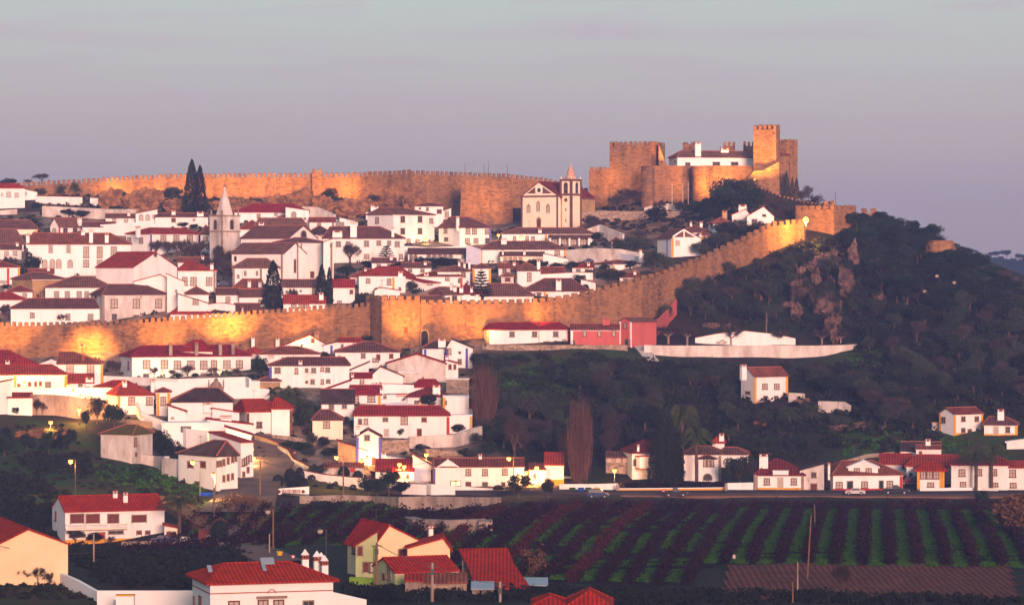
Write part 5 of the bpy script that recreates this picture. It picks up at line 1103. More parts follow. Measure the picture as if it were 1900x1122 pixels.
# ------------------------------------------------------------------ houses outside the walls
H('long red-roofed manor with eight upper windows and four tall chimneys', 225,465,661,704,642,r='red',xc=245,sd='L',rx=(275,438),win='p:272,676,11,14 305,676,11,14 329,677,11,14 354,677,11,14 378,677,11,14 397,676,9,14 421,676,11,14 444,676,10,14;d:271,697,9,7;p:378,697,9,8 396,697,9,8 446,696,9,8;d:302,699,7,9;p:239,678,4,14',ch='316.5,636,660,6,concrete 364.5,635,660,6,concrete 408.5,635,660,6,concrete 432,634,658,6,concrete',D=13,cat='manor',name='manor_house')
H('raised red pyramid roof pavilion in the middle of the manor roof', 332,394,650,700,632,k='pyr',r='red',D=8,depth_off=5,cornice=False,rx=(359,373))
H('brown hip-roofed house with balcony doors and yellow corner', 108,191,674,720,653,r='rust',rx=(66,136),win='p:130,684,11,16;p:168,686,11,20',corner='yellow@189',D=12,ch='154,655,668,6,rust')
H('bright red hip roof house at the photo edge under the wall', -40,70,678,700,650,r='red',rx=(-30,14),D=13,ch='14,668,678,8')
H('low red-roofed house with yellow bands behind the lit wall', -40,124,694,724,677,r='red',rx=(-20,95),corner='yellow@28 yellow@123',win='d:89,714,10,10;s:35,715,4,5 55,713,4,8 66,713,3,9 75,712,3,8',D=11)
H('white curly gable behind the yellow-banded red roof', 72,120,676,690,668,k='gy',r='clean',pk=95,D=3,depth_off=3)
H('small red lean-to with striped chimney below balcony house', 127,174,709,726,694,k='sf',r='red',win='d:149,715,6,6 162,717,6,3',ch='166,700,714,14')
H('white house with two red hips beside the turret', 216,285,732,768,707,r='red',xc=218,sd='L',win='p:244,744,10,13 277,744,10,13',rx=(240,246),ch='231,706,716,8 283,704,720,7',D=10,corner='yellow@219')
H('red side roof joined to the two-hip house', 176,240,719,740,706,r='red',rx=(210,232),D=8)
H('yellow-banded narrow white turret with red-framed window', 290,316,726,770,720,k='pyr',r='rust',win='p:303,744,8,14',corner='yellow@293 yellow@313',D=4,depth_off=-2)
lowwall('glowing white wall behind the stair lamps', [(20,718,735),(60,721,735),(140,720,738),(205,720,742),(250,742,765),(262,776,790)],'white',cap='lemon')
lowwall('tan retaining wall with bare saplings under the lit wall', [(56,731,770),(100,732,772),(140,736,776),(180,745,780)],'concrete',th=1)
H('white shed with red roof at the photo edge by bare saplings', 14,60,737,772,730,k='sf',r='red',D=6)
H('white low house cut by the photo edge behind the red shed', -40,22,716,772,704,k='sr',r='rust')
lowwall('white terrace wall under the manor garden', [(192,698,712),(240,700,714),(330,704,724),(455,700,724),(462,704,730)],'white',cap='clean')
lowwall('second white terrace wall with small openings', [(288,706,750),(330,708,752),(400,712,748)],'clean')
lowwall('long white wall under terrace beside the stone belfry', [(415,717,742),(458,718,742),(500,722,742)],'white')
H('small white hut with dark door under the manor shrubs', 450,482,708,724,704,k='flat',win='g:461,713,6,10')
H('little brown pyramid roof beside the big date palm', 480,520,706,722,698,k='pyr',r='brown',w='ochrewall',D=6)
H('dark grey-brown hip roof behind the stone belfry', 318,432,744,790,720,r='dark',rx=(362,405),D=11,cornice=False)
# small stone belfry
def chapel():
    Y = gY(401, 770); s = Y / F; root = empty('chapel_belfry', P(401, 770, Y), -math.atan((401 - CX) / F)); tag(root, 'weathered stone belfry with dome and slender columns', 'belfry'); z = lambda y: (770 - y) * s; a = 13.5 * s
    mb = MB(); mb.box(-a, a, 0, 2 * a, -2, z(750)); mb.build('base', 'stonetrim', root)
    for x in (-a + .2, -a * .35, a * .35, a - .2):
        for y in (.2, 2 * a - .2): mb = MB(); mb.cyl(x, y, z(751), z(722), .2, .17, 8); mb.build('column', 'stonetrim', root)
    mb = MB(); mb.box(-a * .62, a * .62, a * .4, a * 1.6, z(750), z(722)); mb.build('wall', 'ochrewall', root)
    mb = MB(); mb.box(-a - .15, a + .15, -.15, 2 * a + .15, z(722), z(718)); mb.build('cornice', 'stonetrim', root)
    mb = MB(); mb.lathe(0, a, [(a * .8, z(718)), (a * .75, z(713)), (a * .5, z(709)), (a * .25, z(707)), (a * .3, z(706)), (a * .3, z(704)), (.05, z(701))], 12); mb.build('dome', 'stonetrim', root)
    for x in (-a, a): mb = MB(); mb.lathe(x, .2, [(.22, z(718)), (.12, z(713)), (.2, z(711)), (.03, z(703))], 6); mb.build('pinnacle', 'stonetrim', root)
chapel()
H('large white chapel with red hip roof and brown corner pillars', 442,541,763,806,741,r='bred',xc=458,sd='L',win='d:481,788,9,11',corner='browntrim@458 browntrim@506 browntrim@539',rx=(438,500),D=13,cat='chapel',name='chapel')
H('white choir block of the chapel with its own red hip roof', 504,542,757,806,738,r='bred',rx=(510,518),corner='browntrim@540',D=9,depth_off=-1.2,cat='chapel',name='chapel_choir')
H('small red lean-to at the end of the chapel', 541,562,770,790,760,k='sr',r='red',w='lemon')
# stepped row along the lane
H('first white stepped house block above the lane', 341,394,747,790,746,k='flat',w='clean',D=7)
H('white stepped house with maroon roof wedge beside first block', 312,345,763,800,752,k='sl',r='red',w='clean',D=6)
H('second white stepped house with red wedge roof above lane', 394,444,765,800,757,k='sl',r='red',w='clean',D=7,ch='386,746,762,16')
H('third white stepped house with long red wedge and broad chimney', 384,468,787,815,777,k='sl',r='red',w='clean',D=7,ch='419,771,790,20')
H('white courtyard rooms with open shaded bays', 300,390,785,830,782,k='flat',w='clean',D=6,win='A:320,776,1,1;o:345,796,18,10')
H('fourth white stepped house with steep red wedge roof', 419,466,806,850,792,k='sl',r='red',w='clean',D=7,ch='403,799,812,28')
H('fifth white stepped house with lamps down its lane side', 388,470,820,892,806,k='sl',r='red',w='clean',xc=447,sd='R',th=58,win='p:451,858,3,12 455,856,3,12 459,853,3,12 464,850,3,10;s:452,880,3,10 460,872,3,10',ch='398,804,824,20',D=None)
H('white corner house with grey-brown roof and two dark red windows', 331,441,843,912,818,r='dark',xc=402,sd='R',th=55,win='s:354,862,10,12 377,862,10,12;s:404,861,3,11 409,860,3,11 415,858,3,12 423,855,3,12 431,852,3,12 437,850,3,12 415,888,3,12 423,886,3,12 431,884,3,11;d:366,897,8,7',rx=(378,402),D=None)
H('square pale hut with mossy pyramid roof on the grassy slope', 187,259,805,862,790,k='pyr',r='moss',w='old',xc=245,sd='R',th=30,win='p:251,820,4,14;s:252,843,3,7',D=8,rx=(215,235))
lowwall('crumbling white wall beside the square pale hut', [(259,842,860),(285,846,866),(305,846,878)],'old',th=1)
lowwall('low patched ruin wall behind the corner house', [(300,850,880),(331,852,890)],'old',th=1.2)
lowwall('brown garden wall beside the dark round tree', [(235,777,792),(283,782,796)],'ochrewall')
lowwall('plain white wall under the stepped houses', [(262,765,785),(300,780,800),(345,795,835),(385,800,850)],'clean')
# lane wall
lowwall('stone lane wall with yellow base curving down from the chapel', [(472,806,822),(500,815,828),(530,828,838),(545,838,848)],'ochrewall',cap='rust')
lowwall('blue-based plaster wall following the lane down', [(515,825,838),(535,835,852),(543,850,864),(575,866,880)],'old',cap='rust')
lowwall('brown long coping wall behind the dark hedge', [(505,806,818),(560,812,825),(600,818,830),(640,822,836)],'rubble')
# middle-lower cluster
H('white house with curved gable and upper red roof under the wall', 522,612,642,660,622,k='gy',r='red',pk=575,win='s:580,632,5,7;o:607,640,3,3',D=10,xc=None,ch='587,616,628,9,ochrewall')
H('round white chimney house with red hip beside the manor', 450,492,655,668,644,r='red',D=8,ch='469.5,624,646,6 515,626,642,7,lemon')
H('broad red-brown hip-roofed house beside manor creeper', 480,594,656,680,643,r='rust',rx=(520,552),win='o:526,665,6,4 546,664,6,3 570,663,6,3',ch='503,660,672,10',D=10)
H('white flower-window house with brown roof and tall slim chimney', 500,648,677,722,663,r='brown',rx=(532,640),win='d:515,687,9,9;p:550,688,4,9;d:569,687,4,6 582,687,7,8;p:598,685,4,6;d:608,686,7,8;s:569,709,3,4;d:580,708,6,8;p:598,708,3,8;d:609,707,6,6',ch='557.5,668,690,7',D=9,corner='blue@501')
H('white house with four-sided brown roof under the gate tower', 622,742,652,684,634,r='brown',rx=(675,690),win='d:674,659,7,10;s:702,663,6,10 726,661,6,8;p:697,668,10,6',D=12)
H('small red-roofed white house at the foot of the wall', 629,670,634,656,627,k='gx',r='red',win='d:635,644,3,10;p:658,640,4,4',D=7,corner='redband@668')
H('white house corner with blue band at the wall foot', 600,630,640,658,633,k='sr',r='brown',corner='blue@615')
H('dark triangular roof beside the flower-window house', 646,684,688,700,672,k='sr',r='brown',D=6,ch='630,660,674,5')
H('blue-banded white house with dark roof beside the gateway', 784,828,645,676,632,r='dark',corner='blue@789 blue@826',ch='820,628,660,14',D=7)
H('tall white gable house with two blue bands under the wall', 828,877,645,682,629,k='gy',r='dark',pk=838,win='p:834,652,5,10;o:853,654,4,4;d:853,671,6,9',corner='blue@828 blue@866',D=9,depth_off=-1)
H('huge windowless grey-white gable with red roof edge', 718,827,674,706,657,k='gy',r='red',w='old',pk=773,D=12)
H('white narrow house face with two red windows and thin chimney', 827,850,674,702,668,k='sl',r='red',win='s:835,681,4,9 844,681,3,9',ch='829,659,674,5',D=8,depth_off=-1.5)
H('rounded white gable with brown roof slope under the huge gable', 688,748,697,716,680,k='gy',r='brown',pk=706,w='white',D=8,ch='736,690,700,6')
H('patchy white box house below the huge gable', 738,782,690,712,689,k='flat',w='old',D=5)
H('low red-roofed white house with stained chimney', 612,690,701,722,692,k='gx',r='red',win='p:672,707,5,8;o:632,697,1,1',ch='654,692,700,5',D=8)
H('old brick-brown yard walls beside the wooded slope', 828,870,704,732,700,k='flat',w='rubble',D=5)
H('small red roof pressed beside the grey tile roof', 604,650,722,738,706,k='sr',r='red',D=8)
H('grey tile-roofed white house with two black square windows', 596,657,747,784,722,k='gx',r='dark',w='white',win='d:615,755,8,8 639,753,7,8;o:628,771,2,2',D=9,th=20)
H('red-roofed white house with two barred windows and corner chimney', 650,708,731,752,715,k='gx',r='red',win='p:659,740,11,10 689,740,12,10',ch='708,719,738,6',corner='yellow@704',D=8)
lowwall('white terrace with pillars and clothes line under rounded gable', [(690,712,732),(730,712,732),(768,714,732)],'white',cap='red')
H('small red hip roof above the maroon pavilion', 768,816,717,732,704,r='red',D=8,rx=(778,808))
H('white house with maroon hip roof and yellow bands behind dark tree', 756,831,735,758,719,r='maroon',win='d:773,746,7,5;o:750,740,1,1',corner='yellow@782 yellow@821',D=9,ch='810,714,730,14')
H('low white yard building with brick panel beside the pavilion', 706,757,734,752,730,k='flat',win='R:746,733,17,5;d:713,736,6,5')
lowwall('white garden wall with blue painted curls', [(715,748,760),(735,746,760),(755,747,760),(770,750,760)],'blueish')
H('bare white house block with wall lantern', 822,870,736,778,730,k='flat',win='o:827,747,3,8',corner='yellow@821',D=7)
H('short red house above the bare white block', 838,864,734,746,718,k='flat',w='red',D=4,depth_off=4)
H('tiny white house with red roof and double window at the wood edge', 843,877,756,774,746,k='gx',r='red',win='d:851,765,7,8;o:868,771,3,3',ch='861,746,757,4',D=6)
H('long white house with bright red roof and red end band', 657,833,770,814,753,r='red',rx=(664,815),win='d:668,782,5,9;p:679,782,5,9;d:715,778,8,6;p:750,780,11,13;s:787,779,8,8;d:747,798,1,1;e:717,803,8,14;r:778,803,7,14',corner='redband@832',D=10)
H('white lean-to with lower red eave in front of the long red roof', 656,690,772,800,763,k='sf',r='red',win='',D=4,depth_off=-1)
H('white square yard house at the end of the long red roof', 834,876,771,806,770,k='flat',w='white',D=5,corner='yellow@874')
lowwall('stained white retaining wall with bushes under the long house', [(760,810,832),(800,808,832),(845,806,832),(895,790,815)],'old',th=.9)
lowwall('lower rubble wall on the grass beneath the retaining wall', [(790,832,848),(830,836,848),(880,838,846)],'rubble',th=.8)
lowwall('square rubble stone wall right of the blue-banded gable', [(708,817,842),(760,815,842)],'rubble',th=1)
H('small yellow-lit house with brown hip roof and lantern', 580,636,778,816,760,r='brown',w='lemon',win='p:606,788,10,11;s:605,814,7,5',corner='',D=9,rx=(595,612))
H('narrow white gable house with blue corner bands', 661,707,810,866,797,k='gy',r='brown',pk=683,win='d:681,812,8,9;s:693,856,5,14',corner='blue@660 blue@705',ch='664.5,791,812,6',D=9)
H('ruined orange-lit stone house beside the blue-banded gable', 627,684,836,866,818,k='sl',r='rust',w='ochrewall',win='R:653,872,8,7',D=6)
H('low plaster cottage with red door behind the round bushes', 600,675,866,882,860,k='sf',r='rust',w='old',win='R:654,872,8,8',D=4,depth_off=-3)
H('white shop with slanting wall and lamp-lit red roof', 697,768,873,896,855,k='sf',r='red',xc=None,win='s:741,884,4,8 756,884,4,8',D=7)
H('slanted white wall house under the rubble wall', 702,765,855,880,845,k='sl',r='white',w='white',D=4,depth_off=6,ch='712,838,852,9')
H('long white restaurant with brown roof and lit awning', 803,972,865,904,850,k='gx',r='rust',win='p:869,876,8,10 900,876,8,10 937,875,8,10;s:869,898,9,8;d:900,899,9,9;l:850,896,8,8;G:842,896,10,7;d:934,899,6,9',corner='blue@799',D=12,ch='891,842,851,6',cat='restaurant',name='restaurant')
H('little white pediment on the restaurant roof', 815,848,864,866,854,k='gy',r='clean',pk=831,D=3,Y=gY(831,904)-.3,foot=0)
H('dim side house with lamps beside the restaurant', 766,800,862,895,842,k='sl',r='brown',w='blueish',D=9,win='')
H('small glowing yellow house between restaurant and pink-white house', 982,1012,871,902,862,k='sf',r='rust',w='lemon',win='s:992,883,5,9',D=6)
H('tall pinkish white house with red roof and yellow base', 1011,1046,861,900,840,k='gx',r='red',base='yellow@1.2',D=9)
# white boundary walls by the square
lowwall('long curving white wall behind the garden bushes', [(560,872,888),(600,880,896),(640,884,902),(690,888,912),(750,896,918),(790,898,920)],'white',cap='rust')
lowwall('low white wall in front of the restaurant terrace', [(760,890,912),(800,898,920),(870,903,918),(915,906,916)],'white')
lowwall('brown stained retaining wall above the vineyard bushes', [(560,920,934),(640,918,934),(690,920,936),(740,922,946),(800,920,946),(870,922,940),(930,922,932)],'concrete',th=.8)
lowwall('white wall with yellow base behind the four bins', [(1038,899,913),(1092,899,913),(1146,898,913)],'white',cap='clean')
lowwall('low white and yellow wall along the villa garden', [(1147,907,914.5),(1250,906,914),(1346,905,913)],'yellow',cap='clean')
lowwall('white wall with yellow base beside the villa gate', [(1350,897,912),(1402,896,912)],'white',cap='clean')
for px, yt, yb in ((1146,898,915),(1347,896,914),(1401,880,912)):
    pole('plain plaster gate pillar along the road wall', px, yt, yb, w=.35, m='concrete', name='gate_pillar', group='gate pillars by the road', cat='pillar')
# pink and white houses under the east wall
H('white farmhouse with red roof and yellow end under the east wall', 896,1057,611,642,599,k='hip',r='red',xc=904,sd='L',win='d:950,620,8,9 992,620,8,9 1031,620,8,9;s:1014,637,10,6;o:1031,634,4,4;p:1047,632,5,3',corner='ochrewall@905 redband@1056',rx=(916,1046),D=10)
H('long pink house with brown roof and three pale windows', 1059,1149,611,642,601,k='gx',r='rust',w='pink',win='p:1085,619,5,9 1112,619,5,9 1139,619,5,9;g:1064,636,5,8',corner='clean@1061',ch='1125,590,602,13,pink',D=9)
H('tall pink end house with white corner strips', 1149,1201,596,646,589,k='gy',r='brown',w='pink',xc=1172,sd='R',th=40,win='p:1160,604,5,9;g:1163,636,6,13',corner='clean@1150 clean@1171',pk=1160,D=9)
lowwall('brown coping wall along the foot of the farmhouse', [(895,640,650),(1000,640,650),(1100,640,652),(1165,640,652)],'rubble')
lowwall('steep pink ramp wall climbing to the town wall', [(1172,630,646),(1200,604,640),(1225,590,620),(1243,572,600),(1256,556,585)],'pink',th=.5)
lowwall('long curved stained white terrace wall under the plane trees', [(1195,640,658),(1250,641,662),(1330,641,664),(1430,641,664),(1520,641,664),(1560,640,656),(1590,638,648)],'old',th=1.2,foot=2.5)
gw = lowwall('white gabled cemetery wall behind the plane trees', [(1290,627,643,766.2),(1330,619,643,766.6),(1383,614,643,767),(1440,620,643,767),(1476,628,643,766.6)],'white',th=.6,cap='rust',foot=4)
H('white two-storey house with yellow bands alone in the wood', 1375,1462,697,748,682,k='gx',r='rust',xc=1400,sd='L',th=33,win='p:1419,717,8,9 1441,717,8,9;d:1420,739,6,8 1440,739,6,8;s:1388,729,8,5',corner='yellow@1401 yellow@1460',ch='1379,676,700,10',D=None,base='yellow@.3')
lowwall('ruined white wall with dark opening beside the lone house', [(1463,728,748),(1492,730,750)],'old',th=.8)
lowwall('roofless ruin wall among the palms', [(1518,744,766),(1563,745,768),(1574,752,770)],'old',th=1)
# far right houses
H('white hillside house with yellow corners and pink-brown roof', 1743,1824,767,811,757,k='gx',r='rust',xc=1770,sd='L',th=40,win='d:1787,777,6,8 1812,777,6,8 1787,799,6,9;o:1813,798,4,6;r:1799,803,6,13;d:1751,779,6,10',corner='yellow@1771 yellow@1822 yellow@1744',base='yellow@.9',D=None)
lowwall('stained white yard wall with yellow foot by the hillside house', [(1729,784,800),(1768,785,806)],'old',cap='yellow')
H('small white house with big chimney at the wood edge', 1826,1888,787,810,773,r='brown',win='e:1848,799,8,15;d:1870,797,6,10',corner='yellow@1886',ch='1857,759,778,12',rx=(1835,1865),base='yellow@.6',D=9)
H('small white wall house cut by the right photo edge', 1868,1925,820,834,812,k='sr',r='clean')
H('grey-roofed outbuilding behind the red roofs', 1671,1746,836,850,820,k='gx',r='dark',D=12,rx=None)
H('small white house front with square chimney above red roofs', 1700,1746,832,850,826,k='gx',r='rust',win='s:1708,840,4,5',ch='1722,814,824,9',D=6,depth_off=-4)
H('maroon-roofed white cottage with arched pediment and orange planters', 1401,1492,880,912,852,r='maroon',win='p:1423,893,9,11 1473,893,9,11;e:1448,898,10,24',corner='stonetrim@1403 stonetrim@1489',base='yellow@.8',ch='1417,842,866,16',rx=(1436,1446),D=12)
H('small curved white pediment over the cottage door', 1434,1463,874,884,872,k='flat',D=.8,Y=gY(1447,912)-.3,foot=0)
H('derelict grey plaster house between the road cottages', 1484,1529,872,912,860,k='sr',r='dark',w='old',win='d:1510,881,8,9;s:1510,904,11,13',D=8)
H('white house with red base, twin-window dormer and brown roof', 1527,1675,880,913,855,r='rust',xc=1546,sd='L',win='p:1557,900,10,11;p:1604,899,9,11 1651,898,9,11;g:1577,902,9,18 1635,901,7,18;d:1533,899,3,14 1537,900,3,10;p:1539,899,4,12',base='redband@.7',rx=(1575,1632),D=13,ch='1538,858,874,4',corner='redband@1672')
H('gabled dormer with two windows on the brown roof', 1574,1629,866,884,855,k='gy',r='clean',pk=1602,win='p:1590,873,9,8 1612,873,9,8',D=4,Y=gY(1602,913)+1.6,foot=1)
H('red-roofed wing behind the twin-window dormer', 1632,1692,860,880,842,k='gx',r='red',w='white',win='d:1676,866,4,6',D=10)
ph = H('porch house with four orange columns and red hip roof', 1702,1752,871,912,858,k='hip',r='bred',win='p:1713,880,9,14 1725,880,9,14 1737,880,9,14;p:1727,899,10,7',corner='yellow@1703 yellow@1746 yellow@1757',D=8,rx=(1722,1734),ov=.7)
H('long red-roofed range behind the orange-columned porch', 1682,1786,864,900,844,k='hip',r='red',rx=(1700,1778),D=12,win='c:1690,880,6,4')
H('two-storey white house with red roof behind tall palms', 1765,1870,862,912,847,k='hip',r='red',win='p:1785,877,10,11 1817,876,8,11 1845,876,8,11;p:1787,899,9,9 1847,899,8,6',rx=(1795,1852),D=12)
H('white house end with red roof at the right photo edge', 1868,1925,867,912,856,k='gx',r='red',win='p:1879,878,10,12;p:1880,900,10,8',D=10)
lowwall('low white front garden wall behind the parked pickup', [(1707,905,914),(1750,905,914),(1765,904,914),(1820,904,914),(1850,906,916)],'clean')
lowwall('curving grey lane wall behind the red roofs', [(1576,852,860),(1610,842,852),(1660,838,846)],'concrete')
# villa
H('white villa with maroon hip roof and bay window behind cypresses', 1163,1215,839,890,818,r='maroon',xc=1173,sd='L',win='a:1179,858,6,13;p:1197,858,8,12',ch='1184,824,838,4',rx=(1200,1230),D=10)
def bay():
    Y = gY(1197, 890) - 2; s = Y / F; root = HOUSES[-1][0]; l = P(1197, 890, Y) - root.location; l.rotate(Euler((0, 0, -root.rotation_euler.z))); mb = MB(); z = lambda y: (890 - y) * s
    pr = [(-1.5, 1.5), (-1.1, 0), (1.1, 0), (1.5, 1.5)]
    for z0, z1, m, k in ((z(868), z(846), 'clean', 1), (z(869), z(867), 'redband', 1.1), (z(846), z(844), 'redband', 1.1)):
        mb = MB(); v = [(x * k, y * k, zz) for zz in (z0, z1) for x, y in pr]; mb.add(v, [(0, 1, 5, 4), (1, 2, 6, 5), (2, 3, 7, 6), (3, 2, 1, 0), (4, 5, 6, 7), (0, 4, 7, 3)]); o = mb.build('bay_window', m, root); o.location = (l.x, l.y, 0)
bay()
H('long low arcaded wing with flat roof beside the villa', 1124,1166,848,880,840,k='sf',r='brown',w='rubble',win='A:1131,853,8,9 1147,853,9,9 1160,853,8,9',D=6)
H('villa main block with brown roof and rounded porch arch', 1268,1338,842,893,828,r='brown',win='p:1313,860,9,10;a:1314,886,14,12;o:1302,862,2,4',corner='stonetrim@1336',rx=(1290,1320),D=12)
H('white square porch tower with roof in front of the villa block', 1296,1328,850,893,844,k='hip',r='dark',win='p:1308,859,4,11 1315,859,4,11 1322,859,3,11;a:1313,885,15,12',D=4,depth_off=-2)
H('white chimney tower rising from the villa roof', 1322,1344,820,850,808,k='hip',r='red',ch='1339,804,828,9',D=5,depth_off=3)
H('low brown hip roof wing east of the villa tower', 1334,1388,842,870,830,r='brown',rx=(1345,1368),D=8)
# ------------------------------------------------------------------ foreground
f1 = H('white house with bright red roof and long balcony railing', 100,305,948,1010,921,k='gx',r='bred',xc=121,sd='L',win='s:143,962,24,16 172,962,24,16 210,962,19,16;s:258,962,26,13;s:258,988,7,7 274,988,7,7;p:104,957,3,15;R:184,999,19,22;d:144,993,27,3;d:215,987,26,3',ch='213.5,910,924,8 232.5,913,933,8',base='yellow@.8',D=11)
def balcony(h, x0, x1, yt, yb, ym, n=26):
    u0, u1 = h['fr'].at(x0, 1000)[0], h['fr'].at(x1, 1000)[0]; zt = h['fr'].at(x0, yt)[1]; zb = h['fr'].at(x0, yb)[1]; root = h['root']
    mb = MB(); mb.box(u0, u1, -1.3, 0, zb - .15, zb + .1); b_ = mb.build('balcony', 'lemon', root)
    mb = MB(); mb.box(u0, u1, -1.35, -1.2, zt - .12, zt); mb.box(u0, u0 + .1, -1.35, 0, zt - .12, zt); mb.box(u1 - .1, u1, -1.35, 0, zt - .12, zt); mb.build('handrail', 'lemon', b_)
    for i in range(n + 1):
        x = u0 + .1 + (u1 - u0 - .2) * i / n; mb = MB(); k = .22 if i % 9 == 0 else .05; mb.box(x - k, x + k, -1.32, -1.22, zb + .1, zt - .12); mb.build('baluster', 'clean', b_)
balcony(f1, 120, 234, 972, 981, 0)
H('small open porch with sloping roof beside the balcony house', 305,330,979,1006,974,k='sl',r='red',w='lemon',win='s:318,994,16,16',D=5)
H('pale yellow barn gable with red roof at the photo edge', -40,126,1012,1086,983,k='gy',r='bred',w='cream',pk=52,th=10,D=20,cat='barn',name='barn',ov=.3,xc=-10,sd='L')
lowwall('white diagonal boundary wall descending beside the barn', [(105,1060,1084,430),(140,1075,1095,421),(170,1092,1115,414),(225,1118,1140,400)],'clean',th=.5,foot=3)
lowwall('long white yard wall with red strip left of the hip house', [(180,1095,1130,404),(360,1095,1135,402)],'clean',th=.4,foot=3)
lowwall('orange-capped white barbecue wall in the yard', [(215,1105,1140,396),(248,1105,1140,396)],'clean',th=1.2,cap='yellow',foot=3)
f4 = H('large white house with red hip roof, solar panels and ribbed tiles', 355,618,1080,1190,1047,k='hip',r='bred',w='clean',xc=390,sd='L',th=11,Y=374,rx=(432,556),win='p:434,1123,17,14;p:488,1121,15,14 517,1121,15,14;d:572,1122,17,14;p:372,1117,6,20;s:361,1115,4,16',D=11,ov=.6)
def f4extra(h):
    on, root, s = h['on'], h['root'], h['s']; mb = MB(); z = on(450, 1099)[2]; mb.box(h['xa'] - .03, h['xb'] + .03, -.06, 0, z - .06, z + .06); mb.box(-.06, 0, 0, h['D'], z - .06, z + .06); mb.build('string_course', 'cap', root)
    u, _, z = on(504, 1100)[:3]; mb = MB(); n = 12; r0, r1 = .42, .52
    for i in range(n):
        a, b = math.pi * i / n, math.pi * (i + 1) / n; mb.add([(u + r * math.cos(t), -.08, z + r * math.sin(t)) for r, t in ((r0, a), (r1, a), (r1, b), (r0, b))], [(0, 1, 2, 3)])
    mb.build('arch_moulding', 'cap', root)
    u, _, z = on(504, 1107)[:3]; mb = MB(); mb.box(u - 1.8, u + 1.8, -.35, 0, z - .14, z + .14); mb.build('lintel', 'stonetrim', root)
    H_, rise, D = h['H'], h['rise'], h['D']
    for px, py, w_, d_ in ((512, 1047, 1.6, .8), (499, 1060, .45, 1.3), (398, 1060, .5, .9)):
        u = h['fr'].at(px, 1080)[0]; t = min(.9, (1080 - py) / 38); y = t * D / 2; z = H_ + .35 + rise * t; mb = MB(); mb.add([(u - w_ / 2, y - d_ / 2, z - .1), (u + w_ / 2, y - d_ / 2, z - .1), (u + w_ / 2, y + d_ / 2, z + .55), (u - w_ / 2, y + d_ / 2, z + .55), (u - w_ / 2, y - d_ / 2, z - .2), (u + w_ / 2, y - d_ / 2, z - .2), (u + w_ / 2, y + d_ / 2, z + .45), (u - w_ / 2, y + d_ / 2, z + .45)], [(0, 1, 2, 3), (7, 6, 5, 4), (0, 4, 5, 1), (1, 5, 6, 2), (2, 6, 7, 3), (3, 7, 4, 0)]); mb.build('solar_panel' if w_ > .6 else 'skylight', 'panel', root)
    for px, yt in ((566, 1018), (588, 1021), (596, 1024), (602, 1029)):
        v = D * (.55 if px < 570 or px > 600 else .75); Pv = root.location + Vector((-math.sin(root.rotation_euler.z), math.cos(root.rotation_euler.z), 0)) * v; u, zt, YY_ = Site(Pv, Vector((math.cos(root.rotation_euler.z), math.sin(root.rotation_euler.z)))).at(px, yt); r = .38
        mb = MB(); mb.box(u - r, u + r, v - r, v + r, H_ - 1, zt - 1.1); c = mb.build('chimney', 'clean', root)
        mb = MB(); mb.box(u - r - .06, u + r + .06, v - r - .06, v + r + .06, zt - 1.2, zt - 1.08); mb.box(u - r - .06, u + r + .06, v - r - .06, v + r + .06, zt - .78, zt - .68)
        for i in (-1, 0, 1): mb.box(u + i * r * .8 - .06, u + i * r * .8 + .06, v - r, v + r, zt - 1.08, zt - .78)
        mb.build('chimney_band', 'cap', c); mb = MB(); mb.lathe(u, v, [(r * 1.35, zt - .68), (.04, zt)], 4); mb.build('chimney_cap', 'clean', c)
f4extra(f4)
# green and cream house with sheds
g1 = H('cream gable house with green side balcony and two-step red roof', 652,790,1011,1090,975,k='gy',r='bred',w='cream',pk=722,xc=695,sd='L',th=20,Y=440,win='s:746,1026,11,14;p:657,1020,4,12',D=11,ov=.5,ch='799,974,996,8')
g1b = H('lower red roof step over the green balcony', 660,700,1011,1085,986,k='sr',r='bred',w='palegreen',win='s:668,1022,8,16;s:679,1052,9,18;p:690,1052,5,16',Y=436,D=4,corner='green@696 green@700')
g1c = H('cream flat-topped wing with small red hip beside the cream gable', 756,835,1016,1060,998,k='gy',r='bred',w='cream',pk=822,Y=437,D=8,ch='799,1012,1030,17,cream')
g2 = H('white-gabled shed with long red roof', 703,850,1061,1096,1035,k='gx',r='bred',w='palegreen',xc=733,sd='L',th=20,win='s:712,1070,6,12;d:722,1062,7,22',Y=428,D=9)
def bigroof():
    root = empty('barn', P(900, 1106, 430)); tag(root, 'huge plain red roof sweeping down over the open barn', 'barn'); o0 = root.location
    q = lambda a, b, Y: tuple(P(a, b, Y) - o0)
    A, B = q(850, 1017, 442), q(942, 1015, 442); C, D = q(866, 1046, 436), q(954, 1045, 436); E, F_ = q(884, 1091, 425), q(985, 1089, 425)
    mb = MB(); mb.slab([C, D, B, A], .25); mb.build('roof', 'bred', root); mb = MB(); mb.slab([E, F_, D, C], .25); mb.build('roof', 'bred', root)
    mb = MB(); mb.box(-1.0, 5.4, -2, 9, -2, .9); mb.box(-3.2, 3.0, 9, 11.0, -2, 4.3); mb.build('wall', 'rubble', root)
    for x in (-.9, 2, 5.2): mb = MB(); mb.cyl(x, -4.4, -2, 1.0, .12); mb.build('post', 'wood', root)
bigroof()
g4 = H('low rusty shed roof in front of the long shed', 780,866,1079,1100,1068,k='sf',r='rust',w='rubble',Y=422,D=4)
g5 = H('tiny tiled coop with red shutters by the utility pole', 752,785,1076,1100,1068,k='sf',r='bred',w='concrete',Y=420,D=3)
g6 = H('small blue tin lean-to beside the huge red roof', 876,915,1091,1104,1083,k='sf',r='panel',w='rubble',Y=419,D=3)
g7 = H('pale blue and maroon tin sheets on a low shed', 968,1015,1085,1096,1077,k='sf',r='panel',w='rubble',Y=432,D=4)
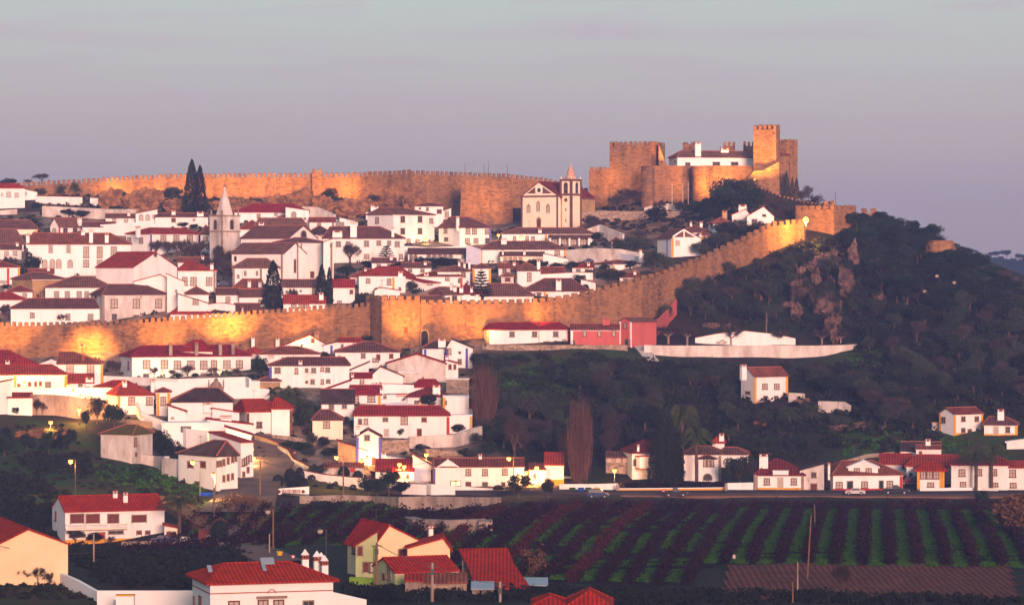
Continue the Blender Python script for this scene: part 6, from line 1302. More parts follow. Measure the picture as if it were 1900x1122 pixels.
H('red hip roof cut by the lower photo edge, smaller one', 990,1050,1124,1160,1110,k='pyr',r='bred',w='clean',Y=372,D=7)
H('red hip roof cut by the lower photo edge, larger one', 1052,1134,1126,1160,1101,k='pyr',r='bred',w='clean',Y=370,D=9)
lowwall('green garden wall with red flowers beside the cream gable', [(648,1070,1090,434),(690,1072,1092,433)],'green',th=.8)
lowwall('pale paved yard wall below the green garden wall', [(640,1088,1112,428),(700,1088,1112,426)],'concrete',th=3)
lowwall('white sloping wall corner right of the hip house', [(618,1098,1130,392),(680,1112,1140,392)],'clean',th=.5)
lowwall('stained concrete water tank wall in the vineyard', [(745,958,976),(765,963,984),(825,965,988),(888,963,990),(888,968,992)],'concrete',th=2.2)
lowwall('pebbly yard edge wall before the balcony house', [(225,1004,1018),(300,1003,1018),(360,1005,1020),(410,1006,1020)],'rubble')
lowwall('low white wall beside the palm and porch', [(328,995,1004),(372,996,1005)],'clean')
H('small brown hut with white door behind the round dark tree', 368,394,985,1012,980,k='flat',w='doorwood',win='e:387,1000,5,13',D=4,trim='doorwood')
# ------------------------------------------------------------------ roads, fields, sheets
ribbon('road', [(700,912),(800,913),(900,914),(1000,913),(1100,914.5),(1200,915),(1350,915.5),(1500,916),(1700,917),(1860,917),(2000,916)], 'asphalt', 9, lift=.32)
ribbon('lane', [(440,960),(452,930),(470,905),(488,880),(508,860),(512,842),(498,826),(478,814)], 'roadold', lambda t: 13 - 5 * t, lift=.4)
ribbon('lower_road', [(520,1046),(470,1024),(435,1005),(412,990)], 'roadold', 7, lift=.3)
ribbon('dirt_track', [(412,990),(385,975),(360,958),(338,945),(322,932),(310,925)], 'track', 6, lift=.3)
ribbon('verge', [(1150,921),(1250,922),(1400,922),(1700,923),(1900,923)], 'dirt', 3.2, lift=.28)
ribbon('footpath', [(1188,648),(1200,660),(1212,676)], 'old', 3, lift=.4)
o, pr = ribbon('road_marking', [(880,914),(1000,913),(1100,914.5),(1200,915),(1350,915.5),(1500,916),(1700,917),(1860,917)], 'markw', .16, lift=.345)
drape('square_lawn', [(560,892),(640,905),(740,920),(600,922),(520,921),(545,900)], 'lawn', .25)
drape('vineyard_soil', [(1010,925),(1230,930),(1850,930),(1900,1046),(1330,1048),(1180,1100),(900,1095),(880,960)], 'vinesoil' if 'vinesoil' in MAT else 'under', .05)
drape('ploughed_field', [(1352,1050),(1872,1048),(1892,1112),(1340,1116)], 'plough' if 'plough' in MAT else 'dirt', .1)
# ---- vineyard rows: parallel lines converging on the photo's right-hand third
dirv = Vector(((1627 - CX) / F, 1.0, 0)).normalized(); perp = Vector((dirv.y, -dirv.x, 0)); base0 = P(1627, 1043, gY(1627, 1043))
def vrow(k, y0, y1, m='vine', wd=.9, hh=1.35, gap=.0):
    V_, idx = [], 0; o0 = base0 + perp * (k * 3.95); t0 = (y0 - base0.y) / dirv.y; t1 = (y1 - base0.y) / dirv.y; n = int((t1 - t0) / .55); C = []
    for i in range(n):
        t = t0 + (i + .5) * (t1 - t0) / n; x, y = o0.x + dirv.x * t, o0.y + dirv.y * t
        if rng.random() < gap: continue
        z = terr1(x, y); m_ = 15; d = NR.normal(size=(m_, 3)) * np.array([wd * .42, .35, .36 * hh]); d[:, 2] += .62 * hh; C.append(d + np.array([x, y, z]))
    C = np.concatenate(C) - np.array([o0.x, base0.y, 0]); V, Q = quads(C, .30, .45); o = link('vine_row', mesh_np('vine_row', V, Q, m)); o.location = (o0.x, base0.y, 0); return o
for k in range(-30, 8):
    f = k + .5
    if k >= -6: y0, y1 = 462, 586
    elif k >= -12: y0, y1 = 436, 586
    elif k >= -18: y0, y1 = 446, 560 + (k + 18) * 4
    else: y0, y1 = 492 + (k % 3) * 3, 552 - abs(k + 24)
    o = vrow(f, y0, y1, 'vinered' if k in (-14, -11, -17) else 'vine', wd=1.15, hh=1.45, gap=.06 if k > -7 else .12)
    tag(o, 'dark maroon vine row' if k not in (-14, -11, -17) else 'brighter red vine row on the slope', 'vine row', 'vine rows')
    if k not in (-14, -11, -17): o['label'] = 'dark maroon vine row running down the field below the road'
def gstrip():
    C = []
    for k in range(-30, 9):
        y0, y1 = (460, 584) if k >= -6 else ((438, 580) if k >= -12 else ((448, 560) if k > -19 else (490, 553)))
        o0 = base0 + perp * (k * 3.95); t0 = (y0 - base0.y) / dirv.y; t1 = (y1 - base0.y) / dirv.y; n = int((t1 - t0) * 30)
        t = NR.uniform(t0, t1, n); ph = NR.uniform(0, 100); keep = (np.sin(t * .11 + ph) + np.sin(t * .31 + ph * 2) * .7 + np.sin(t * .9 + ph) * .5) > (-1.3 if k > -7 else -.3); t = t[keep]
        off = NR.normal(size=len(t)) * .5; x = o0.x + dirv.x * t + perp.x * off; y = o0.y + dirv.y * t + perp.y * off; C.append(np.stack([x, y, terr(x, y) + .42], 1))
    C = np.concatenate(C); V, Q = quads(C, .24, .5); o = link('grass', mesh_np('grass', V, Q, 'grass')); tag(o, kind='stuff')
gstrip()
# ---- left hillside vineyard and brush
clumps('brambles', [(600,938),(760,950),(900,950),(1050,938),(1150,938),(1190,944),(1100,965),(960,975),(900,975),(760,950)], 5, 'bramble', (.6, 1.5), 26, .38, kind='stuff')
clumps('brambles', [(1170,940),(1300,934),(1500,934),(1700,934),(1880,934),(1880,946),(1500,948),(1300,950),(1200,956)], 3.2, 'bramble', (.5, 1.2), 26, .35, kind='stuff')
clumps('brambles', [(480,950),(560,945),(640,965),(560,985),(500,1030)], 8, 'bramble', (.5, 1.1), 20, .34, kind='stuff')
clumps('grass', [(560,940),(640,932),(760,940),(740,956),(600,955)], 1.6, 'grass', (.3, .8), 12, .26, kind='stuff')
clumps('dark_scrub', [(120,1012),(330,1020),(420,1010),(460,1040),(360,1090),(200,1092),(150,1050),(126,1040)], 3.2, 'leafdark', (.7, 1.6), 30, .4, kind='stuff')
clumps('dark_scrub', [(-40,880),(90,900),(110,925),(100,1000),(-40,980)], 4, 'leafdark', (.7, 1.8), 30, .42, kind='stuff')
clumps('dark_scrub', [(640,1092),(1000,1095),(1330,1098),(1900,1112),(1900,1130),(640,1130)], 2.2, 'leafdark', (.6, 1.3), 30, .3, kind='stuff', maxn=4000)
clumps('dark_scrub', [(30,850),(160,848),(170,880),(60,885)], 3, 'leafdark', (.7, 1.6), 26, .4, kind='stuff')
clumps('scrub', [(-20,1085),(110,1080),(210,1120),(-20,1125)], 2.0, 'under', (.3, .8), 22, .2, kind='stuff')
clumps('scrub', [(0,790),(130,790),(190,860),(330,880),(400,935),(100,925),(0,880)], 10, 'under', (.4, 1.1), 22, .34, kind='stuff')
clumps('dry_reeds', [(400,938),(440,925),(500,938),(515,975),(480,995),(430,975)], 2.2, 'reed', (.5, 1.0), 30, .20, kind='stuff', hh=1.9)
clumps('dry_reeds', [(965,1035),(1005,1035),(1012,1075),(985,1075)], 1.5, 'reed', (.6, 1.2), 30, .25, kind='stuff', hh=2)
clumps('field_brush', [(560,925),(760,930),(770,950),(600,945)], 4, 'under', (.4, 1.0), 22, .3, kind='stuff')
UP = [(1250,565),(1330,525),(1440,475),(1560,442),(1640,520),(1840,530),(1920,580),(1920,790),(1740,760),(1600,690),(1590,650),(1595,615),(1290,600)]
clumps('undergrowth', UP, 7, 'under', (.9, 2.2), 34, .50, kind='stuff')
UL = [(885,665),(1190,668),(1600,676),(1740,710),(1740,830),(1640,842),(1560,835),(1480,868),(1400,850),(1340,830),(1120,860),(1050,862),(960,850),(885,800)]
clumps('undergrowth', UL, 8, 'under', (.9, 2.1), 34, .50, kind='stuff')
clumps('hill_grass', [(930,690),(1040,660),(1060,700),(1040,770),(900,760)], 2.5, 'grass', (.3, .7), 10, .3, kind='stuff')
clumps('hill_grass', [(1560,652),(1640,650),(1650,690),(1580,690)], 1.6, 'grass', (.4, .9), 14, .3, kind='stuff')
clumps('hill_grass', [(1560,810),(1740,800),(1800,815),(1800,845),(1560,850)], 2.2, 'grass', (.4, .8), 12, .3, kind='stuff')
clumps('hill_grass', [(150,860),(330,880),(400,920),(200,905)], 3, 'grass', (.3, .7), 12, .3, kind='stuff')
clumps('bank_scrub', [(130,362),(340,352),(640,352),(700,372),(640,400),(440,400),(240,396),(80,386)], 5, 'under', (.3, .9), 22, .3, kind='stuff')
clumps('bank_scrub', [(1100,380),(1400,372),(1440,400),(1240,440),(1110,420)], 6, 'under', (.3, 1.1), 24, .35, kind='stuff')
# ------------------------------------------------------------------ trees one can tell apart
T = tree
T('cypress',356,412,297,30,'taller of the two dark cypresses rising above the spire'); T('cypress',371,414,308,26,'shorter of the two dark cypresses beside the spire')
T('cypress',507,574,484,34,'broad dark cypress in front of the white church aisle'); T('cypress',597,562,491,20,'thicker of the cypress pair by the church apse'); T('cypress',611,566,496,15,'slimmer of the cypress pair by the church apse')
T('norfolk',717,500,453,40,'tiered pine in front of the long white house'); T('norfolk',893,558,499,42,'tiered pine beside the three small chimneys')
T('palm',672,425,404,24,'small palm beside the four-windowed house'); T('palm',531,770,697,84,'big date palm above the red chapel'); T('palm',1215,504,456,62,'drooping palm at the top of the climbing wall')
T('palm',140,372,323,28,'small palm against the skyline wall'); T('palmtall',333,1004,902,86,'thick palm beside the balcony house'); T('palmtall',1292,901,776,68,'date palm standing in the villa garden')
T('palmtall',1266,896,728,70,'tall palm above the dark villa cypresses'); T('palmtall',1811,915,822,76,'nearer of the two palms before the red-roofed house'); T('palmtall',1840,914,808,66,'farther of the two palms before the red-roofed house')
T('palm',1465,790,742,52,'feathery palm below the lone white house'); T('palm',1506,785,738,44,'small palm beside the ruined wall in the wood'); T('palm',1352,820,780,50,'palm half hidden in the wood above villa wing'); T('palm',568,800,745,50,'ragged palm tucked against the chapel')
T('palm',560,1122+10,1062,60,'x') if 0 else None
T('poplar',1075,905,735,62,'tall leafless reddish poplar beside the bins'); T('poplar',900,800,668,66,'broad russet leafless tree at the town edge'); T('poplar',1045,880,800,22,'thin leafless poplar shoots by the big poplar')
T('bare',955,862,740,60,'pale bare tree on the slope behind the restaurant'); T('cypress',1028,862,795,14,'small dark cypress behind the pink-white house')
for i, (x, yb, yt, w_) in enumerate([(1216,899,800,26),(1229,899,780,30),(1243,899,768,30),(1256,899,792,26)]): T('cypress',x,yb,yt,w_,'dark villa cypress in a packed clump','cypresses packed before the villa')
T('round',1372,908,836,62,'olive green garden tree beside the villa block',m='leafolive'); T('round',1860,925,0+1120-240,60,'dark tree at the road edge near the right houses') if 0 else None
T('bush',1895,990,890,110,'huge round bronze bush at the photo edge',m='reed'); T('bush',1822,930,905,34,'dark shrub before the road near the palms')
T('round',1222,418,380,54,'round umbrella-like tree above the gabled house'); T('round',1358,392,322,92,'big dark tree in front of the castle curtain wall'); T('round',1320,405,360,60,'lower dark tree beside the castle slope'); T('round',1395,400,350,50,'dark tree next to the keep wall'); T('round',1300,455,428,44,'x') if 0 else None
for i, (x, yb, yt, w_) in enumerate([(1150,480,440,60),(1180,478,430,60),(1192,470,438,44),(1130,530,495,50),(1150,524,500,40),(1345,440,408,60),(1370,430,404,50),(1330,462,430,54),(1300,480,444,40),(1262,396,370,30),(1208,372,352,24),(1280,398,378,40),(1450,400,372,46),(1475,398,368,40)]): T('olive',x,yb,yt,w_,'soft dark garden tree inside the walls near the castle','garden trees near the castle')
for i, (x, yb, yt, w_) in enumerate([(1345,402,338,78),(1378,406,348,72),(1322,414,372,56),(1425,446,416,50),(1390,450,412,60),(1300,402,374,40),(1405,380,345,40),(1350,440,408,60)]): T('round',x,yb,yt,w_,'dense dark tree of the grove before the castle','dark grove before the castle')
for i, (x, yb, yt, w_) in enumerate([(1455,408,376,46),(1480,404,374,40),(1440,396,368,40),(1508,386,368,34),(1535,384,372,26)]): T('round',x,yb,yt,w_,'brown bush behind the glaring lamp','brown bushes behind the glaring lamp',m='twig')
for i, (x, yb, yt, w_) in enumerate([(1145,396,350,60),(1168,392,340,64),(1222,396,366,34),(1100,440,392,56),(1186,450,420,50),(1335,440,418,24),(1405,432,405,36)]): T('bare',x,yb,yt,w_,'thin leafless tree beneath the castle towers','leafless trees beneath the castle')
for i, (x, yb, yt, w_) in enumerate([(1240,640,586,54),(1275,641,588,50),(1356,641,596,46),(1448,641,600,44),(1525,640,598,44),(1560,638,602,36)]): T('plane',x,yb,yt,w_,'pollarded leafless plane tree on the white terrace','pollarded plane trees on the terrace')
for i, (x, yb, yt, w_) in enumerate([(1459,368,318,12),(1470,366,330,8),(1447,360,322,7),(1478,372,330,10)]): T('cypress',x,yb,yt,w_,'narrow dark creeper column on the castle tower','creeper columns on the castle tower',Y=931,m='leafolive')
for i, (x, yb, yt, w_) in enumerate([(1490,385,345,44),(1512,388,356,40),(1500,372,340,28),(1475,380,352,24)]): T('bare',x,yb,yt,w_,'brown leafless bush against the sky below the keep','leafless bushes below the keep')
for i, (x, yb, yt, w_) in enumerate([(14,352,328,40),(75,368,345,30),(115,368,340,28),(180,360,338,26),(272,356,345,22),(320,372,342,50),(300,376,350,34),(402,395,362,30),(425,360,343,40),(448,362,348,26),(545,366,338,50),(610,388,346,48),(625,392,362,40),(700,380,358,50),(780,362,335,40),(752,372,352,26),(692,352+20,356,30),(230,375,352,24),(845,352,333,22)]):
    T('olive' if i % 3 else 'round',x,yb,yt,w_,'dark wild tree under the skyline wall','wild trees under the skyline wall')
T('bare',78,340,316,46,'wide leafless tree above the skyline wall end'); T('bare',52,345,330,22,'tiny leafless tree above the skyline wall end')
for i, (x, yb, yt, w_) in enumerate([(215,402,378,30),(238,402,378,24),(128,404,386,34),(150,406,388,34),(172,404,390,30),(68,392,372,26),(62,424,402,22),(338,424,410,26),(360,426,414,22)]): T('round',x,yb,yt,w_,'dark garden tree on the upper western terraces','garden trees on the upper western terraces')
for i, (x, yb, yt, w_) in enumerate([(290,478,440,40),(310,480,436,40),(330,480,438,44),(352,482,436,44),(372,482,440,36),(395,485,430,40),(415,520,452,50),(422,530,470,44),(240,470,440,30),(262,470,438,30),(30,520,478,60),(20,500,470,40),(650,490,446,50),(632,480,450,36),(60,600,570,60),(90,600,575,40),(30,600,572,40),(5,585,565,30)]): T('bare',x,yb,yt,w_,'leafless garden tree among the western houses','leafless garden trees among the western houses')
T('round',58,520,462,42,'dark conifer beside the arcade house',m='leafdark'); T('bush',825,482+10,474,70,'clipped green hedge under the arcade',m='leaf'); T('bush',784,470,452,56,'big dark bush on the terrace below the tall house')
T('round',782,496,474,32,'green tree at the foot of the arcade'); T('round',690,504,480,50,'dark garden tree west of the tiered pine base'); T('round',735,505,484,44,'dark garden tree east of the tiered pine base'); T('round',640,512,490,50,'dark garden tree above the short red roof shed')
T('round',1060,506,482,34,'round green tree beside the parked cars in town'); T('bush',955,500,478,56,'brown hedge below the yellow-banded house',m='leafolive'); T('bush',992,498,476,30,'dark green bush below the yellow-banded house'); T('round',1108,450,427,26,'small round tree before the loggia'); T('bush',1145,484,470,30,'low bush before the blue gate')
T('round',765,545,518,26,'garden tree above the gate tower merlons',m='leafolive'); T('bush',677,568,535,34,'tall reeds beside the gate tower',m='leafolive'); T('bush',285,602,584,44,'dark creeper over the town wall merlons')
T('round',483,708,656,38,'dark creeper mass beside the manor end'); T('round',684,640,616,40,'dark shrub tree at the foot of the gate tower'); T('round',742+55,760,726,40,'dark tree before the maroon pavilion'); T('round',600,665,650,26,'small shrub tree above the flower-window house')
for i, (x, yb, yt, w_) in enumerate([(420,702,684,22),(332,704,690,22),(362,702,690,18),(465,708,692,26)]): T('round',x,yb,yt,w_,'round shrub in the manor garden','round shrubs in the manor garden')
for i, (x, yb, yt, w_) in enumerate([(348,704,668,38),(395,702,676,34),(440,702,678,30),(286,702,678,26),(320,702,680,24),(205,700,660,26),(218,700,664,22)]): T('bare',x,yb,yt,w_,'leafless garden tree before the manor','leafless trees before the manor')
T('round',212,795,742,54,'large dark round tree glowing from the lamps behind'); T('olive',180,790,732,40,'gnarled olive tree beside the stair lamps'); T('round',160,795,756,22,'small dark tree at the foot of the stairs'); T('round',30,772,752,18,'small shrub tree by the white shed')
for x, yb, yt, w_ in ((68,772,735,24),(78,772,736,26),(118,772,738,16)): T('bare',x,yb,yt,w_,'bare sapling before the tan retaining wall','bare saplings by the tan wall')
for i, (x, yb, yt, w_) in enumerate([(285,850,790,60),(312,862,805,50),(300,835,800,40),(335,870,835,40),(90,845,792,26),(110,842,800,24),(130,838,792,26),(50,838,800,30),(8,850,795,44)]): T('round',x,yb,yt,w_,'dark hillside tree around the pale hut','dark trees around the pale hut')
T('round',604,952,924,58,'wide dark tree below the town sign'); T('topiary',407,1012,964,36,'round dark clipped tree beside the lower lane')
for i, (x, yb, yt, w_) in enumerate([(516,905,880,22),(538,900,868,22),(556,900,866,20),(560,908,884,24),(545,912,892,26),(638,894,864,24),(664,894,872,20)]): T('topiary',x,yb,yt,w_,'clipped dark shrub around the town sign','clipped shrubs by the sign')
for i, (x, yb, yt, w_) in enumerate([(585,888,858,32),(600,886,858,30),(684,922,880,46),(700,922,882,40),(722,920,864,40),(742,918,890,44),(752,916,892,30)]): T('round',x,yb,yt,w_,'dark tree before the long curving white wall','dark trees before the curving wall')
for i, (x, yb, yt, w_) in enumerate([(585,908,898,12),(612,912,898,14),(623,905,892,10),(635,914,902,10),(655,912,898,14),(578,894,880,16)]): T('topiary',x,yb,yt,w_,'small clipped ball shrub on the sloping lawn','ball shrubs on the lawn')
T('olive',962,926,874,60,'big bushy tree before the restaurant end',m='leaf'); T('olive',1017,926,880,32,'smaller bushy tree before the yellow house',m='leaf'); T('topiary',924,915,899,22,'dark clipped dome bush before the restaurant')
for i, (x, yb, yt, w_) in enumerate([(792,802,782,16),(815,800,782,24),(850,806,783,34),(744,812,790,20),(735,810,790,24),(765,812,792,18)]): T('round',x,yb,yt,w_,'small dark tree before the long red-roofed house','small trees before the long red roof')
T('bush',550,836,814,62,'dark rounded hedge above the lane wall'); T('topiary',700,806,797,12,'low dark shrub above the rubble wall')
T('bush',1437,908,893,32,'clipped bush in the orange planter',m='leaf'); T('bush',1476,910,896,34,'flowering bush before the maroon cottage',m='leafolive')
for x in (1175,1225,1270,1310,1330): T('bush',x,908,888,60,'dark red-brown hedge along the villa garden','hedges along the villa wall',m='bramble')
T('bush',1190,896,888,40,'neat green hedge before the villa front',m='leaf')
T('round',1545,912,880,20,'x') if 0 else None
T('palm',715,1140,1068,110,'dark spiky palm in the foreground yard',m='leafdark'); T('bush',690,1120,1080,60,'dark foreground shrub by the sheds',m='leafdark'); T('cypress',658,1140,1108,18,'small dark cone tree at the lower edge')
for i, (x, yb, yt, w_) in enumerate([(12,1082,1040,44),(45,1084,1042,44),(70,1086,1044,36),(92,1088,1056,30)]): T('bare',x,yb,yt,w_,'leafless thicket before the yellow barn','leafless thicket before the barn')
T('bare',1565,1110,1035,60,'leafless dark sapling in the ploughed field'); T('round',175,1010,985,36,'dark creeper bush below the balcony',m='leafdark'); T('bare',140,1010,975,44,'leafless tree before the balcony house'); T('bare',205,1012,990,24,'small leafless bush before the balcony house')
T('aloe',1575,560+5,547,18,'pale agave on the rocky slope',cat='plant'); T('aloe',1340,555,538,22,'grey agave by the ladder poles',cat='plant')
for x, yb, yt, w_ in ((1285,566,508,60),(1315,566,500,36),(1350,510,482,34),(1262,572,530,36),(1235,600,560,30)): T('olive',x,yb,yt,w_,'grey-green tree against the climbing wall','trees against the climbing wall')
for i, (x, yb, yt, w_) in enumerate([(1540,512,488,24),(1560,520,494,26),(1500,525,500,26),(1520,550,524,28),(1490,548,528,24),(1556,545,520,26),(1480,590,562,30),(1522,588,566,24),(1550,585,560,26),(1570,612,588,24),(1500,604,584,22),(1548,620,600,24),(1590,512,486,22),(1470,530,505,26),(1450,545,515,32),(1430,560,530,34),(1455,500,474,30),(1500,486,462,30),(1530,476,452,30),(1440,590,560,34),(1400,590,556,38)]): T('olive' if i % 2 else 'round',x,yb,yt,w_,'dark shrub clinging between the limestone crags','shrubs between the crags')
# far pines on the hazy hill
for i, (x, yb, yt, w_) in enumerate([(1803,485,461,27),(1780,480,462,12),(1791,482,469,10),(1832,492,471,14),(1848,496,463,17),(1868,498,460,26),(1892,502,468,24),(1857,496,473,12),(1840,493,465,14),(1815,487,471,12),(1903,504,473,22),(1824,490,475,10),(1880,498,477,14)]): T('umbrella',x,yb,yt,w_,'hazy umbrella pine on the far ridge','umbrella pines on the far ridge',Y=1950)
T('umbrella',1862,560,494,30,'single russet umbrella pine above the near wood',m='twig'); T('umbrella',1884,560,508,16,'smaller russet umbrella pine above the wood',m='twig')
for i, (x, yb, yt, w_) in enumerate([(245,500,458,34),(265,505,462,34),(285,510,462,34),(300,515,465,30),(380,512,468,34),(400,516,470,36),(418,505,460,36),(432,500,455,30),(345,482,452,30),(362,485,452,30),(405,498,440,34),(440,505,462,30),(545,560,530,26),(10,590,560,36),(115,602,575,30),(60,458,430,30),(225,465,438,26)]): T('bare',x,yb,yt,w_,'leafless garden tree among the western houses','leafless garden trees among the western houses')
for i, (x, yb, yt, w_) in enumerate([(560,800,752,44),(580,830,800,30),(600,835,806,26),(566,772,742,34),(590,775,748,28),(640,792,770,22),(655,800,776,20),(575,850,826,34),(610,852,826,34),(630,858,832,26),(640,780,760,20),(735,838,818,26),(780,838,820,24),(885,830,800,30),(900,812,780,34),(880,856,826,40),(905,850,812,44),(875,800,770,26),(860,848,830,30)]): T('olive' if i % 2 else 'round',x,yb,yt,w_,'dark wild tree between the lower houses','wild trees between the lower houses')
for i, (x, yb, yt, w_) in enumerate([(748,500,482,24),(800,503,486,24),(845,500,480,26),(870,506,488,22),(1010,500,482,22),(1030,504,484,24),(905,512,494,24),(925,510,494,20),(1075,530,506,26),(1085,545,524,22),(1060,470,456,14),(590,470,452,20),(600,495,470,24),(560,575,560,16),(470,590,574,18),(700,548,532,18),(770,548,534,16),(880,470,458,16),(210,505,486,24),(235,512,490,24),(1170,500,480,26),(1215,490,465,26),(1090,470,452,20),(320,520,500,20),(415,590,574,18),(640,540,522,22),(660,575,556,24),(1120,505,488,22),(470,478,462,16)]): T('round',x,yb,yt,w_,'dark garden shrub squeezed between town houses','dark garden shrubs between town houses')
clumps('garden_growth', [(-20,392),(240,402),(420,405),(860,405),(1060,432),(1240,455),(1240,500),(1000,556),(700,560),(300,590),(-20,600)], 26, 'under', (.4, 1.3), 30, .34, kind='stuff')
clumps('garden_growth', [(-20,660),(640,650),(870,650),(880,830),(1000,900),(700,905),(470,900),(470,860),(330,860),(280,790),(170,770),(-20,745)], 26, 'leaf', (.4, 1.2), 30, .3, kind='stuff')
clumps('distant_wood', [(0,0)], 1, 'leafpine') if 0 else None
fh = []
xs_ = np.arange(150, 900, 12.); ys_ = np.arange(1850, 2700, 25.); FX, FY = np.meshgrid(xs_, ys_)
FZ = np.array([8 * noise.noise(Vector((a * .012, b * .008, 3))) for a, b in zip(FX.ravel(), FY.ravel())]).reshape(FX.shape) + np.where(FY < 1950, -60 + (FY - 1850) * .66, 6) - 5 * np.abs((FX - 290) / 200); FZ[FX < 220] -= 40
FZ += np.array([noise.noise(Vector((a * .09, b * .03, 9))) * 2.5 for a, b in zip(FX.ravel(), FY.ravel())]).reshape(FX.shape)
I_ = np.arange(FX.size).reshape(FX.shape); fo = link('far_hill', mesh_np('far_hill', np.stack([FX.ravel(), FY.ravel(), FZ.ravel()], 1), np.stack([I_[:-1, :-1].ravel(), I_[:-1, 1:].ravel(), I_[1:, 1:].ravel(), I_[1:, :-1].ravel()], 1), 'leafpine')); tag(fo, kind='structure')
CW = []
for i in range(190):
    px_ = NR.uniform(1765, 1925); top_ = 476 + (px_ - 1780) * .13 + NR.uniform(0, 30); p_ = P(px_, top_ + 6, 1960 + NR.uniform(-20, 60)); d_ = NR.normal(size=(40, 3)); d_ /= np.linalg.norm(d_, axis=1)[:, None]; CW.append(d_ * NR.uniform(2.5, 5.5) * NR.uniform(.5, 1.1, (40, 1)) * np.array([1, 1, .7]) + np.array(p_))
V_, Q_ = quads(np.concatenate(CW), .9, .7); dw = link('distant_wood', mesh_np('distant_wood', V_, Q_, 'leafpine')); tag(dw, kind='stuff')
# ---- the wood on the slope: individual trees, scattered by ground area
EXC = [(885,585,1215,648),(1186,606,1592,668),(1368,672,1468,752),(1462,722,1495,750),(1515,738,1580,766),(1722,752,1900,815),(1668,808,1752,850),(1155,800,1500,915),(1500,838,1900,920),(1235,725,1325,800),(1435,738,1525,800),(1040,735,1108,800),(800,838,1050,915),(1185,645,1215,680),(560,700,880,840),(930,672,1040,720),(1556,655,1640,684),(1560,800,1720,836)]
EXR = [(1502,455,1550,520),(1565,450,1600,540),(1465,530,1600,605),(1725,505,1760,560),(1380,520,1410,560)]
WALLP = [(1170,560),(1242,490),(1487,396),(1565,370),(1562,437),(1440,466),(1330,520),(1262,548),(1230,575),(1170,606)]
def wood(poly, n, kinds, hr, wr, label, group, dmin, mats=None):
    pw = [G(a, b) for a, b in poly]; xs = [p.x for p in pw]; ys = [p.y for p in pw]; pp = [(p.x, p.y) for p in pw]; got = []; tries = 0
    while len(got) < n and tries < n * 60:
        tries += 1; x, y = rng.uniform(min(xs), max(xs)), rng.uniform(min(ys), max(ys))
        if not inpoly(np.array([x]), np.array([y]), pp)[0]: continue
        if any((x - a) ** 2 + ((y - b) * .7) ** 2 < dmin ** 2 for a, b in got): continue
        z = terr1(x, y); px, py = proj(x, y, z); s = F / y; h = rng.uniform(*hr); w_ = rng.uniform(*wr); r = (px - w_ * s * .4, py - h * s, px + w_ * s * .4, py)
        if any(r[0] < e[2] and r[2] > e[0] and r[1] < e[3] and r[3] > e[1] for e in EXC): continue
        if any(r[0] < e[2] and r[2] > e[0] and r[1] < e[3] and r[3] > e[1] for e in EXR) and rng.random() < .8: continue
        if inpoly(np.array([px, px]), np.array([r[1] + 3, py - h * s * .5]), WALLP).any(): continue
        got.append((x, y)); k = rng.choice(kinds); T(k, px, py, py - h * s, w_ * s, label[k] if isinstance(label, dict) else label, group + (' (' + k + ')' if 0 else ''), Y=y, m=(mats or {}).get(k), name=DEFN[k])
    return len(got)
LB = lambda where: {'round': 'dark evergreen tree ' + where, 'olive': 'grey-green bushy tree ' + where, 'bare': 'brown leafless tree ' + where, 'pinetree': 'dense dark pine ' + where}
w1 = wood([(1556,440),(1600,425),(1650,425),(1720,460),(1800,495),(1838,530),(1900,560),(1900,600),(1760,590),(1640,560),(1600,500),(1560,470)], 70, ['pinetree', 'pinetree', 'round'], (4.5, 7.5), (6.5, 9.5), LB('crowding the crest of the hill'), 'trees crowding the crest', 3.2)
w2 = wood(UP, 105, ['olive', 'bare', 'round', 'olive', 'round'], (3.5, 6.5), (4.5, 8), LB('on the rocky slope above the terrace'), 'trees on the rocky slope', 3.6)
w3 = wood(UL, 135, ['round', 'olive', 'round', 'olive', 'bare'], (4, 7.5), (5, 9), LB('in the wood below the terrace'), 'trees in the wood below the terrace', 3.8)
print('TREES', NTREE, w1, w2, w3)
# ------------------------------------------------------------------ lamps
for x, y, yb in ((45,710,731),(127,715,743),(136,724,752),(149,735,764),(162,746,772),(147,759,788)): lamp('lit globe lamp in the string beside the stairs', x, y, yb, 60, group='lamps in string beside the stairs')
lamp('single lit globe lamp on the grassy hillside', 94,783,800,30); lamp('tall arm lamp above the balcony house roof', 131,855,925,30,arm=9)
lamp('bright twin-glow lamp before the corner house', 396,880,934,90,arm=3,col=(1,.62,.2)); lamp('arm lamp on a pole before the corner house window', 357,857,928,16,arm=14,col=(1,.55,.2))
lamp('lit wall lantern on the stepped row, lower one', 449,851,851+20,26,wall=True,col=(1,.6,.2)); lamp('lit wall lantern on the stepped row, upper one', 467,833,860,24,wall=True,col=(1,.6,.2)); lamp('small lane lamp beside the stepped row', 470,849,870,16,col=(1,.6,.2))
lamp('lit lantern on the small yellow house', 627,786,806,16); lamp('arm lamp on pole over the round bushes', 624,848,916,24,arm=13); lamp('lit lamp post left of the blue-banded gable door', 671,854,886,26); lamp('lit lamp beside the blue-banded gable wall', 681,849,872,20)
lamp('taller of the twin lamps before the white shop', 741,861,895,22); lamp('lower of the twin lamps before the white shop', 750,865,900,22); lamp('lit lamp in the dim alley beside the restaurant', 769,846,866,22); lamp('arm lamp above the dim alley roofs', 791,843,880,22)
lamp('lit lamp on the restaurant corner', 816,861,890,26); lamp('glowing awning lamp of the restaurant', 849,884,902,12,col=(1,.75,.35)); lamp('lamp on pole in front of the restaurant roof', 944,850,915,22,arm=9); lamp('lamp above the glowing yellow house', 996,867,905,26,arm=4); lamp('lamp glowing through the bushy tree', 976,876,905,26)
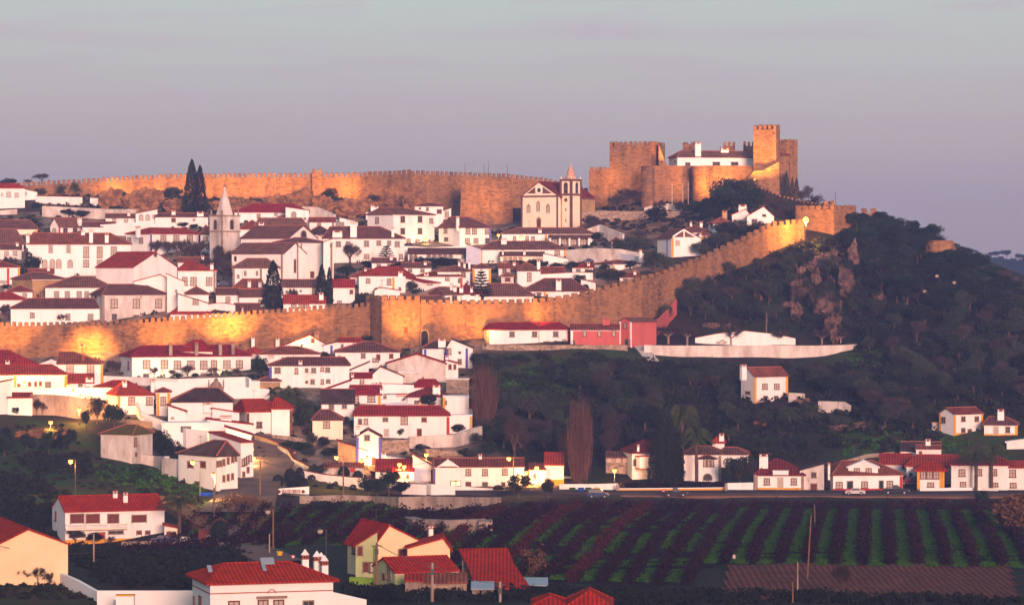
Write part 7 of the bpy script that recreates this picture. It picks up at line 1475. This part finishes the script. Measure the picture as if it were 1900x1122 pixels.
lamp('glaring orange lamp in the villa hedge', 1140,872,905,45); lamp('glaring floodlamp in front of the bastion', 1495,408,440,330,Y=826,col=(1,.45,.08),group='lit street lamps')
GL = [o for o in bpy.data.objects if o.get('label') == 'glaring floodlamp in front of the bastion'][0]; mb = MB(); mb.lathe(0, 0, [(.15, -.75), (.6, -.45), (.8, 0), (.6, .45), (.15, .75)], 14); q = mb.build('glare_ball', 'glareglow', GL); q.location = (0, 0, 32 * 826 / F)  # added glowing ball, imitates the glare around the lamp
lamp('lit lamp on the tall four-windowed house', 789,443,453,12,col=(1,.7,.3)); lamp('lit lamp at the manor west door', 301,690,704,14,wall=True,col=(1,.75,.4)); lamp('lit lamp at the manor east windows', 407,689,704,14,wall=True,col=(1,.75,.4)); lamp('lit lamp before the low churchyard house', 967,441,452,14,col=(1,.7,.25)); lamp('lit lamp before the glowing yellow-white house', 873,455,462,30,col=(1,.72,.25))
lamp('lit lamp low at the left of the yellow house row', 925,436,447,10,col=(1,.65,.2))
for x, yt, yb, ln in ((1738,512,556,1),(1715,540,560,0),(1770,524,556,0)): lamp('unlit twin-arm lamp post in the wood', x, yt, yb, 0, arm=5, on=False, group='unlit lamp posts in the wood')
lamp('unlit lamp post beside the vineyard road', 497,949,1008,0,arm=9,on=False,group='unlit lamp posts by the vineyard'); lamp('unlit lamp post above the sheds', 594,985,1045,0,arm=11,on=False,group='unlit lamp posts by the vineyard')
for x, y, yb in ((1748,892,908),(1776,897,910),(1801,897,910),(1817,896,910),(1823,895,910)): lamp('unlit garden lantern behind the low front wall', x, y, yb, 0, on=False, group='garden lanterns behind the front wall')
# ------------------------------------------------------------------ poles and masts
pole('dark pole in the lane before the town sign', 483,854,925,w=.16,group='dark poles along the square'); pole('dark pole on the lawn below the round bushes', 637,862,922,w=.16,group='dark poles along the square'); pole('dark pole before the restaurant end wall', 804,852,918,w=.16,group='dark poles along the square')
pole('brown pole on the white terrace', 1422,580,640,w=.16,m='wood'); pole('utility pole with crossarm before the red sheds', 802,1043,1122,w=.2,cross=True,m='concrete'); pole('utility pole before the huge red roof', 928,1078,1122,w=.17,cross=True,m='concrete'); pole('pole beside the green balcony', 699,1006,1085,w=.16,cross=True,m='wood',Y=428)
pole('wooden pole beside the dry reeds', 507,945,1020,w=.13); pole('slim grey pole beside the dry reeds', 500,990,1030,w=.1,m='concrete'); pole('pole at the reeds edge by the corner lamp', 397,905,972,w=.16,m='wood'); pole('leaning white post in the dark scrub', 174,990,1055,w=.12,m='concrete')
pole('leaning bleached pole in the vineyard', 1497,955,1076,w=.11,lean=8); pole('short bleached pole in the vineyard', 1513,935,990,w=.11,lean=-2); pole('grey post at the ploughed field edge', 1480,1042,1102,w=.1,m='concrete'); pole('leaning post at the lower field edge', 1471,1078,1120,w=.1,m='wood')
for x, yt, yb in ((1297,538,556),(1322,520,545)): pole('bleached pole against the climbing wall trees', x, yt, yb, group='bleached poles by the climbing wall', lean=6)
for x, yt, yb, Y in ((863,303,319,975),(898,303,320,980),(906,300,320,980),(941,302,322,985),(1550,356,392,870)): pole('thin mast against the sky behind the ramparts', x, yt, yb + 10, w=.07, m='metal', Y=Y, group='thin masts behind the ramparts', name='mast', cat='mast')
for x, yt, yb in ((1247,340,376),(1267,340,376),(1277,338,372)): pole('white flagpole before the castle curtain wall', x, yt, yb, w=.08, m='framew', Y=918, group='flagpoles before the castle', name='flagpole', cat='flagpole')
pole('slim pole on the dark rock under the wall bend', 765,340,396,w=.07,m='concrete')
def cable(a, b, sag, label):
    (ax_, ay_, aY), (bx_, by_, bY) = a, b; A, B = P(ax_, ay_, aY), P(bx_, by_, bY); root_ = empty('overhead_cable', A); tag(root_, label, 'cable'); mb = MB(); pr = None
    for i in range(15):
        t = i / 14; p = A.lerp(B, t) - A; p.z -= sag * 4 * t * (1 - t)
        if pr is not None: mb.tube(pr, p, .045, n=4)
        pr = p
    mb.build('wire', 'metal', root_)
cable((483,855,gY(483,925)), (637,863,gY(637,922)), 1.2, 'thin cable between the lane pole and the lawn pole'); cable((637,863,gY(637,922)), (804,853,gY(804,918)), 1.2, 'thin cable between the lawn pole and the restaurant pole'); cable((802,1046,gY(802,1122)), (928,1081,gY(928,1122)), .6, 'thin cable between the two concrete utility poles'); cable((699,1008,428), (802,1046,gY(802,1122)), .5, 'thin cable from the balcony pole to the concrete pole'); cable((-20,1008,418), (174,1024,gY(174,1055)), .6, 'thin cable crossing before the yellow barn')
# ------------------------------------------------------------------ signs
def text_mesh(s, size, m, parent, loc, depth=.03):
    cu = bpy.data.curves.new('lettering', 'FONT'); cu.body = s; cu.size = size; cu.extrude = depth; cu.offset = .03; cu.align_x = 'CENTER'; cu.align_y = 'CENTER'
    t = bpy.data.objects.new('lettering', cu); COL.objects.link(t); dg = bpy.context.evaluated_depsgraph_get(); me = bpy.data.meshes.new_from_object(t.evaluated_get(dg)); bpy.data.objects.remove(t); me.materials.clear(); me.materials.append(MAT[m])
    o = link('lettering', me, parent); o.location = loc; o.rotation_euler = (R(90), 0, 0); return o
Y = gY(542, 918) - 1; s = Y / F; sg_ = empty('town_sign', P(542, 919, Y), -math.atan((542 - CX) / F) + R(-4)); tag(sg_, 'long white wall sign reading VILA DE OBIDOS', 'sign')
mb = MB(); mb.prism([(-31.5 * s, -1), (31.5 * s, -1), (31.5 * s, 17 * s), (-31.5 * s, 12.5 * s)], 0, .4); mb.build('sign_wall', 'clean', sg_); tm = text_mesh('VILA DE OBIDOS', .95, 'letters', sg_, (-.2, -.05, 7.6 * s)); tm.scale = (.50, 1, 1)
for x in (-24.5, 20.5): mb = MB(); mb.lathe(x * s, -.02, [(.02, 4 * s), (.32, 6 * s), (.38, 8 * s), (.2, 10 * s), (.02, 11 * s)], 10); q = mb.build('emblem', 'letters', sg_); q.scale = (1, .2, 1)
Y = gY(459, 917); s = Y / F; ps = empty('road_sign', P(459, 926, Y), 0); tag(ps, 'square blue pedestrian sign beside the lane', 'sign'); mb = MB(); mb.cyl(0, .06, -1, 8 * s, .05); mb.build('post', 'metal', ps); mb = MB(); mb.box(-3.2 * s, 3.2 * s, -.03, .03, 6 * s, 14 * s); b_ = mb.build('plate', 'signblue', ps); mb = MB(); mb.add([(-1.6 * s, -.04, 8 * s), (1.6 * s, -.04, 8 * s), (0, -.04, 12.4 * s)], [(0, 1, 2)]); mb.build('symbol', 'clean', b_)
bb = lowwall('long blue hoarding at the foot of the corner house', [(372,913,919),(398,913,919)],'signblue',th=.1,name='hoarding',cat='hoarding')
Y = gY(544, 1040); s = Y / F; ys = empty('road_sign', P(544, 1046, Y), 0); tag(ys, 'red and white triangular give-way sign by the lower road', 'sign'); mb = MB(); mb.cyl(0, .06, -1, 9 * s, .04); mb.build('post', 'metal', ys); mb = MB(); mb.add([(-4.6 * s, -.02, 17 * s), (4.6 * s, -.02, 17 * s), (0, -.02, 8 * s), (-4.6 * s, .02, 17 * s), (4.6 * s, .02, 17 * s), (0, .02, 8 * s)], [(0, 1, 2), (5, 4, 3), (0, 2, 5, 3), (2, 1, 4, 5), (1, 0, 3, 4)]); b_ = mb.build('plate', 'signred', ys); mb = MB(); mb.add([(-2.8 * s, -.04, 15.8 * s), (2.8 * s, -.04, 15.8 * s), (0, -.04, 10.4 * s)], [(0, 1, 2)]); mb.build('plate_centre', 'clean', b_)
Y = gY(519, 1035); s = Y / F; yb_ = empty('litter_bin', P(519, 1034, Y), 0); tag(yb_, 'yellow litter bin on a post by the lower road', 'bin'); mb = MB(); mb.cyl(0, 0, 3 * s, 12 * s, .35, .5, 10); mb.build('bucket', 'binyellow', yb_); mb = MB(); mb.cyl(0, .4, -1, 14 * s, .05); mb.build('post', 'metal', yb_)
Y = gY(1231, 916) - 1; s = Y / F; rs_ = empty('road_sign', P(1231.5, 918, Y), 0); tag(rs_, 'red rectangular sign board behind the pickup', 'sign'); mb = MB(); mb.cyl(0, .06, -.5, 6 * s, .04); mb.build('post', 'metal', rs_); mb = MB(); mb.box(-3.5 * s, 3.5 * s, -.03, .03, 5 * s, 10.5 * s); b_ = mb.build('plate', 'signred', rs_); mb = MB(); mb.box(-2.2 * s, 2.2 * s, -.04, -.03, 7.2 * s, 8.4 * s); mb.build('stripe', 'clean', b_)
def wbin(px, yb, w_, h_, m, label):
    Y = gY(px, yb) - 1.2; s = Y / F; a = w_ * s / 2; h = h_ * s; r = empty('waste_bin', P(px, yb, Y), -math.atan((px - CX) / F)); tag(r, label, 'bin', 'waste bins by the white wall'); mb = MB(); mb.add([(-a * .85, -.5, .12), (a * .85, -.5, .12), (a * .85, .5, .12), (-a * .85, .5, .12), (-a, -.6, h * .86), (a, -.6, h * .86), (a, .6, h * .86), (-a, .6, h * .86)], [(3, 2, 1, 0), (4, 5, 6, 7), (0, 1, 5, 4), (1, 2, 6, 5), (2, 3, 7, 6), (3, 0, 4, 7)]); mb.build('body', m, r)
    mb = MB(); mb.prism([(-a * 1.06, h * .86), (a * 1.06, h * .86), (a * .9, h), (-a * .9, h)], -.66, .66); mb.build('lid', m, r)
    for sx in (-1, 1): mb = MB(); mb.cyl(sx * a * .7, -.4, 0, .14, .09, n=8); mb.build('wheel', 'tyre', r)
wbin(1062,915,11.5,11,'bingreen','green bin farthest from the blue van'); wbin(1078,915,11.5,11,'binblue','blue bin between the two green bins'); wbin(1091.5,915,11.5,11,'bingreen','green bin half behind the blue van'); wbin(1107,915,12,11,'binyellow','yellow bin behind the blue van roof')
# ------------------------------------------------------------------ vehicles
car('dark blue people carrier passing the bins', 1110,925,40,'van','carblue',Y=605,flip=False,name='parked_van'); car('dark pickup with silver trim driving past the villa', 1254,921.5,44,'pickup','carblack',Y=612,name='pickup_truck'); car('silver saloon on the road before the red-based house', 1587,920.5,37,'sedan','carsilver',Y=616); car('white hatchback parked at the red-based house', 1608,911,36,'hatch','carwhite',Y=633)
car('dark blue pickup on the road beside the red van', 1663,919,48,'pickup','cargreen',Y=618,name='pickup_truck'); car('dark red delivery van parked at the porch house', 1689,910,38,'van','carred',Y=634,flip=True,name='parked_van'); car('black car parked before the maroon cottage', 1465,911,30,'hatch','carblack',Y=632)
car('blue car parked beside the balcony house porch', 303,1007,46,'sedan','carblue',Y=538); car('dark blue car parked below the bell tower', 414,532,27,'sedan','carblue'); car('blue-grey car parked by the round green tree', 1092,489,20,'sedan','carblue'); car('silver car half hidden by the poplar', 1050,900,18,'sedan','carsilver',Y=640)
car('silver car parked on the plane tree terrace', 1340,642,20,'sedan','carsilver'); car('white car at the back of the restaurant lane', 991,906,14,'hatch','carwhite'); car('dark car parked before the restaurant wall', 822,893,22,'sedan','carblack'); car('small dark car at the terrace end by restaurant door', 885,903,16,'sedan','carblack'); car('white car behind the flower cottage roof', 1880,902,30,'sedan','carwhite')
# ------------------------------------------------------------------ people
def person(label, px, yb, h_px, top='clothpale', Y=None, stride=.25):
    Y = Y or gY(px, yb); p = P(px, yb, Y); p.z = max(p.z, terr1(p.x, p.y) + .02); H = h_px * Y / F; k = H / 1.75
    J = [((0, 0, .95), .15), ((0, 0, 1.2), .15), ((0, 0, 1.42), .17), ((0, 0, 1.52), .07), ((0, 0, 1.64), .10), ((0, 0, 1.75), .08),
         ((.2, 0, 1.40), .06), ((.26, .05, 1.12), .045), ((.24, -.05, .86), .035), ((-.2, 0, 1.40), .06), ((-.26, -.05, 1.12), .045), ((-.24, .08, .86), .035),
         ((.1, 0, .9), .09), ((.1 + stride * .4, -.05, .5), .07), ((.1 + stride, .1, .08), .05), ((.1 + stride, -.1, .03), .05), ((-.1, 0, .9), .09), ((-.1 - stride * .2, -.02, .5), .07), ((-.1 - stride, .12, .08), .05), ((-.1 - stride, -.1, .03), .05)]
    E = [(0, 1), (1, 2), (2, 3), (3, 4), (4, 5), (2, 6), (6, 7), (7, 8), (2, 9), (9, 10), (10, 11), (0, 12), (12, 13), (13, 14), (14, 15), (0, 16), (16, 17), (17, 18), (18, 19)]
    me = bpy.data.meshes.new('person'); me.from_pydata([j[0] for j in J], E, []); o = bpy.data.objects.new('person', me); COL.objects.link(o); o.modifiers.new('s', 'SKIN'); sv = me.skin_vertices[0].data
    for i, j in enumerate(J): sv[i].radius = (j[1], j[1] * .8)
    sv[0].use_root = True; o.modifiers.new('u', 'SUBSURF').levels = 1; dg = bpy.context.evaluated_depsgraph_get(); dg.update(); m2 = bpy.data.meshes.new_from_object(o.evaluated_get(dg)); bpy.data.objects.remove(o)
    m2.materials.clear(); [m2.materials.append(MAT[q]) for q in ('skin', top, 'clothdark')]
    for f in m2.polygons: z = f.center.z; f.material_index = 0 if z > 1.5 or (abs(f.center.x) > .19 and z < .95 and z > .8) else (1 if z > .95 else 2); f.use_smooth = True
    o = link('person', m2); o.location = p; o.scale = (k, k, k); tag(o, label, 'person'); mb = MB(); mb.lathe(0, .01, [(.08, 1.66), (.105, 1.72), (.08, 1.80), (.02, 1.83)], 8); h = mb.build('hair', 'clothdark', o)
person('person in a pale top and dark trousers walking between vine rows', 1362,1047,20); person('person in dark clothes standing by the road before grey house', 1529,917,15,'clothdark',Y=628,stride=.08)
# ------------------------------------------------------------------ evening haze
hm = bpy.data.materials.new('haze'); hm.use_nodes = True; hn = hm.node_tree.nodes
for n in list(hn):
    if n.type != 'OUTPUT_MATERIAL': hn.remove(n)
pv = hn.new('ShaderNodeVolumePrincipled'); pv.inputs['Color'].default_value = (.30, .42, .95, 1); pv.inputs['Density'].default_value = .00021; pv.inputs['Anisotropy'].default_value = 0.0
hm.node_tree.links.new(pv.outputs[0], [n for n in hn if n.type == 'OUTPUT_MATERIAL'][0].inputs['Volume']); MAT['haze'] = hm
mb = MB(); mb.box(-1400, 1400, -650, 3000, -62, 75); hz = mb.build('haze', 'haze'); tag(hz, kind='stuff')
